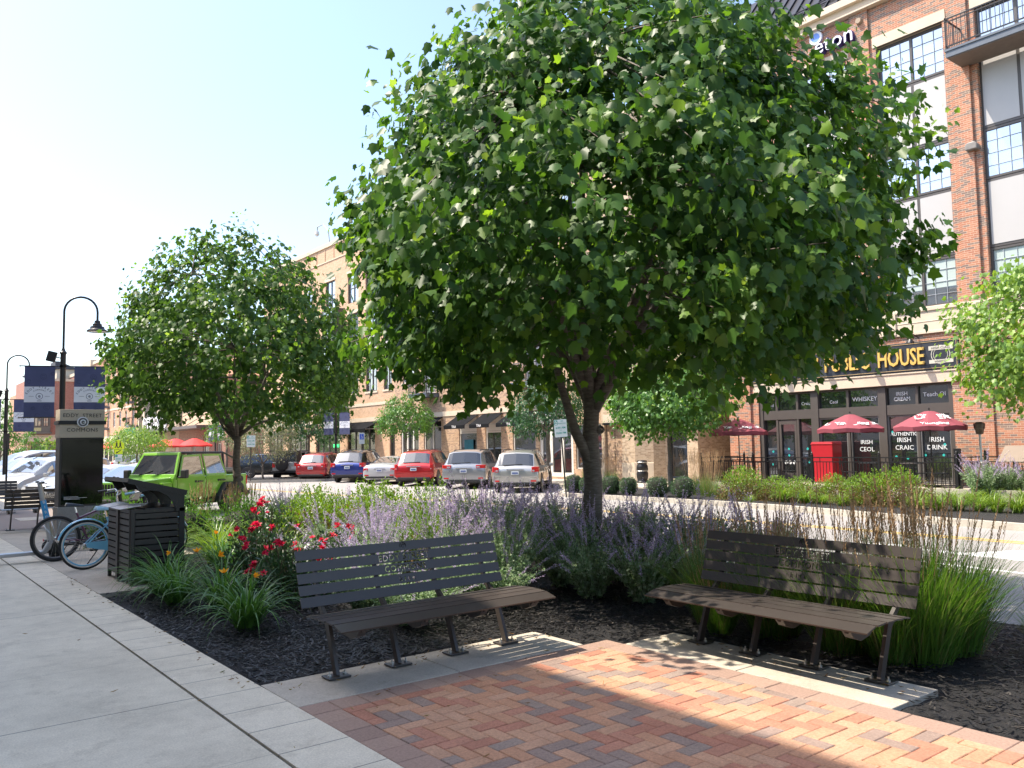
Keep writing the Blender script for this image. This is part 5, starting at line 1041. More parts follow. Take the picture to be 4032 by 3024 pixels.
# raised clinic lettering with paw mark
lw_ = pm('white sign face', (.8, .8, .85), .5, var=0); ld = pm('indigo letter side', (.04, .03, .16), .5, var=0)
o = lettering('beacon', .62, ld, pub, (U(16.35), -.13, 15.98), ext=.12, bold=.012, align='CENTER', name='raised_lettering') if False else lettering('eton', .85, ld, pub, (U(15.75), -.14, 16.02), ext=.12, bold=.012, name='raised_lettering')
lettering('eton', .85, lw_, o, (0, 0, .125), rot=(0, 0, 0), ext=.003, bold=.0)
pw = MB()
for du, dz, r in ((0, 0, .26), (-.22, .28, .11), (.02, .38, .12), (.26, .3, .11)): pw.lathe([(0, -.1), (r, -.1), (r, 0)], 18, axis='y', c=(U(16.55)+du, 0, 16.75+dz))
pw_ = pw.build('paw_mark', lw_, pub); pq = MB()
for du, dz, r in ((0, 0, .17), (-.2, .28, .07), (.02, .38, .08), (.26, .3, .07)): pq.lathe([(0, -.104), (r, -.104), (r, -.1)], 16, axis='y', c=(U(16.55)+du, 0, 16.75+dz))
pq.build('paw_centre', pm('periwinkle', (.16, .30, .75), .5, var=0), pw_)
# storefront of the pub
def storefront():
    zt = 3.449; F = MB()
    def fb(y0_, y1_, z0, z1, pr=0.): F.box((U(y0_), .08-pr, z0), (U(y1_), .24, z1))
    for y0_, y1_ in ((19.78, 19.62), (17.52, 17.22), (14.9, 14.62), (12.49, 12.33)): fb(y0_, y1_, 0, zt, .03)
    for a, b_ in ((19.62, 17.52), (17.22, 14.9), (14.62, 12.49)): fb(a, b_, 2.43, 2.78); fb(a, b_, 0, .12); fb(a, b_, 3.38, zt)
    for y_ in (19.02, 18.12, 16.06, 13.55): F.box((U(y_)-.045, .09, .12), (U(y_)+.045, .22, 3.38))
    f = F.build('storefront', m_frame, pub)
    ps = [(19.62, 19.065), (18.975, 18.165), (18.075, 17.52), (17.22, 16.105), (16.015, 14.9), (14.62, 13.595), (13.505, 12.49)]
    for a, b_ in ps:
        for z0, z1 in ((2.78, 3.38), (.12, 2.43)): boxpart('pane', (U(a), .185, z0), (U(b_), .19, z1), m_glass, f)
    d = MB(); a, b_ = U(18.95), U(18.19); d.box((a, .11, .13), (a+.09, .18, 2.40)); d.box((b_-.09, .11, .13), (b_, .18, 2.40)); d.box((a+.09, .11, .13), (b_-.09, .18, .38)); d.box((a+.09, .11, 2.24), (b_-.09, .18, 2.40)); d.tube([(a+.05, .07, .95), (a+.05, .07, 1.15)], .012, 6); dd = d.build('door', m_frame, f)
    for a, b_ in ((17.22, 16.105), (16.015, 14.9), (14.62, 13.595), (13.505, 12.49)):
        q = MB(); a, b_ = U(a), U(b_); q.box((a, .12, .12), (a+.05, .184, 2.42)); q.box((b_-.05, .12, .12), (b_, .184, 2.42)); q.box((a+.05, .12, 2.37), (b_-.05, .184, 2.42)); q.box((a+.05, .12, .12), (b_-.05, .184, .17)); q.build('window_sash', pm('grey sash', (.17, .165, .16), .4), f)
    k = pm('white window lettering', (.72, .74, .74), .5, var=0)
    for s, y_, z, h in (('WHISKEY', 15.45, 2.98, .22), ('IRISH', 14.1, 3.1, .18), ('CREAM', 14.1, 2.92, .18), ('Teach Ol', 13.0, 3.02, .2), ('Ceol', 16.65, 2.95, .17), ('Craic', 17.8, 2.95, .17), ('Ceol', 19.35, 2.95, .16), ('AUTHENTIC', 14.1, 1.72, .17), ('IRISH', 14.1, 1.50, .22), ('CRAIC', 14.1, 1.24, .22), ('IRISH', 13.0, 1.50, .22), ('DRINK', 13.0, 1.24, .22), ('IRISH', 15.45, 1.45, .2), ('CEOL', 15.45, 1.19, .22)): lettering(s, h, k, f, (U(y_), .178, z), bold=.001)
    dt = MB()
    for y_ in (18.75, 18.57, 18.39): dt.lathe([(0, .178), (.07, .178), (.07, .182)], 12, axis='y', c=(U(y_), 0, .78))
    dt.build('round_sticker', k, f)
    tq = pm('turquoise sticker', (.03, .45, .42), .5, var=0); dt = MB()
    for y_, z in ((18.6, 1.3), (18.6, 1.05), (19.3, 1.2), (19.35, .7), (17.8, 1.3), (17.75, .8), (14.5, 1.85), (14.4, 1.0), (13.4, 1.05), (12.75, 1.4), (12.8, 1.05), (14.0, .95)): dt.lathe([(0, .178), (.045, .178), (.045, .182)], 8, axis='y', c=(U(y_), 0, z))
    dt.build('shamrock_sticker', tq, f)
storefront()
for a, b_ in ((U(9.45), U(6.3)), (U(6.2), U(3.0))): win(pub, a, b_, 0.0, 3.449, .1, 3, 1, .1, .02, m_frame, m_glass, grid=None, name='shop_window')
rb_ = MB(); rb_.box((26.9, 16.02, .1), (27.5, 16.85, 1.55)); rb_.box((26.88, 16.0, 1.45), (27.52, 16.87, 1.5)); tag(rb_.build('drinks_cooler', pm('glossy red metal', (.42, .02, .03), .3, var=.05), bev=.02), 'tall red cooler cabinet on the patio by the pub window', 'cooler')
# --- middle building: local u = 72 - y   (y 72 -> 21.5)
Y1_ = 71.0; V_ = lambda y: Y1_-y
mops = []; gw = []
for a, b_ in ((44.6, 42.6), (40.7, 38.9), (38.05, 36.58), (35.55, 33.6), (33.3, 30.7)): gw.append((a, b_, .45, 2.95)); mops.append((V_(a), V_(b_), .0 if a in (33.3, 44.6) else .55, 3.3))
mops += [(V_(55.0), V_(50.9), -.1, 3.3), (V_(48.9), V_(48.2), -.1, 2.9), (V_(47.4), V_(45.2), -.1, 3.2), (V_(60.3), V_(56.2), -.1, 3.2), (V_(65.6), V_(61.4), -.1, 3.2), (V_(69.8), V_(66.6), -.1, 3.2), (V_(30.5), V_(28.6), .4, 2.6)]
tall = [(54.9, 53.3), (52.2, 50.56), (49.65, 48.55), (58.6, 57.0), (62.6, 61.0), (66.6, 65.0)]
for a, b_ in tall: mops += [(V_(a), V_(b_), 5.55, 11.4), (V_(a), V_(b_), 12.2, 14.4)]
sqs = [(47.15, 45.56), (40.5, 38.9), (37.4, 35.8), (31.5, 29.9), (28.4, 26.8)]; bals = [(44.6, 43.2), (34.4, 33.0)]
for a, b_ in sqs:
    for z0 in (5.8, 9.4, 12.9): mops.append((V_(a), V_(b_), z0, z0+1.62))
for a, b_ in bals:
    for z0 in (4.95, 8.55, 12.1): mops.append((V_(a), V_(b_), z0, z0+2.35))
mid = thing('shop_building', 'long tan and orange brick building with black awnings and flats above', 'building', (FX, Y1_, 0), RZ)
ORX = V_(48.2)
for nm, u0, u1, mt in (('orange_wall', 0, ORX, m_buff), ('tan_wall', ORX, V_(26.5), m_tan)):
    mb = MB(); wall_quads(mb, u0, u1, -.4, 17.2, [o for o in mops if u0-.01 <= o[0] and o[1] <= u1+.01], .22); 
    if u0 == 0: mb.add([(0, 0, -.4), (0, 14, -.4), (0, 14, 17.2), (0, 0, 17.2)], [(0, 1, 2, 3)])
    mb.build(nm, mt, mid)
mb = MB(); mb.box((.3, .6, -.3), (V_(26.5)-.3, 13.5, 16.9)); mb.build('interior', m_dk, mid)
mb = MB(); mb.box((0, .2, 17.0), (V_(26.5), 14, 17.18)); mb.build('roof', MATS['roof membrane'], mid)
tr = MB(); tr.box((0, -.05, 3.45), (V_(26.5), .0, 3.74)); tr.box((0, -.04, 4.55), (ORX, 0, 4.75)); tr.box((-.05, -.10, 17.1), (V_(26.5), .3, 17.42)); tr.box((0, -.05, 15.95), (V_(26.5), 0, 16.02))
for a, b_ in tall: tr.box((V_(a)-.1, -.04, 11.4), (V_(b_)+.1, .0, 11.62)); tr.box((V_(a)-.1, -.05, 5.42), (V_(b_)+.1, .1, 5.55)); tr.box((V_(a)-.1, -.04, 14.4), (V_(b_)+.1, .0, 14.6))
for a, b_ in sqs:
    for z0 in (5.8, 9.4, 12.9): tr.box((V_(a)-.1, -.05, z0-.14), (V_(b_)+.1, .12, z0)); tr.box((V_(a)-.12, -.03, z0+1.62), (V_(b_)+.12, 0, z0+1.84))
tr.build('stone_trim', m_stone2, mid)
pr = MB()
for i in range(int(V_(26.5)/1.5)): pr.box((i*1.5+.3, -.045, 16.1), (i*1.5+.36, -.001, 17.0))
pr.build('parapet_rib', m_buff, mid)
for a, b_ in tall:
    win(mid, V_(a), V_(b_), 5.55, 7.45, .1, 2, 1, .07, .02, m_frame, m_gdim, grid=(2, 4)); win(mid, V_(a), V_(b_), 9.65, 11.4, .1, 2, 1, .07, .02, m_frame, m_gsky, grid=(2, 3)); win(mid, V_(a), V_(b_), 12.2, 14.4, .1, 2, 2, .07, .02, m_frame, m_gsky)
    mb = MB(); mb.box((V_(a)+.002, .1, 7.46), (V_(b_)-.002, .2, 9.64)); f = mb.build('spandrel', m_frame, mid); mm = (V_(a)+V_(b_))/2
    for q0, q1 in ((V_(a)+.06, mm-.03), (mm+.03, V_(b_)-.06)): boxpart('panel', (q0, .085, 7.54), (q1, .12, 9.56), m_panel, f)
for a, b_ in sqs:
    for z0 in (5.8, 9.4, 12.9): win(mid, V_(a), V_(b_), z0, z0+1.62, .1, 2, 1, .07, .025, m_wfr, m_gdim, grid=(2, 3))
for a, b_ in bals:
    for z0 in (4.95, 8.55, 12.1): win(mid, V_(a), V_(b_), z0, z0+2.35, .1, 2, 1, .07, .03, m_wfr, m_gdim, grid=(2, 4), name='balcony_door'); balcony(mid, V_(a)-.35, V_(b_)+.35, z0-.02, .9, 1.0, mat=pm('grey railing', (.08, .085, .095), .5))
m_awn = pm('black awning cloth', (.012, .013, .015), 1., spec=.1, var=.15, vs=3)
def awning(u0, u1, zt, zb, d, val, logo=None):
    mb = MB(); mb.add([(u0, -.02, zt), (u1, -.02, zt), (u1, -d, zb+val), (u0, -d, zb+val), (u1, -d, zb), (u0, -d, zb), (u0, -.02, zt-.02), (u1, -.02, zt-.02), (u0, -d+.02, zb+val-.015), (u1, -d+.02, zb+val-.015), (u1, -d+.02, zb), (u0, -d+.02, zb)], [(0, 3, 2, 1), (3, 5, 4, 2), (6, 7, 9, 8), (8, 9, 10, 11), (0, 6, 8, 3), (1, 2, 9, 7), (3, 8, 11, 5), (2, 4, 10, 9), (5, 11, 10, 4)]); a = mb.build('awning', m_awn, mid)
    fr = MB()
    for u in (u0+.03, u1-.03): fr = MB(); fr.tube([(u, -.02, zb+val), (u, -d+.04, zb+val-.02)], .018, 5); fr.build('awning_arm', pm('pale metal', (.4, .38, .35), .5), a)
    if logo: lettering(logo, .2, wh, a, ((u0+u1)/2, -d-.006, zb+.06), bold=.003)
awning(V_(40.85), V_(38.7), 3.42, 2.62, 1.0, .2, 'TIAA'); awning(V_(38.25), V_(36.4), 3.42, 2.62, 1.0, .2, 'TIAA'); awning(V_(35.75), V_(33.4), 3.42, 2.62, 1.0, .2, 'TIAA'); awning(V_(44.75), V_(42.4), 3.42, 2.62, 1.0, .2); awning(V_(55.4), V_(50.3), 3.42, 2.7, 1.1, .22)
for a, b_ in ((40.7, 38.9), (38.05, 36.58), (35.55, 33.6)):
    boxpart('transom_panel', (V_(a), .06, 2.46), (V_(b_), .1, 3.299), m_wfr, mid); win(mid, V_(a), V_(b_), .55, 2.45, .06, 1, 1, .09, .02, m_wfr, m_glass, name='shop_window')
win(mid, V_(44.6), V_(42.6), 0, 3.3, .06, 2, 1, .1, .02, m_wfr, m_glass, name='shop_window'); win(mid, V_(47.4), V_(45.2), -.1, 3.2, .06, 3, 1, .12, .02, m_wfr, m_glass, name='shop_door'); win(mid, V_(33.3), V_(30.7), 0, 3.3, .06, 3, 1, .2, .02, m_wfr, m_glass, name='shop_door'); win(mid, V_(30.5), V_(28.6), .4, 2.6, .06, 1, 1, .06, .02, m_wfr, m_glass, name='shop_window')
boxpart('poster', (V_(40.2), .035, .75), (V_(39.3), .04, 2.0), pm('teal poster', (.01, .16, .22), .4, var=.2, vs=4), mid)
for a, b_ in ((55.0, 50.9), (60.3, 56.2), (65.6, 61.4), (69.8, 66.6)): win(mid, V_(a), V_(b_), -.1, 3.3 if a == 55. else 3.2, .1, 4, 1, .08, .02, m_frame, m_glass, name='shop_window')
win(mid, V_(48.9), V_(48.2), -.1, 2.9, .1, 1, 1, .08, .02, m_frame, m_dk, name='side_door')
lettering('OPEN', .35, pm('green neon', (.02, .5, .12), .4, var=0, emit=(.05, .9, .25, 1.5)), mid, (V_(57.0), .05, 1.7), name='open_sign')
# bay window stack on the orange part
by = MB(); by.box((V_(57.3), -.9, 4.3), (V_(55.6), -.001, 12.0)); byo = by.build('bay_window', m_frame, mid)
for z0 in (4.7, 7.4, 10.0): boxpart('pane', (V_(57.2), -.92, z0), (V_(55.7), -.901, z0+1.7), m_gdim, byo)
# end block nearest the pub : chamfered yellow brick corner and covered passage
end = thing('corner_building', 'yellow brown brick corner with navy doors beside the dark covered passage', 'building', (FX, 28.55, 0), RZ)
W_ = lambda y: 28.55-y
mb = MB(); wall_quads(mb, W_(28.55), W_(26.4), -.4, 17.2, [(W_(28.35), W_(27.2), -.1, 2.55)], .25, 0, -.12)
mb.add([(W_(26.4), -.12, -.4), (W_(25.7), .35, -.4), (W_(25.7), .35, 17.2), (W_(26.4), -.12, 17.2)], [(0, 1, 2, 3)]); mb.add([(W_(25.7), .35, -.4), (W_(25.5), .9, -.4), (W_(25.5), .9, 17.2), (W_(25.7), .35, 17.2)], [(0, 1, 2, 3)])
wall_quads(mb, W_(25.5), W_(21.2), 4.2, 17.2, [(W_(24.9), W_(23.3), 5.8, 7.4), (W_(24.9), W_(23.3), 9.4, 11.0)], .2, 0, .1); wall_quads(mb, W_(25.5), W_(23.6), -.4, 4.2, [(W_(25.3), W_(24.2), .0, 3.1)], .2, 0, .9); mb.add([(W_(23.6), .9, -.4), (W_(23.6), 9, -.4), (W_(23.6), 9, 4.2), (W_(23.6), .9, 4.2)], [(0, 1, 2, 3)]); mb.add([(W_(25.5), .1, 4.2), (W_(21.2), .1, 4.2), (W_(21.2), 9, 4.2), (W_(25.5), 9, 4.2)], [(0, 1, 2, 3)]); mb.add([(W_(23.6), 9, -.4), (W_(21.2), 9, -.4), (W_(21.2), 9, 4.2), (W_(23.6), 9, 4.2)], [(0, 1, 2, 3)])
mb.build('wall', m_yel2, end)
boxpart('lintel', (W_(28.4), -.17, 2.56), (W_(27.15), -.121, 3.0), m_stone2, end); boxpart('stone_base', (W_(28.55), -.16, -.3), (W_(28.36), -.121, .72), m_stone2, end); mb = MB(); mb.box((W_(27.19), -.17, -.3), (W_(26.4), -.121, .72)); mb.add([(W_(26.4), -.17, -.3), (W_(25.68), .31, -.3), (W_(25.68), .31, .72), (W_(26.4), -.17, .72), (W_(26.4), -.125, .74), (W_(25.7), .345, .74)], [(0, 1, 2, 3), (3, 2, 5, 4)]); mb.build('stone_base', m_stone2, end)
nv = pm('navy door paint', (.012, .018, .035), .35, var=.05); win(end, W_(28.35), W_(27.2), -.1, 2.55, -.0, 2, 1, .07, .02, nv, m_glass, name='double_door'); win(end, W_(25.3), W_(24.2), 0, 3.1, .98, 1, 1, .1, .02, nv, m_glass, name='door'); win(end, W_(24.9), W_(23.3), 5.8, 7.4, .15, 2, 1, .06, .02, m_wfr, m_gdim, grid=(2, 3)); win(end, W_(24.9), W_(23.3), 9.4, 11.0, .15, 2, 1, .06, .02, m_wfr, m_gdim, grid=(2, 3))
mb = MB(); mb.box((W_(28.3), -.30, 2.5), (W_(27.25), -.17, 2.6)); mb.build('canopy', m_blk, end)
ln = MB(); x_ = W_(23.95); ln.box((x_-.13, .70, 2.28), (x_+.13, .72, 2.74)); lo = ln.build('lantern_glass', pm('lit lantern glass', (.8, .6, .25), .5, var=0, emit=(1, .62, .22, 2.2)), end)
ln = MB()
for dx in (-.15, -.01, .13): ln.box((x_+dx, .68, 2.24), (x_+dx+.02, .695, 2.78))
for z in (2.24, 2.5, 2.76): ln.box((x_-.15, .68, z), (x_+.15, .695, z+.02))
ln.box((x_-.17, .66, 2.78), (x_+.17, .9, 2.83)); ln.box((x_-.17, .66, 2.19), (x_+.17, .9, 2.24)); ln.build('lantern_frame', m_blk, lo)
t = thing('ash_urn', 'black ribbed litter urn standing by the corner building', 'urn', (27.2, 25.35, -.12)); mb = MB(); mb.lathe([(0, 0), (.24, 0), (.26, .05), (.22, .1), (.25, .25), (.26, .42), (.22, .5), (.26, .56), (.25, .72), (.2, .82), (.24, .9), (.2, .98), (0, 1.0)], 18); mb.build('body', m_blk, t, smooth=50); mb = MB(); mb.torus((0, 0, .52), .25, .012, 'z', 18, 5); mb.torus((0, 0, .9), .24, .012, 'z', 18, 5); mb.build('band', m_bolt, t)
# --- restaurant with flat canopy (beyond the side street)
Y2_ = 112.; X_ = lambda y: Y2_-y
rst = thing('restaurant', 'low brown brick restaurant with a flat canopy and big white letters', 'building', (FX, Y2_, 0), RZ)
mb = MB(); ro = [(X_(91), X_(89.6), 0, 2.9), (X_(87.2), X_(85.4), -.1, 3.1), (X_(83), X_(81.8), -.1, 2.4)]; wall_quads(mb, X_(95.6), X_(80), -.4, 3.9, ro, .2); mb.add([(X_(80), 0, -.4), (X_(80), 16, -.4), (X_(80), 16, 9), (X_(80), 0, 9)], [(0, 1, 2, 3)]); mb.build('wall', m_brn, rst)
for a, b_, c_, d in ro: win(rst, a, b_, c_, d, .1, 2, 1, .14, .03, pm('cream frame', (.6, .54, .42), .6), m_gdim, name='shop_window')
mb = MB(); mb.box((X_(101), .0, -.4), (X_(95.6), 6, 10.)); mb.build('tan_wall', pm('tan stucco', (.46, .36, .26), .9, var=.05), rst); mb = MB(); mb.box((X_(95.6), .3, 3.9), (X_(80), 9, 6.2)); mb.box((X_(95.6), .1, 6.2), (X_(80), 9, 6.45)); mb.build('peach_wall', pm('peach stucco', (.66, .48, .33), .9, var=.05), rst)
mb = MB(); mb.box((X_(95), 5, 6.4), (X_(80), 16, 12)); mb.build('upper_wall', m_orb, rst)
mb = MB(); mb.box((X_(103.5), -2.2, 3.85), (X_(82.5), .3, 4.15)); mb.box((X_(112), -1.4, 3.55), (X_(101), 1, 3.75)); mb.build('canopy', pm('grey fascia', (.10, .09, .085), .5), rst)
mb = MB()
for y_ in (94, 90, 86.5, 83.5): mb.tube([(X_(y_), -2.1, 4.12), (X_(y_)+2.2, .28, 5.9)], .03, 5)
mb.build('canopy_rod', m_blk, rst)
me = text_mesh('FIVE GUYS', 1.9, ext=.08, bold=.03); me.materials.append(wh); o = link('lettering', me, rst); o.location = (X_(97.8), -2.0, 4.2); o.rotation_euler = (PI/2, 0, 0); o.scale = (1.05, 1, 1)
mb = MB()
for y_ in (111, 108.5, 102.2): mb.box((X_(y_), -.6, -.4), (X_(y_)+.9, 1, 10.5))
mb.build('tower_column', pm('cream column', (.56, .47, .35), .8), rst); mb = MB(); mb.box((X_(110.), .2, 4), (X_(102.2), .5, 10)); tg = mb.build('glass_wall', m_gdim, rst); mb = MB()
for y_ in (106.8, 105.2, 103.6): mb.box((X_(y_), .1, 0), (X_(y_)+.15, .19, 10))
mb.box((X_(110), .1, 6.2), (X_(102.2), .18, 6.5)); mb.build('mullion', m_frame, tg)
mb = MB(); mb.box((X_(99.5), -1.2, 2.0), (X_(96.8), -1.1, 3.1)); hs = mb.build('hanging_sign', pm('cream sign', (.6, .56, .5), .6), rst); mb = MB(); mb.box((X_(99.3), -1.24, 2.2), (X_(97.0), -1.21, 2.9)); mb.build('sign_face', m_ink, hs)
# --- orange apartments
Y3_ = 139.; A_ = lambda y: Y3_-y; ao = []
for y_ in (136.5, 133.2, 129.5, 126.2, 122.8, 119.4, 116, 113):
    for z0 in (5.1, 8.2, 11.4): ao.append((A_(y_), A_(y_)+(.95 if int(y_) % 2 else 1.25), z0, z0+2.1))
apt = building('apartment_building', 'distant orange brick apartments with small black balconies', (FX, Y3_, 0), RZ, 27.5, 15.2, 12, [(A_(137), A_(113), 0, 3.2)]+ao, m_orb)
for o in ao: win(apt, *o, .1, 2, 2, .09, .03, m_wfr, m_gdim)
for k, o in enumerate(ao):
    if (k//3) in (1, 2, 6): balcony(apt, o[0]-.3, o[1]+.3, o[2]-.02, .7, 1.0)
win(apt, A_(137), A_(113), 0, 3.2, .1, 9, 1, .3, .02, pm('cream frame', (.6, .54, .42), .6), m_glass, name='shop_window')
mb = MB(); mb.box((0, -.06, 3.2), (27.5, 0, 3.9)); mb.box((0, -.05, 7.5), (27.5, 0, 7.75)); mb.box((-.1, -.15, 15.1), (27.5, .3, 15.5)); mb.box((0, -.05, 13.85), (27.5, 0, 14.05)); mb.build('stone_trim', m_stone2, apt)
mb = MB()
for i in range(36): mb.box((i*.76, -.04, 14.1), (i*.76+.1, -.001, 15.0))
mb.build('parapet_rib', m_orb, apt)
lettering('VERIZON', .9, pm('green letters', (.01, .25, .13), .5, var=0), apt, (A_(116.5), -.2, 4.2), ext=.05) if False else lettering('ZIPBURGER', .8, pm('green letters', (.01, .25, .13), .5, var=0), apt, (A_(116.5), -.2, 4.1), ext=.05) if False else None
gl_ = MB(); gl_.box((A_(119), -.25, 3.95), (A_(113.6), -.15, 4.7)); gl_.build('shop_sign', pm('green letters', (.01, .25, .13), .5, var=.4, vs=3), apt)
stub = building('apartment_building', 'paler brick block with raised parapet beyond the orange apartments', (FX, 160., 0), RZ, 20.8, 14.6, 12, [(2+3*i, 3.2+3*i, z, z+1.9) for i in range(6) for z in (4.8, 8., 11.)], m_redb)
mb = MB(); mb.box((-.1, -.1, 14.4), (20.7, .3, 14.9)); mb.box((14.5, -.4, 12), (20.6, 1, 15.9)); mb.build('parapet', m_stone2, stub)
for i in range(6):
    for z in (4.8, 8., 11.): win(stub, 2+3*i, 3.2+3*i, z, z+1.9, .1, 2, 1, .1, .03, m_wfr, m_gdim)
# --- red building closing the street
def PX(px, y_): d = ray(px, 1700); return d.x/d.y*y_
RY = 150.; rx0, rx1 = PX(110, RY), PX(345, RY); ru = lambda px: PX(px, RY)-rx0
red = building('brick_building', 'red brick building with a dark bay window closing the far end of the street', (rx0, RY, 0), 0, rx1-rx0+10, 13.4, 14, [(.5, 12.0, 0., 3.2)], m_redb)
win(red, .5, 12.0, 0, 3.2, .1, 5, 1, .2, .02, m_ink, m_glass, name='shop_window')
mb = MB(); mb.box((-.2, -.3, 3.5), (12.4, 0, 4.3)); mb.box((-.1, -.15, 4.3), (20, 0, 4.6)); mb.box((-.2, -.2, 13.2), (rx1-rx0+10, .3, 13.6)); mb.build('stone_trim', m_stone2, red)
u0, u1 = ru(118), ru(194); mb = MB(); mb.box((u0, -.9, 4.9), (u1, 0, 9.2)); mb.box((u0-.2, -1.1, 4.75), (u1+.2, 0, 5.0)); bo2 = mb.build('bay_window', pm('olive grey paint', (.13, .125, .11), .6), red)
for a, b_ in ((ru(130), ru(158)), (ru(165), ru(186))):
    f = win(red, a, b_, 5.9, 8.6, -.98, 2, 2, .12, .04, m_frame, m_gdim); 
boxpart('yellow_panel', (ru(130), -.93, 5.15), (ru(158), -.905, 5.7), pm('pale yellow panel', (.45, .42, .22), .7), bo2)
lf_ = building('brick_building', 'orange toned brick block receding at far left behind the lower banner', (PX(36, 196), 196, 0), RZ, 45.8, 13.2, 10, [(6*i+2, 6*i+3.2, z, z+2) for i in range(7) for z in (5, 9)], m_orb)
tw_ = thing('roof_house', 'dark gabled roof piece peeking above the red brick building', 'roof', (PX(218, 158), 158, 0), 0); mb = MB(); mb.box((0, 0, 10), (3.4, 4, 16.0)); mb.build('wall', m_stone2, tw_); mb = MB(); mb.prism([(-.3, 15.9), (3.6, 15.9), (.3, 17.2), (-.3, 17.2)], -.3, 4, 'xz'); mb.build('roof', pm('slate', (.06, .06, .07), .7), tw_)
# --- building behind the sidewalk whose roof shades the plaza
sh_ops = [(3+6*i, 7.2+6*i, .2, 3.4) for i in range(13)]+[(3.6+3*i, 5.0+3*i, z, z+1.9) for i in range(27) for z in (5.2, 8.4, 11.4)]
shb = building('brick_building', 'tall pale building beside the near sidewalk, outside the picture on the left', (-2.5, -18, 0), PI/2, 110, 14.25, 14, sh_ops, pm('pale bounce stucco', (.62, .58, .52), .9, var=.06, vs=.5))  # unseen facade, coloured pale to bounce light into the shaded plaza
mb = MB()
for o in sh_ops: mb.box((o[0], .12, o[2]), (o[1], .15, o[3]))
mb.build('window_panes', m_gdim, shb)
mb = MB(); pass
# security cameras / masts on roofs
t = thing('roof_camera', 'small white camera on a curved mast above the middle roof', 'camera', (FX+.3, 58.5, 17.4), 0); mb = MB(); mb.tube([(0, 0, 0), (0, .3, 1.2), (0, 1.2, 1.9), (0, 2.2, 1.9), (0, 2.3, 1.6)], .05, 6); mb.build('mast', pm('pale metal', (.4, .38, .35), .5), t); mb = MB(); mb.lathe([(0, .3), (.16, .25), (.2, 0), (0, -.2)], 10, c=(0, 2.3, 1.3)); mb.build('camera_dome', m_wfr, t)
# ------------------------------------------------------------------ patio
t = thing('patio_fence', 'black iron fence with round post caps around the public house patio', 'fence', (0, 0, 0))
def fence_run(a, b_, z0, H=.92, post_n=4, ends=(1, 1)):
    A, B = Vector((*a, z0)), Vector((*b_, z0)); L_ = (B-A).length; d = (B-A)/L_; mb = MB(); s = Vector((-d.y, d.x, 0))*.018
    def bar(z, h, w=1.): mb.add([tuple(p+q*w+Vector((0, 0, zz))) for zz in (z, z+h) for p, q in ((A, s), (B, s), (B, -s), (A, -s))], [(3,2,1,0),(4,5,6,7),(0,1,5,4),(1,2,6,5),(2,3,7,6),(3,0,4,7)])
    bar(H-.03, .035, 1.4); bar(H-.17, .03); bar(.08, .03); mb.build('rail', m_blk, t)
    mb = MB(); n = int(L_/.115)
    for i in range(n+1): p = A+d*(L_*i/n); mb.box((p.x-.008, p.y-.008, z0+.08), (p.x+.008, p.y+.008, z0+H-.16))
    for i in range(1, int(L_/.45)): p = A+d*(.45*i); mb.box((p.x-.01, p.y-.01, z0+H-.16), (p.x+.01, p.y+.01, z0+H-.03))
    mb.build('balusters', m_blk, t)
    for i in range(post_n+1):
        if (i == 0 and not ends[0]) or (i == post_n and not ends[1]): continue
        p = A+(B-A)*i/post_n; mb = MB(); mb.box((p.x-.032, p.y-.032, z0), (p.x+.032, p.y+.032, z0+H+.06)); mb.lathe([(.045, 0), (.045, .03), (.02, .05), (.04, .08), (0, .13)], 10, c=(p.x, p.y, z0+H+.06)); mb.build('post', m_blk, t)
fence_run((25.1, 20.37), (25.1, 11.05), .13); fence_run((25.1, 11.05), (26.9, 11.0), .13, post_n=1, ends=(0, 1)); fence_run((26.3, 10.7), (26.3, 2.), .13, post_n=4); fence_run((25.1, 20.37), (27.8, 20.4), .13, post_n=1, ends=(0, 1))
mb = MB(); mb.box((25.11, 10.95, .12), (25.2, 11.13, 1.3)); tag(mb.build('gate_post', m_blk), 'thick black gate post where the patio fence turns', 'post')
kb = MB(); kb.box((24.86, -10, -.2), (25.0, 20.5, .14)); struct('kerb', kb, m_kerb)
m_maroon = pm('maroon umbrella cloth', (.24, .05, .07), .75, var=.1, vs=3); m_redu = pm('red umbrella cloth', (.62, .03, .025), .7, var=.08, vs=3)
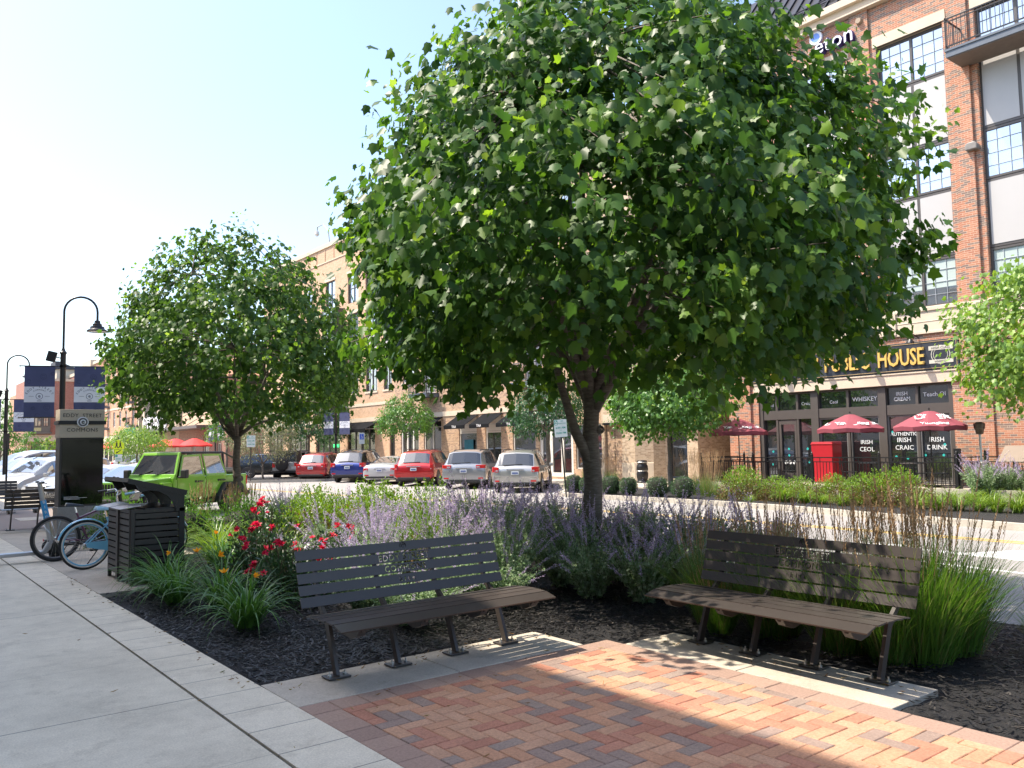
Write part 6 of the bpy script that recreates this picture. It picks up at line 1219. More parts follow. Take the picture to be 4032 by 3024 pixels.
def umbrella(name, label, loc, R_, zt, zb, mat, rz=0, text=None, group=None):
    t = thing(name, label, 'umbrella', loc, rz, group); n = 8; mb = MB(); vs = [(0, 0, zt)]
    for rr_, f in ((.14, .04), (.55, .46), (1., 1.)):
        for i in range(n*2):
            a = PI*i/n; q = R_*rr_*(1 if i % 2 == 0 else .955+.0*rr_); z = zt-(zt-zb)*f-(0 if i % 2 == 0 else -.035*rr_); vs.append((q*math.cos(a), q*math.sin(a), z))
    m2 = n*2; fs = [(0, 1+i, 1+(i+1) % m2) for i in range(m2)]+[(1+k*m2+i, 1+(k+1)*m2+i, 1+(k+1)*m2+(i+1) % m2, 1+k*m2+(i+1) % m2) for k in range(2) for i in range(m2)]
    o = len(vs); vs += [(x*.99, y*.99, z-.13) for x, y, z in vs[1+2*m2:1+3*m2]]; fs += [(1+2*m2+i, o+i, o+(i+1) % m2, 1+2*m2+(i+1) % m2) for i in range(m2)]
    mb.add(vs, fs); cn = mb.build('canopy', mat, t); mb = MB(); mb.tube([(0, 0, 0), (0, 0, zt-.02)], .02, 8); mb.lathe([(0, .12), (.03, .08), (.02, .03), (.04, 0)], 8, c=(0, 0, zt)); mb.lathe([(.0, .07), (.25, .06), (.25, 0), (.0, 0)], 14); mb.build('pole', m_blk, t); mb = MB()
    for i in range(n): a = 2*PI*i/n; mb.tube([(0, 0, zt-.55), (R_*.5*math.cos(a), R_*.5*math.sin(a), zt-(zt-zb)*.44)], .008, 4)
    mb.build('ribs', m_blk, t)
    if text:
        el = math.atan2(zt-zb, R_*.95)
        for s_, h, ai, f in text:
            a = ai; rr_ = R_*f*.93; me = text_mesh(s_, h, ext=.002, bold=.004); me.materials.append(wh); q = link('lettering', me, cn); z = zt-(zt-zb)*f+.045
            q.rotation_mode = 'XYZ'; q.matrix_local = Matrix.Translation((rr_*math.cos(a), rr_*math.sin(a), z)) @ Matrix.Rotation(a+PI/2, 4, 'Z') @ Matrix.Rotation(el, 4, 'X')
    return t
va = math.atan2(-.55, -.83)
for y_, lb, tx in ((19.55, 'left maroon patio umbrella before the brick pier', [('Yuengling', .27, va, .78), ('LAGER', .26, va-.75, .8), ('LAGER', .26, va+.75, .8)]), (15.0, 'middle maroon patio umbrella above the red cooler', [('Yuengling', .27, va, .78), ('LAGER', .26, va-.75, .8), ('LAGER', .26, va+.75, .8)]), (12.35, 'right maroon patio umbrella nearest the patio heater', [('LAGER', .34, va, .6), ('Yuengling', .2, va, .92), ('TRADITIONAL', .12, va, .38)])):
    umbrella('patio_umbrella', lb, (26.35, y_, .1), 1.1, 2.37, 1.86, m_maroon, rad(0), tx, 'maroon patio umbrellas')
for i, (px, d, lb) in enumerate(((650, 84, 'leftmost red umbrella at the restaurant'), (690, 80, 'middle red umbrella at the restaurant, overlapping its neighbour'), (765, 80, 'right red umbrella at the restaurant'), (430, 100, 'red umbrella far left beyond the school crossing sign'))): umbrella('red_umbrella', lb, (*DD(px, d), -.12), 1.75, 2.95, 2.25, m_redu, 0, None, 'red umbrellas at the restaurant')
t = thing('patio_heater', 'steel patio heater with a wide round reflector beside the right umbrella', 'patio heater', (26.5, 10.95, .1)); mb = MB(); m_ss = pm('stainless steel', (.55, .55, .53), .28, .9, var=.05)
mb.lathe([(0, .0), (.24, .0), (.24, .75), (.05, .8), (.035, .85), (.035, 1.6)], 18); mb.build('body', m_ss, t, smooth=40); mb = MB(); mb.lathe([(.04, 1.6), (.1, 1.62), (.12, 1.75), (.15, 1.78), (.16, 1.93), (.05, 1.98)], 16); mb.build('burner', pm('scorched steel', (.14, .12, .10), .4, .8), t, smooth=40); mb = MB(); mb.lathe([(0, 2.06), (.3, 2.03), (.46, 1.97), (.45, 1.965), (.0, 2.03)], 24); mb.build('reflector', m_ss, t, smooth=60)
def table(label, x, y, s=1., tip=False):
    t = thing('patio_table', label, 'table', (x, y, .1)); mb = MB(); mb.lathe([(0, .72), (.4, .72), (.4, .74), (0, .74)], 16); mb.build('top', m_frame, t); mb = MB(); mb.tube([(0, 0, 0), (0, 0, .72)], .03, 6); mb.build('stand', m_blk, t)
    for a in (0, PI/2, PI, -PI/2): mb = MB(); mb.tube([(0, 0, .1), (.35*math.cos(a+.7), .35*math.sin(a+.7), .0)], .015, 5); mb.build('leg', m_blk, t)
    return t
def chair(label, x, y, rz):
    t = thing('patio_chair', label, 'chair', (x, y, .1), rz, 'black iron patio chairs'); mb = MB(); mb.box((-.22, -.22, .43), (.22, .22, .455)); mb.build('seat', m_blk, t)
    mb = MB(); mb.tube([(-.22, .22, .44), (-.23, .27, .75), (-.1, .30, .90), (.1, .30, .90), (.23, .27, .75), (.22, .22, .44)], .012, 5); mb.tube([(-.1, .24, .46), (.12, .29, .86)], .008, 4); mb.tube([(.1, .24, .46), (-.12, .29, .86)], .008, 4); mb.build('backrest', m_blk, t)
    for sx in (-1, 1):
        for sy in (-1, 1): mb = MB(); mb.tube([(sx*.2, sy*.2, .44), (sx*.23, sy*.24, 0)], .012, 5); mb.build('leg', m_blk, t)
    return t
table('small round table under the left maroon umbrella', 26.35, 18.9); table('small round table under the middle maroon umbrella', 26.3, 14.3); table('small round table under the right maroon umbrella', 26.3, 12.9)
ch = chair('black iron chair left of the red cooler', 26.1, 17.3, 2.2)
for x, y, rz, lb in ((26.0, 14.9, .4, 'black iron chair just right of the red cooler'), (26.0, 13.5, 2.9, 'black iron chair below the middle of the pub windows'), (25.8, 11.9, .9, 'black iron chair at the right end of the fence'), (25.9, 12.4, 3.6, 'black iron chair second from the gate post'), (26.0, 19.3, .5, 'black iron chair under the left umbrella')): dup(ch, (x, y, .1), rz, lb)
for y_, lb in ((9.75, 'tilted brown folding board table near the right edge behind purple sage'), (8.95, 'second tilted brown table cut by the right edge')):
    t = thing('folded_table', lb, 'table', (25.75, y_, .1), 0, 'tilted brown tables'); mb = MB(); R = Matrix.Translation((0, 0, 1.03)) @ Matrix.Rotation(rad(-38), 4, 'Y') ; mb.box((-.36, -.34, -.015), (.36, .34, .015), R=R); mb.build('top', pm('brown laminate', (.20, .155, .115), .5, var=.05), t, bev=.01); mb = MB(); mb.tube([(0, 0, 0), (0, 0, 1.0)], .035, 8); mb.box((-.25, -.25, 0), (.25, .25, .04)); mb.prism([(-.1, .7), (.1, .7), (.2, 1.1), (-.2, .9)], -.3, -.28, 'xz'); mb.build('stand', m_blk, t)
# ------------------------------------------------------------------ vehicles
m_cg = glass_mat('tinted car glass', (.008, .010, .012), .05, .02, mx=.42); m_trim = pm('black plastic trim', (.022, .022, .024), .55, var=.05); m_rub = m_tyre; m_rim = pm('alloy wheel', (.38, .38, .38), .35, .8, var=.05)
m_lr = pm('red tail lens', (.55, .012, .012), .18, var=0, coat=.6); m_hl = pm('clear headlight', (.55, .57, .60), .08, .3, var=0, coat=.8); m_plate = pm('number plate', (.62, .66, .68), .5, var=.1, vs=30); m_chr = pm('chrome trim', (.75, .75, .75), .12, 1, var=0)
def paint(name, col, metal=.35, rough=.28): return pm(name, col, rough, metal, .5, .02, 1.5, coat=.9)
SUVST = [(0, .50, .60, .74, .76, .84, .86, .80), (.03, .36, .58, .92, .95, .93, .92, .80), (.10, .33, .62, 1.00, 1.05, .95, .93, .76), (.46, .30, .66, 1.05, 1.60, .95, .92, .70), (.95, .28, .66, 1.03, 1.69, .95, .93, .70), (2.2, .28, .64, 1.00, 1.72, .95, .93, .69), (2.95, .28, .62, .98, 1.62, .95, .92, .65), (3.62, .30, .62, .98, 1.08, .94, .88, .78), (4.35, .32, .60, .86, .96, .90, .84, .62), (4.6, .34, .55, .74, .78, .82, .76, .5), (4.68, .45, .52, .6, .62, .7, .68, .4)]
VANST = [(0, .45, .60, .74, .76, .88, .88, .80), (.03, .34, .58, .92, .95, .98, .96, .84), (.10, .30, .62, 1.02, 1.08, 1.0, .97, .80), (.40, .28, .66, 1.10, 1.66, 1.0, .95, .73), (.95, .26, .66, 1.06, 1.74, 1.0, .96, .74), (2.6, .26, .64, 1.02, 1.75, 1.0, .96, .72), (3.4, .26, .62, .98, 1.62, .99, .94, .66), (4.35, .28, .62, .98, 1.08, .97, .90, .78), (4.85, .30, .60, .84, .92, .92, .86, .60), (5.08, .34, .55, .70, .74, .82, .76, .5), (5.14, .45, .52, .6, .62, .7, .68, .4)]
SEDST = [(0, .42, .55, .70, .74, .78, .80, .70), (.04, .30, .52, .84, .90, .88, .86, .72), (.12, .26, .54, .90, 1.02, .90, .87, .74), (.55, .24, .56, .93, 1.07, .90, .86, .72), (1.35, .22, .56, .93, 1.40, .90, .86, .56), (2.1, .22, .56, .92, 1.45, .90, .86, .56), (2.75, .22, .55, .90, 1.36, .90, .86, .54), (3.55, .24, .55, .88, .98, .89, .84, .72), (4.2, .26, .52, .74, .82, .85, .78, .55), (4.48, .30, .48, .62, .66, .76, .7, .45), (4.55, .4, .46, .52, .54, .66, .62, .35)]
def make_car(label, ox, oy, head, mat, st=SUVST, group=None, L=None, W=1., H=1., rails=True, kind='suv', name='parked_car', lights='std', z0=-.3, roofmat=None, cat='car', chrome=True):
    t = thing(name, label, cat, (ox, oy, z0), head, group); sx = (L/st[-1][0]) if L else 1.
    def ring(s):
        x, zb, zm, zbe, zt, wm, wb, wr = s; x *= sx; f = lambda z: z*H
        h = [(0, f(zb)), (wm*.8*W, f(zb)), (wm*W, f(zb+.14)), (wm*W*1.005, f(zm)), (wb*W, f(zbe)), (wr*W, f(zt-(.06 if zt-zbe > .3 else .02))), ((wr-.2)*W, f(zt)), (0, f(zt+.025))]
        return [(x, -y, z) for y, z in h]+[(x, y, z) for y, z in h[-2:0:-1]]
    R_ = [ring(s) for s in st]; n = len(R_[0]); vs = [p for r in R_ for p in r]; k = len(R_)
    fs = [(i*n+j, i*n+(j+1) % n, (i+1)*n+(j+1) % n, (i+1)*n+j) for i in range(k-1) for j in range(n)]+[tuple(range(n-1, -1, -1)), tuple(range((k-1)*n, k*n))]
    mb = MB(); mb.add(vs, fs); body = mb.build('body', [mat]+([roofmat] if roofmat else []), t, smooth=38)
    if roofmat:
        for p in body.data.polygons:
            if p.center.z > 1.15*H and abs(p.normal.z) < 2: p.material_index = 1
    sb_ = body.modifiers.new('subdivision', 'SUBSURF'); sb_.levels = 1; sb_.render_levels = 1; sb_.use_limit_surface = False; sb_.subdivision_type = 'SIMPLE'
    A = np.array(R_)
    def S_(i, j, a, b_, o=.012):
        i0 = int(i); j = j % n; p = lambda u, v: (A[i0, j]*(1-u)+A[i0+1, j]*u)*(1-v)+(A[i0, (j+1) % n]*(1-u)+A[i0+1, (j+1) % n]*u)*v
        q = p(a, b_); du = p(min(a+.1, 1.1), b_)-p(a-.1, b_); dv = p(a, b_+.1)-p(a, b_-.1); nn = np.cross(du, dv); nn /= (np.linalg.norm(nn)+1e-9); c_ = q-np.array([q[0]-.0, 0, .8*H]); 
        if nn @ np.array([0, q[1], q[2]-.8*H]) < 0 and not (j in (6, 7, 5, 8)): nn = -nn
        if j in (5, 6, 7, 8) and nn[2] < 0: nn = -nn
        return tuple(q+nn*o)
    def patch(name, mat_, cells, o=.012, parent=None):
        mb = MB()
        for (i, j, a0, a1, b0, b1) in cells: mb.add([S_(i, j, a0, b0, o), S_(i, j, a1, b0, o), S_(i, j, a1, b1, o), S_(i, j, a0, b1, o)], [(0, 1, 2, 3)])
        return mb.build(name, mat_, parent or t)
    # ring segments : 4/9 = side glass, 5,6 / 7,8 = roof slopes
    ri, fi = (2, 6) if kind != 'sedan' else (3, 6)
    rw = [(ri, 5, .10, .92, .0, 1), (ri, 6, .10, .92, 0, 1), (ri, 7, .10, .92, 0, 1), (ri, 8, .10, .92, 0, 1)]; rw[0] = (ri, 5, .1, .92, .15, 1); rw[3] = (ri, 8, .1, .92, 0, .85)
    g = patch('rear_window', m_cg, rw)
    if kind != 'sedan': mb = MB(); a = S_(ri, 6, .14, .5, .03); b_ = S_(ri, 7, .10, .9, .03); mb.tube([a, b_], .012, 5); mb.build('wiper', m_trim, g)
    patch('windscreen', m_cg, [(fi, 5, .06, .93, .12, 1), (fi, 6, .06, .93, 0, 1), (fi, 7, .06, .93, 0, 1), (fi, 8, .06, .93, 0, .88)])
    for j, b0, b1 in ((4, .10, .90), (9, .10, .90)):
        if kind == 'sedan': cells = [(4, .1, .92), (5, .04, .95)]; ex_ = [(3, .55, .97), (6, .0, .55)]
        else: cells = [(3, .25, .95), (4, .05, .47), (4, .53, 1.0), (5, .05, .96)] if len(st) == 11 else []; ex_ = [(6, .0, .5)]
        for i, a0, a1 in cells: patch('side_window', m_cg, [(i, j, a0, a1, b0, b1)], .010)
        for i, a0, a1 in ex_:
            mb = MB(); lo, hi = (b0, b1) if j == 4 else (b0, b1)
            if j == 4: pts = [S_(i, j, a0, b0, .010), S_(i, j, a1, b0, .010), S_(i, j, a0, b1, .010)] if i == 6 else [S_(i, j, a0, b0, .01), S_(i, j, a1, b0, .01), S_(i, j, a1, b1, .01)]
            else: pts = [S_(i, j, a0, b1, .010), S_(i, j, a1, b1, .010), S_(i, j, a0, b0, .010)] if i == 6 else [S_(i, j, a0, b1, .01), S_(i, j, a1, b1, .01), S_(i, j, a1, b0, .01)]
            mb.add(pts, [(0, 1, 2)]); mb.build('quarter_window', m_cg, t)
    Lc = st[-1][0]*sx; wmax = max(s[5] for s in st)*W
    # wheels
    r_ = .35 if kind != 'sedan' else .315
    for x in (.88*sx if kind == 'sedan' else .92*sx, Lc-.92):
        for s in (-1, 1):
            y = s*(wmax-.10); mb = MB(); mb.lathe([(.0, -.10), (r_*.6, -.10), (r_*.93, -.105), (r_, -.07), (r_, .07), (r_*.93, .105), (r_*.6, .10), (0, .10)], 24, axis='y', c=(x, y, r_)); wl = mb.build('wheel', m_rub, t, smooth=40)
            mb = MB(); yo = y+s*.106
            for q in range(5): a = 2*PI*q/5; mb.tube([(x+.03*math.cos(a), yo, r_+.03*math.sin(a)), (x+r_*.62*math.cos(a), yo-s*.004, r_+r_*.62*math.sin(a))], .028, 5)
            mb.torus((x, yo-s*.01, r_), r_*.64, .02, 'y', 24, 5, sq=.6); mb.build('rim', m_rim, wl, smooth=50)
            mb = MB(); mb.torus((x, s*(wmax+.0), r_+.01), r_+.045, .04, 'y', 20, 6, a0=-.15, a1=PI+.15, sq=.45); mb.lathe([(0, -.02), (r_+.03, -.02), (r_+.03, .0), (0, .0)], 20, axis='y', c=(x, s*(wmax-.005), r_+.01)); mb.build('wheel_arch', m_trim, t)
    # rear : lamps, plate, bumper
    zb1 = st[2][3]*H; wr = st[2][6]*W; hz = {'std': (.84, 1.05), 'wide': (.93, 1.08), 'tall': (.78, 1.05)}[lights] if kind != 'sedan' else (.70, .86)
    for s in (-1, 1):
        mb = MB(); wv = {'std': .26, 'wide': .40, 'tall': .15}[lights]; y1 = s*(wr+.012); y0_ = s*(wr-wv); 
        mb.prism([(-.005, y0_), (.02, y1-s*.02), (.10, y1+s*.012), (.32, y1+s*.016), (.32, y1-s*.05), (.12, y0_)], hz[0]*H, hz[1]*H, 'xy'); lp = mb.build('tail_light', m_lr, t, bev=.015)
        mb = MB(); mb.box((-.012, y0_+s*.03, hz[0]*H+.03), (-.002, y0_+s*(wv*.45), hz[0]*H+.09)); mb.build('reverse_lamp', m_hl, lp)
        mb = MB(); mb.box((-.012, s*(wr-.30), .46*H), (.03, s*(wr-.08), .52*H)); mb.build('reflector', m_lr, t)
        # mirrors, head lamps
        cx_ = st[6][0]*sx+.42; mb = MB(); mb.box((cx_-.06, s*(wr+.02), 1.0*H), (cx_+.08, s*(wr+.20), 1.14*H)); mb.build('wing_mirror', mat, t, bev=.03)
        zf = st[-3][3]*H; mb = MB(); mb.prism([(Lc-.50, s*.86*W), (Lc-.22, s*.80*W), (Lc-.10, s*.66*W), (Lc-.06, s*.50*W), (Lc-.22, s*.50*W), (Lc-.5, s*.74*W)], zf-.17, zf-.03, 'xy'); mb.build('headlight', m_hl, t, bev=.02)
        for i, x in enumerate((1.7*sx, 2.6*sx)):
            mb = MB(); mb.box((x, s*(wmax-.01), .86*H), (x+.17, s*(wmax+.018), .89*H)); mb.build('door_handle', m_chr if chrome else mat, t)
        mb = MB()
        for x in (1.45*sx, 2.35*sx, 3.2*sx): mb.box((x, s*(wmax-.01), .40*H), (x+.012, s*(wmax+.005), .93*H))
        mb.build('door_gap', m_trim, t)
    mb = MB(); mb.box((-.022, -.155, .66*H if kind == 'sedan' else .74*H), (-.008, .155, (.66 if kind == 'sedan' else .74)*H+.15)); pl_ = mb.build('number_plate', m_plate, t); mb = MB(); mb.box((-.026, -.12, .77*H if kind != 'sedan' else .70*H), (-.023, .12, (.77 if kind != 'sedan' else .70)*H+.07)); mb.build('plate_print', pm('plate blue', (.10, .14, .30), .5, var=.5, vs=40), pl_)
    mb = MB(); mb.box((-.02, -.36, .93*H), (.02, .36, .965*H)) if kind != 'sedan' else mb.box((-.01, -.3, .84), (.03, .3, .86)); mb.build('tailgate_trim', m_chr, t, bev=.008)
    mb = MB(); mb.box((-.012, -.78*W, .33*H), (.12, .78*W, .44*H)); mb.box((Lc-.2, -.6*W, .30*H), (Lc+.005, .6*W, .40*H)); mb.box((.3, -wmax+.02, .24*H), (Lc-.4, wmax-.02, .34*H)); mb.build('lower_trim', m_trim, t, bev=.02)
    mb = MB(); mb.box((Lc-.16, -.46*W, .50*H), (Lc-.02, .46*W, .66*H)); gr_ = mb.build('grille', m_trim, t); mb = MB(); mb.box((Lc-.05, -.44*W, .57*H), (Lc-.0, .44*W, .59*H)); mb.build('grille_bar', m_chr, gr_)
    if rails:
        for s in (-1, 1): mb = MB(); yy = s*(.60*W); mb.tube([(.7*sx, yy, 1.66*H), (.9*sx, yy, 1.745*H), (2.6*sx, yy, 1.755*H), (2.85*sx, yy, 1.66*H)], .018, 6); mb.build('roof_rail', m_trim, t)
    return t
def heading(deg_from_y): return PI/2-rad(deg_from_y)
def park(px, dep, W_=1.9): return DD(px, dep)
FH = heading(48)
m_sil = paint('silver paint', (.42, .42, .40), .6); m_gry = paint('pale grey metallic paint', (.33, .34, .35), .6); m_rd = paint('ruby paint', (.42, .008, .012)); m_rd2 = paint('dark red paint', (.33, .02, .025)); m_bl = paint('royal blue paint', (.012, .03, .20)); m_wp = paint('white paint', (.36, .37, .38), 0); m_bk = paint('black paint', (.012, .012, .014)); m_pr = paint('pearl white paint', (.44, .45, .46), .2)
m_bg = paint('champagne paint', (.40, .36, .30), .5)
def P_(px, dep): return DD(px, dep)
GF = 'cars angle-parked in front of the awnings'
make_car('silver crossover, the rightmost of the parked row, beside the boxwood balls', *P_(2026, 33.2), FH, m_sil, group=GF, H=1.0)
make_car('pale grey minivan with wide red lamps, second from the right in the row', *P_(1823, 37.0), FH, m_gry, VANST, group=GF, lights='wide', kind='van')
make_car('bright red sport utility with narrow upright lamps, third from the right', *P_(1627, 40.4), FH, m_rd, group=GF, W=1.05, H=1.03, lights='tall', L=5.0)
make_car('white sedan between the bright red and the dark blue vehicles', *P_(1492, 43.0), FH, m_pr, SEDST, group=GF, rails=False, kind='sedan', name='sedan')
make_car('dark blue sport utility with black roof, left of the white sedan', *P_(1366, 46.2), FH, m_bl, group=GF, W=1.05, H=1.04, L=5.0, roofmat=m_bk, lights='std')
make_car('dark red compact crossover beside the white vehicle with a spare wheel', *P_(1222, 48.6), FH, m_rd2, group=GF, H=.98, W=.98)
make_car('black estate car side-on behind the olive-leaved tree, mostly hidden', *P_(925, 56), heading(115), m_bk, H=.95, L=4.8)
make_car('white car far off left of the green vehicle, near the red umbrellas', *P_(470, 75), heading(150), m_wp, group=None, H=.98)
NH = math.atan2(-.537, -.843)
def near(k, d=0.): return (9.19+d, 26.85+k*3.75)
GN = 'cars nose-in along the near kerb'
make_car('silver blue sedan whose windscreen shows just left of the green vehicle', *near(1, .1), NH, pm('ice blue paint', (.40, .45, .52), .25, .4, coat=.9, var=.02), SEDST, GN, rails=False, kind='sedan', name='sedan', H=1.06)
make_car('white sedan half hidden behind the kiosk, its rear above the blue windscreen', *near(2, .0), NH, m_wp, SEDST, GN, rails=False, kind='sedan', name='sedan')
make_car('white minivan with dark headlight seen left of the kiosk', *near(4.15, -.2), NH, m_wp, VANST, GN, kind='van', rails=False)
make_car('white hatchback low at the left side of the kiosk, only its bonnet showing', *near(3.05, -.1), NH, m_wp, SEDST, GN, rails=False, kind='sedan', name='sedan')
make_car('grey crossover with roof rails at far left behind the white minivan', *near(5.35, -.6), NH, m_gry, group=GN)
t = make_car('white cargo van rising behind the cars at far left', *near(6.9, .4), NH, m_wp, VANST, GN, kind='van', rails=False, H=1.18, name='cargo_van', cat='van')
# ---- boxy off-road vehicle
def make_offroad(label, ox, oy, head, col, top, spare=True, group=None, z0=-.3, soft=False, sc=1.):
    t = thing('off_road_vehicle', label, 'off-road vehicle', (ox, oy, z0), head, group); t.scale = sc if isinstance(sc, tuple) else (sc,)*3
    def tapered(x0, x1, yb0, yb1, yt0, yt1, z0a, z0b, z1a, z1b, mb):   # a..rear b..front
        mb.add([(x0, -yb0, z0a), (x1, -yb1, z0b), (x1, yb1, z0b), (x0, yb0, z0a), (x0, -yt0, z1a), (x1, -yt1, z1b), (x1, yt1, z1b), (x0, yt0, z1a)], [(3,2,1,0),(4,5,6,7),(0,1,5,4),(1,2,6,5),(2,3,7,6),(3,0,4,7)])
    mb = MB(); tapered(.12, 2.93, .78, .78, .80, .80, .52, .50, 1.13, 1.13, mb); body = mb.build('body', col, t, bev=.03)
    mb = MB(); tapered(2.93, 4.12, .76, .60, .70, .56, .62, .70, 1.14, 1.05, mb); hood = mb.build('hood', col, t, bev=.035)
    mb = MB(); mb.box((2.90, -.80, .50), (2.98, .80, 1.12)); 
    for s in (-1, 1): mb.box((3.02, s*.6, .70), (3.35, s*.80, 1.0))
    mb.build('cowl', col, t, bev=.02)
    mb = MB(); tapered(4.12, 4.20, .60, .59, .575, .565, .60, .60, 1.07, 1.05, mb); gr = mb.build('grille', col, t, bev=.015)
    mb = MB()
    for k in range(7): y = (k-3)*.098; mb.box((4.185, y-.03, .70), (4.207, y+.03, 1.0))
    mb.build('grille_slots', m_dk, gr)
    for s in (-1, 1):
        mb = MB(); mb.lathe([(0, .03), (.095, .025), (.115, .0), (.115, -.05)], 20, axis='x', c=(4.19, s*.455, .90)); mb.build('headlight', m_hl, t, smooth=60)
        mb = MB(); x = 3.72
        fl = [(-.62, -.12), (-.60, .06), (-.36, .40), (-.28, .45), (.30, .45), (.42, .38), (.52, .16), (.52, .10), (.44, .10), (.36, .32), (.28, .38), (-.26, .38), (-.5, .05), (-.54, -.12)]
        for i in range(6): mb.prism([(x+fl[i][0], .46+fl[i][1]), (x+fl[i+1][0], .46+fl[i+1][1]), (x+fl[12-i][0], .46+fl[12-i][1]), (x+fl[13-i][0], .46+fl[13-i][1])], s*.60, s*.94, 'xz')
        mb.build('fender_flare', m_trim, t, bev=.01)
        mb = MB(); x = .86
        for i in range(6): mb.prism([(x-fl[i][0]*.95, .46+fl[i][1]), (x-fl[i+1][0]*.95, .46+fl[i+1][1]), (x-fl[12-i][0]*.95, .46+fl[12-i][1]), (x-fl[13-i][0]*.95, .46+fl[13-i][1])], s*.76, s*.94, 'xz')
        mb.build('fender_flare', m_trim, t, bev=.01)
        mb = MB(); mb.lathe([(0, 0), (.47, 0), (.47, .01), (0, .01)], 22, axis='y', c=(.86, s*.803-.005, .44)); mb.build('wheel_well', m_dk, t)
        for x in (.86, 3.72):
            mb = MB(); y = s*.80; mb.lathe([(0, -.12), (.26, -.12), (.37, -.125), (.405, -.09), (.405, .09), (.37, .125), (.26, .12), (0, .12)], 26, axis='y', c=(x, y, .405)); wl = mb.build('wheel', m_rub, t, smooth=40); mb = MB()
            for q in range(5): a = 2*PI*q/5; mb.tube([(x, y+s*.125, .405), (x+.22*math.cos(a), y+s*.12, .405+.22*math.sin(a))], .035, 5)
            mb.torus((x, y+s*.115, .405), .235, .02, 'y', 24, 5); mb.build('rim', m_rim, wl)
        # doors with window frames : side leans inward above the belt
        def sp(x, z): return (x, s*(.803-.165*max(0, z-1.13)/.62), z)
        def frame(mb, pts, th=.055, yo=.012):
            k = len(pts); cx_ = sum(p[0] for p in pts)/k; cz_ = sum(p[1] for p in pts)/k; inn = [(cx_+(p[0]-cx_)*(1-th/abs(pts[0][0]-cx_)*1.), cz_+(p[1]-cz_)*(1-th/.28)) for p in pts]
            for i in range(k):
                a, b_, c_, d = pts[i], pts[(i+1) % k], inn[(i+1) % k], inn[i]; q = [sp(*p) for p in (a, b_, c_, d)]; o_ = [(x, y+s*yo, z) for x, y, z in q]; i_ = [(x, y-s*.03, z) for x, y, z in q]; mb.add(o_+i_, [(0, 1, 2, 3), (7, 6, 5, 4), (0, 4, 5, 1), (1, 5, 6, 2), (2, 6, 7, 3), (3, 7, 4, 0)])
            return inn
        for nm, pts, xr, hx in (('door', [(1.86, 1.13), (2.80, 1.13), (2.52, 1.74), (1.86, 1.76)], (1.85, 2.86), 1.95), ('door', [(.98, 1.13), (1.80, 1.13), (1.80, 1.76), (1.10, 1.76)], (1.0, 1.80), 1.08)):
            mb = MB(); mb.box((xr[0]+.01, s*.79, .60), (xr[1]-.01, s*.812, 1.135)); inn = frame(mb, pts); d = mb.build(nm, col, t, bev=.012)
            mb = MB(); mb.add([sp(*p) for p in inn], [(0, 1, 2, 3)]); mb.build('pane', m_cg, d)
            mb = MB(); mb.tube([(hx, s*.835, .985), (hx+.2, s*.835, .985)], .02, 6); mb.lathe([(0, 0), (.035, .0), (.035, .012), (0, .012)], 10, axis='y', c=(hx+.25, s*.814, .985)); mb.build('handle', m_trim, d)
        mb = MB(); mb.box((2.78, s*.80, 1.10), (2.86, s*.92, 1.16)); mb.box((2.74, s*.90, 1.10), (2.86, s*1.10, 1.34)); mb.build('wing_mirror', m_trim, t, bev=.03)
        mb = MB()
        for x in (1.83, 2.87): mb.box((x-.012, s*.80, 1.06), (x+.012, s*.83, 1.10)); mb.box((x-.012, s*.80, .74), (x+.012, s*.83, .78))
        mb.build('hinge', col, t)
        mb = MB(); mb.box((.10, s*.62, .80), (.17, s*.80, 1.08)); mb.build('tail_light', m_lr, t, bev=.015)
        mb = MB()   # windscreen pillar
        mb.add([(2.93, s*.80, 1.13), (2.87, s*.80, 1.13), (2.56, s*.64, 1.80), (2.62, s*.64, 1.80), (2.93, s*.72, 1.13), (2.87, s*.72, 1.13), (2.56, s*.57, 1.80), (2.62, s*.57, 1.80)], [(0,1,2,3),(7,6,5,4),(0,4,5,1),(1,5,6,2),(2,6,7,3),(3,7,4,0)]); mb.build('windscreen_pillar', col, t, bev=.01)
    mb = MB(); mb.add([(2.96, -.80, 1.12), (2.96, .80, 1.12), (2.92, .78, 1.22), (2.92, -.78, 1.22), (2.88, -.80, 1.12), (2.88, .80, 1.12), (2.85, .78, 1.22), (2.85, -.78, 1.22)], [(0,1,2,3),(7,6,5,4),(0,4,5,1),(1,5,6,2),(2,6,7,3),(3,7,4,0)]); mb.add([(2.65, -.65, 1.74), (2.65, .65, 1.74), (2.61, .64, 1.82), (2.61, -.64, 1.82), (2.58, -.65, 1.74), (2.58, .65, 1.74), (2.55, .64, 1.82), (2.55, -.64, 1.82)], [(0,1,2,3),(7,6,5,4),(0,4,5,1),(1,5,6,2),(2,6,7,3),(3,7,4,0)]); wf = mb.build('windscreen_frame', col, t, bev=.01)
    mb = MB(); mb.add([(2.91, -.72, 1.20), (2.91, .72, 1.20), (2.63, .58, 1.76), (2.63, -.58, 1.76)], [(0, 1, 2, 3)]); gp = mb.build('windscreen', glass_mat('see-through windscreen', (.012, .014, .016), .07, mx=.4) if 'see-through windscreen' not in MATS else MATS['see-through windscreen'], wf)
    mb = MB(); mb.tube([(2.95, -.45, 1.2), (2.86, -.05, 1.32)], .012, 5); mb.build('wiper', m_trim, wf); mb = MB(); mb.tube([(2.95, .15, 1.2), (2.86, .55, 1.32)], .012, 5); mb.build('wiper', m_trim, wf)
    mb = MB(); tapered(.32 if soft else .95, 2.60, .66, .645, .63, .62, 1.76, 1.79, 1.83, 1.84, mb); mb.build('roof', top, t, bev=.02)
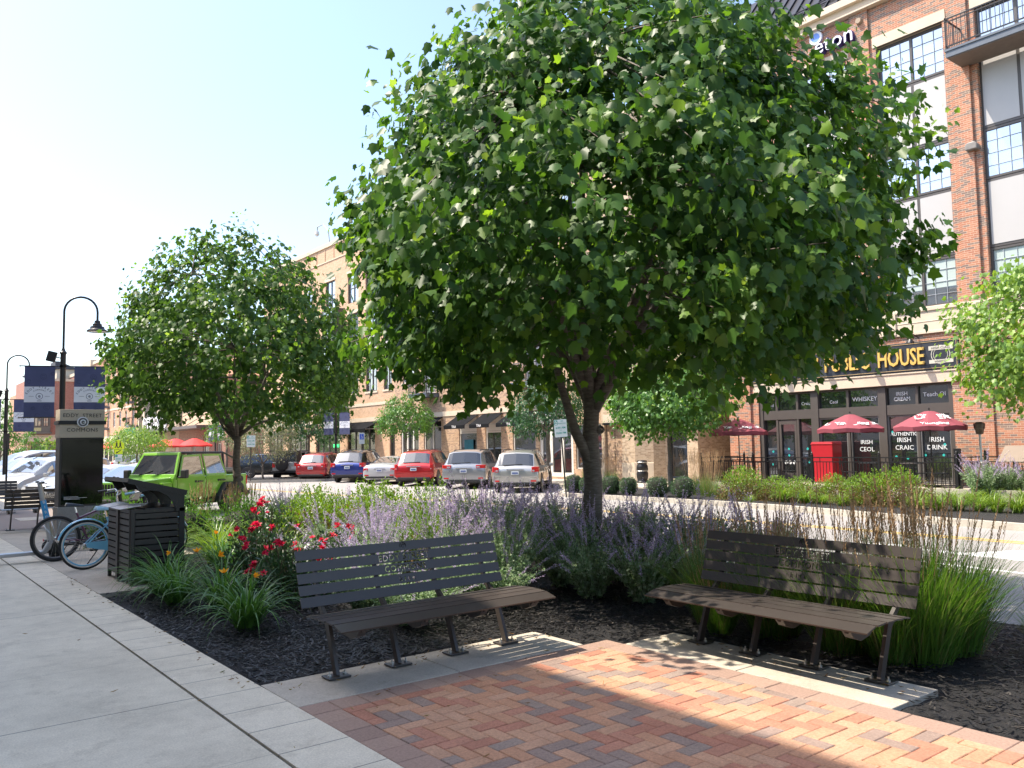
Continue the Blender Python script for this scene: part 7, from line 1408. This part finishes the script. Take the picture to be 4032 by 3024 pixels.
    if soft:
        mb = MB(); mb.add([(.16, -.79, 1.13), (.16, .79, 1.13), (.32, .65, 1.80), (.32, -.65, 1.80), (.95, -.80, 1.13), (.95, .80, 1.13), (1.05, .66, 1.80), (1.05, -.66, 1.80)], [(0, 1, 2, 3), (1, 5, 6, 2), (4, 0, 3, 7)]); sf = mb.build('hard_top', top, t); mb = MB(); mb.add([(.155, -.62, 1.20), (.155, .62, 1.20), (.285, .55, 1.72), (.285, -.55, 1.72)], [(0, 1, 2, 3)]); mb.build('rear_window', m_cg, sf)
    else:
        mb = MB()
        for s in (-1, 1): mb.tube([(.98, s*.64, 1.80), (.55, s*.66, 1.62), (.30, s*.72, 1.12)], .028, 6); mb.tube([(.98, s*.64, 1.78), (.98, s*.72, 1.12)], .03, 6)
        mb.tube([(.98, -.64, 1.80), (.98, .64, 1.80)], .028, 6); mb.build('roll_bar', m_trim, t)
        mb = MB(); mb.tube([(.32, -.66, 1.18), (.32, .66, 1.18)], .10, 8); mb.tube([(.22, -.64, 1.24), (.22, .64, 1.26)], .07, 8); mb.build('folded_soft_top', pm('black canvas', (.015, .015, .015), .9), t, smooth=60)
        mb = MB()
        for y in (-.38, .38):
            mb.box((1.75, y-.22, .9), (1.9, y+.22, 1.48)); mb.box((1.78, y-.1, 1.5), (1.86, y+.1, 1.66)); mb.box((1.0, y-.22, .9), (1.12, y+.22, 1.4))
        mb.torus((2.45, .38, 1.12), .17, .015, 'x', 16, 5); mb.build('seats', m_trim, t, bev=.03)
    mb = MB(); mb.box((4.15, -.78, .46), (4.42, .78, .62)); mb.build('bumper', m_trim, t, bev=.03); mb = MB(); mb.box((-.02, -.80, .46), (.14, .80, .62)); mb.build('bumper', m_trim, t, bev=.03); mb = MB(); mb.box((.3, -.7, .32), (4.0, .7, .5)); mb.build('chassis', m_dk, t)
    if spare: mb = MB(); mb.lathe([(0, -.14), (.30, -.14), (.385, -.11), (.40, 0), (.385, .10), (0, .10)], 28, axis='x', c=(-.06, .10, .98)); mb.build('spare_wheel_cover', m_trim, t, smooth=40)
    mb = MB(); mb.box((.095, -.74, .70), (.11, -.44, .86)); mb.build('number_plate', m_plate, t)
    mb = MB(); mb.lathe([(0, 0), (.085, 0), (.085, .012), (0, .012)], 16, axis='y', c=(.38, .803, .98)); mb.build('fuel_cap', m_trim, t)
    return t
m_lime = paint('lime green paint', (.17, .40, .03), .05, .3)
make_offroad('bright lime green off-road vehicle parked nose-in behind the litter bin', 9.50, 27.05, NH, m_lime, m_trim, spare=False, sc=(1.15, 1.03, 1.03))
make_offroad('white off-road vehicle with black top and covered spare wheel on its back', *P_(1118, 51.2), heading(46), m_wp, m_trim, soft=True)
# ---- distant pedestrian
t = thing('person', 'person in a pale red shirt standing by the far restaurant pillars', 'person', (*DD(560, 88), -.12), 2.8)
def skin(name, joints, edges, mat, parent):
    me = bpy.data.meshes.new(name); me.from_pydata([j[0] for j in joints], edges, []); o = bpy.data.objects.new(name, me); C.objects.link(o); o.modifiers.new('skin', 'SKIN'); bpy.context.view_layer.update()
    for i, j in enumerate(joints): me.skin_vertices[0].data[i].radius = (j[1], j[1]*j[2] if len(j) > 2 else j[1])
    me.skin_vertices[0].data[0].use_root = True; s = o.modifiers.new('sub', 'SUBSURF'); s.levels = 1; s.render_levels = 1; bpy.context.view_layer.update(); nm = bpy.data.meshes.new_from_object(o.evaluated_get(bpy.context.evaluated_depsgraph_get())); bpy.data.objects.remove(o)
    nm.name = name; nm.materials.clear(); nm.materials.append(mat); return link(name, nm, parent, smooth=180)
sk = pm('skin', (.50, .28, .20), .6, var=0); J = [((0, 0, .95), .13, .8), ((0, 0, 1.2), .13, .75), ((0, 0, 1.42), .12, .7), ((0, 0, 1.50), .055), ((0, .01, 1.62), .10), ((0, .01, 1.72), .085), ((.19, 0, 1.42), .055), ((.24, .02, 1.15), .042), ((.22, .12, .93), .032), ((.22, .17, .86), .03), ((-.19, 0, 1.42), .055), ((-.24, .0, 1.15), .042), ((-.24, .05, .9), .032), ((-.24, .07, .82), .03), ((.10, 0, .88), .09), ((.11, .02, .48), .06), ((.11, -.02, .08), .04), ((.11, .14, .04), .035), ((-.10, 0, .88), .09), ((-.12, .05, .48), .06), ((-.13, .0, .08), .04), ((-.13, .16, .04), .035)]
E_ = [(0, 1), (1, 2), (2, 3), (3, 4), (4, 5), (2, 6), (6, 7), (7, 8), (8, 9), (2, 10), (10, 11), (11, 12), (12, 13), (0, 14), (14, 15), (15, 16), (16, 17), (0, 18), (18, 19), (19, 20), (20, 21)]
skin('body', J, E_, sk, t); skin('shirt', [((0, 0, .98), .15, .85), ((0, 0, 1.2), .15, .8), ((0, 0, 1.43), .13, .8), ((.2, 0, 1.41), .075), ((.235, .02, 1.22), .065), ((-.2, 0, 1.41), .075), ((-.235, 0, 1.22), .065)], [(0, 1), (1, 2), (2, 3), (3, 4), (2, 5), (5, 6)], pm('pale red shirt', (.55, .16, .14), .8), t)
skin('shorts', [((0, 0, .98), .15, .9), ((.10, 0, .86), .11), ((.11, .02, .55), .09), ((-.10, 0, .86), .11), ((-.12, .03, .55), .09)], [(0, 1), (1, 2), (0, 3), (3, 4)], m_navy, t); mb = MB(); mb.lathe([(0, 1.84), (.08, 1.80), (.115, 1.70), (.105, 1.62), (.09, 1.6)], 14, c=(0, -.01, 0)); mb.build('hair', pm('dark hair', (.05, .03, .02), .7), t, smooth=180)
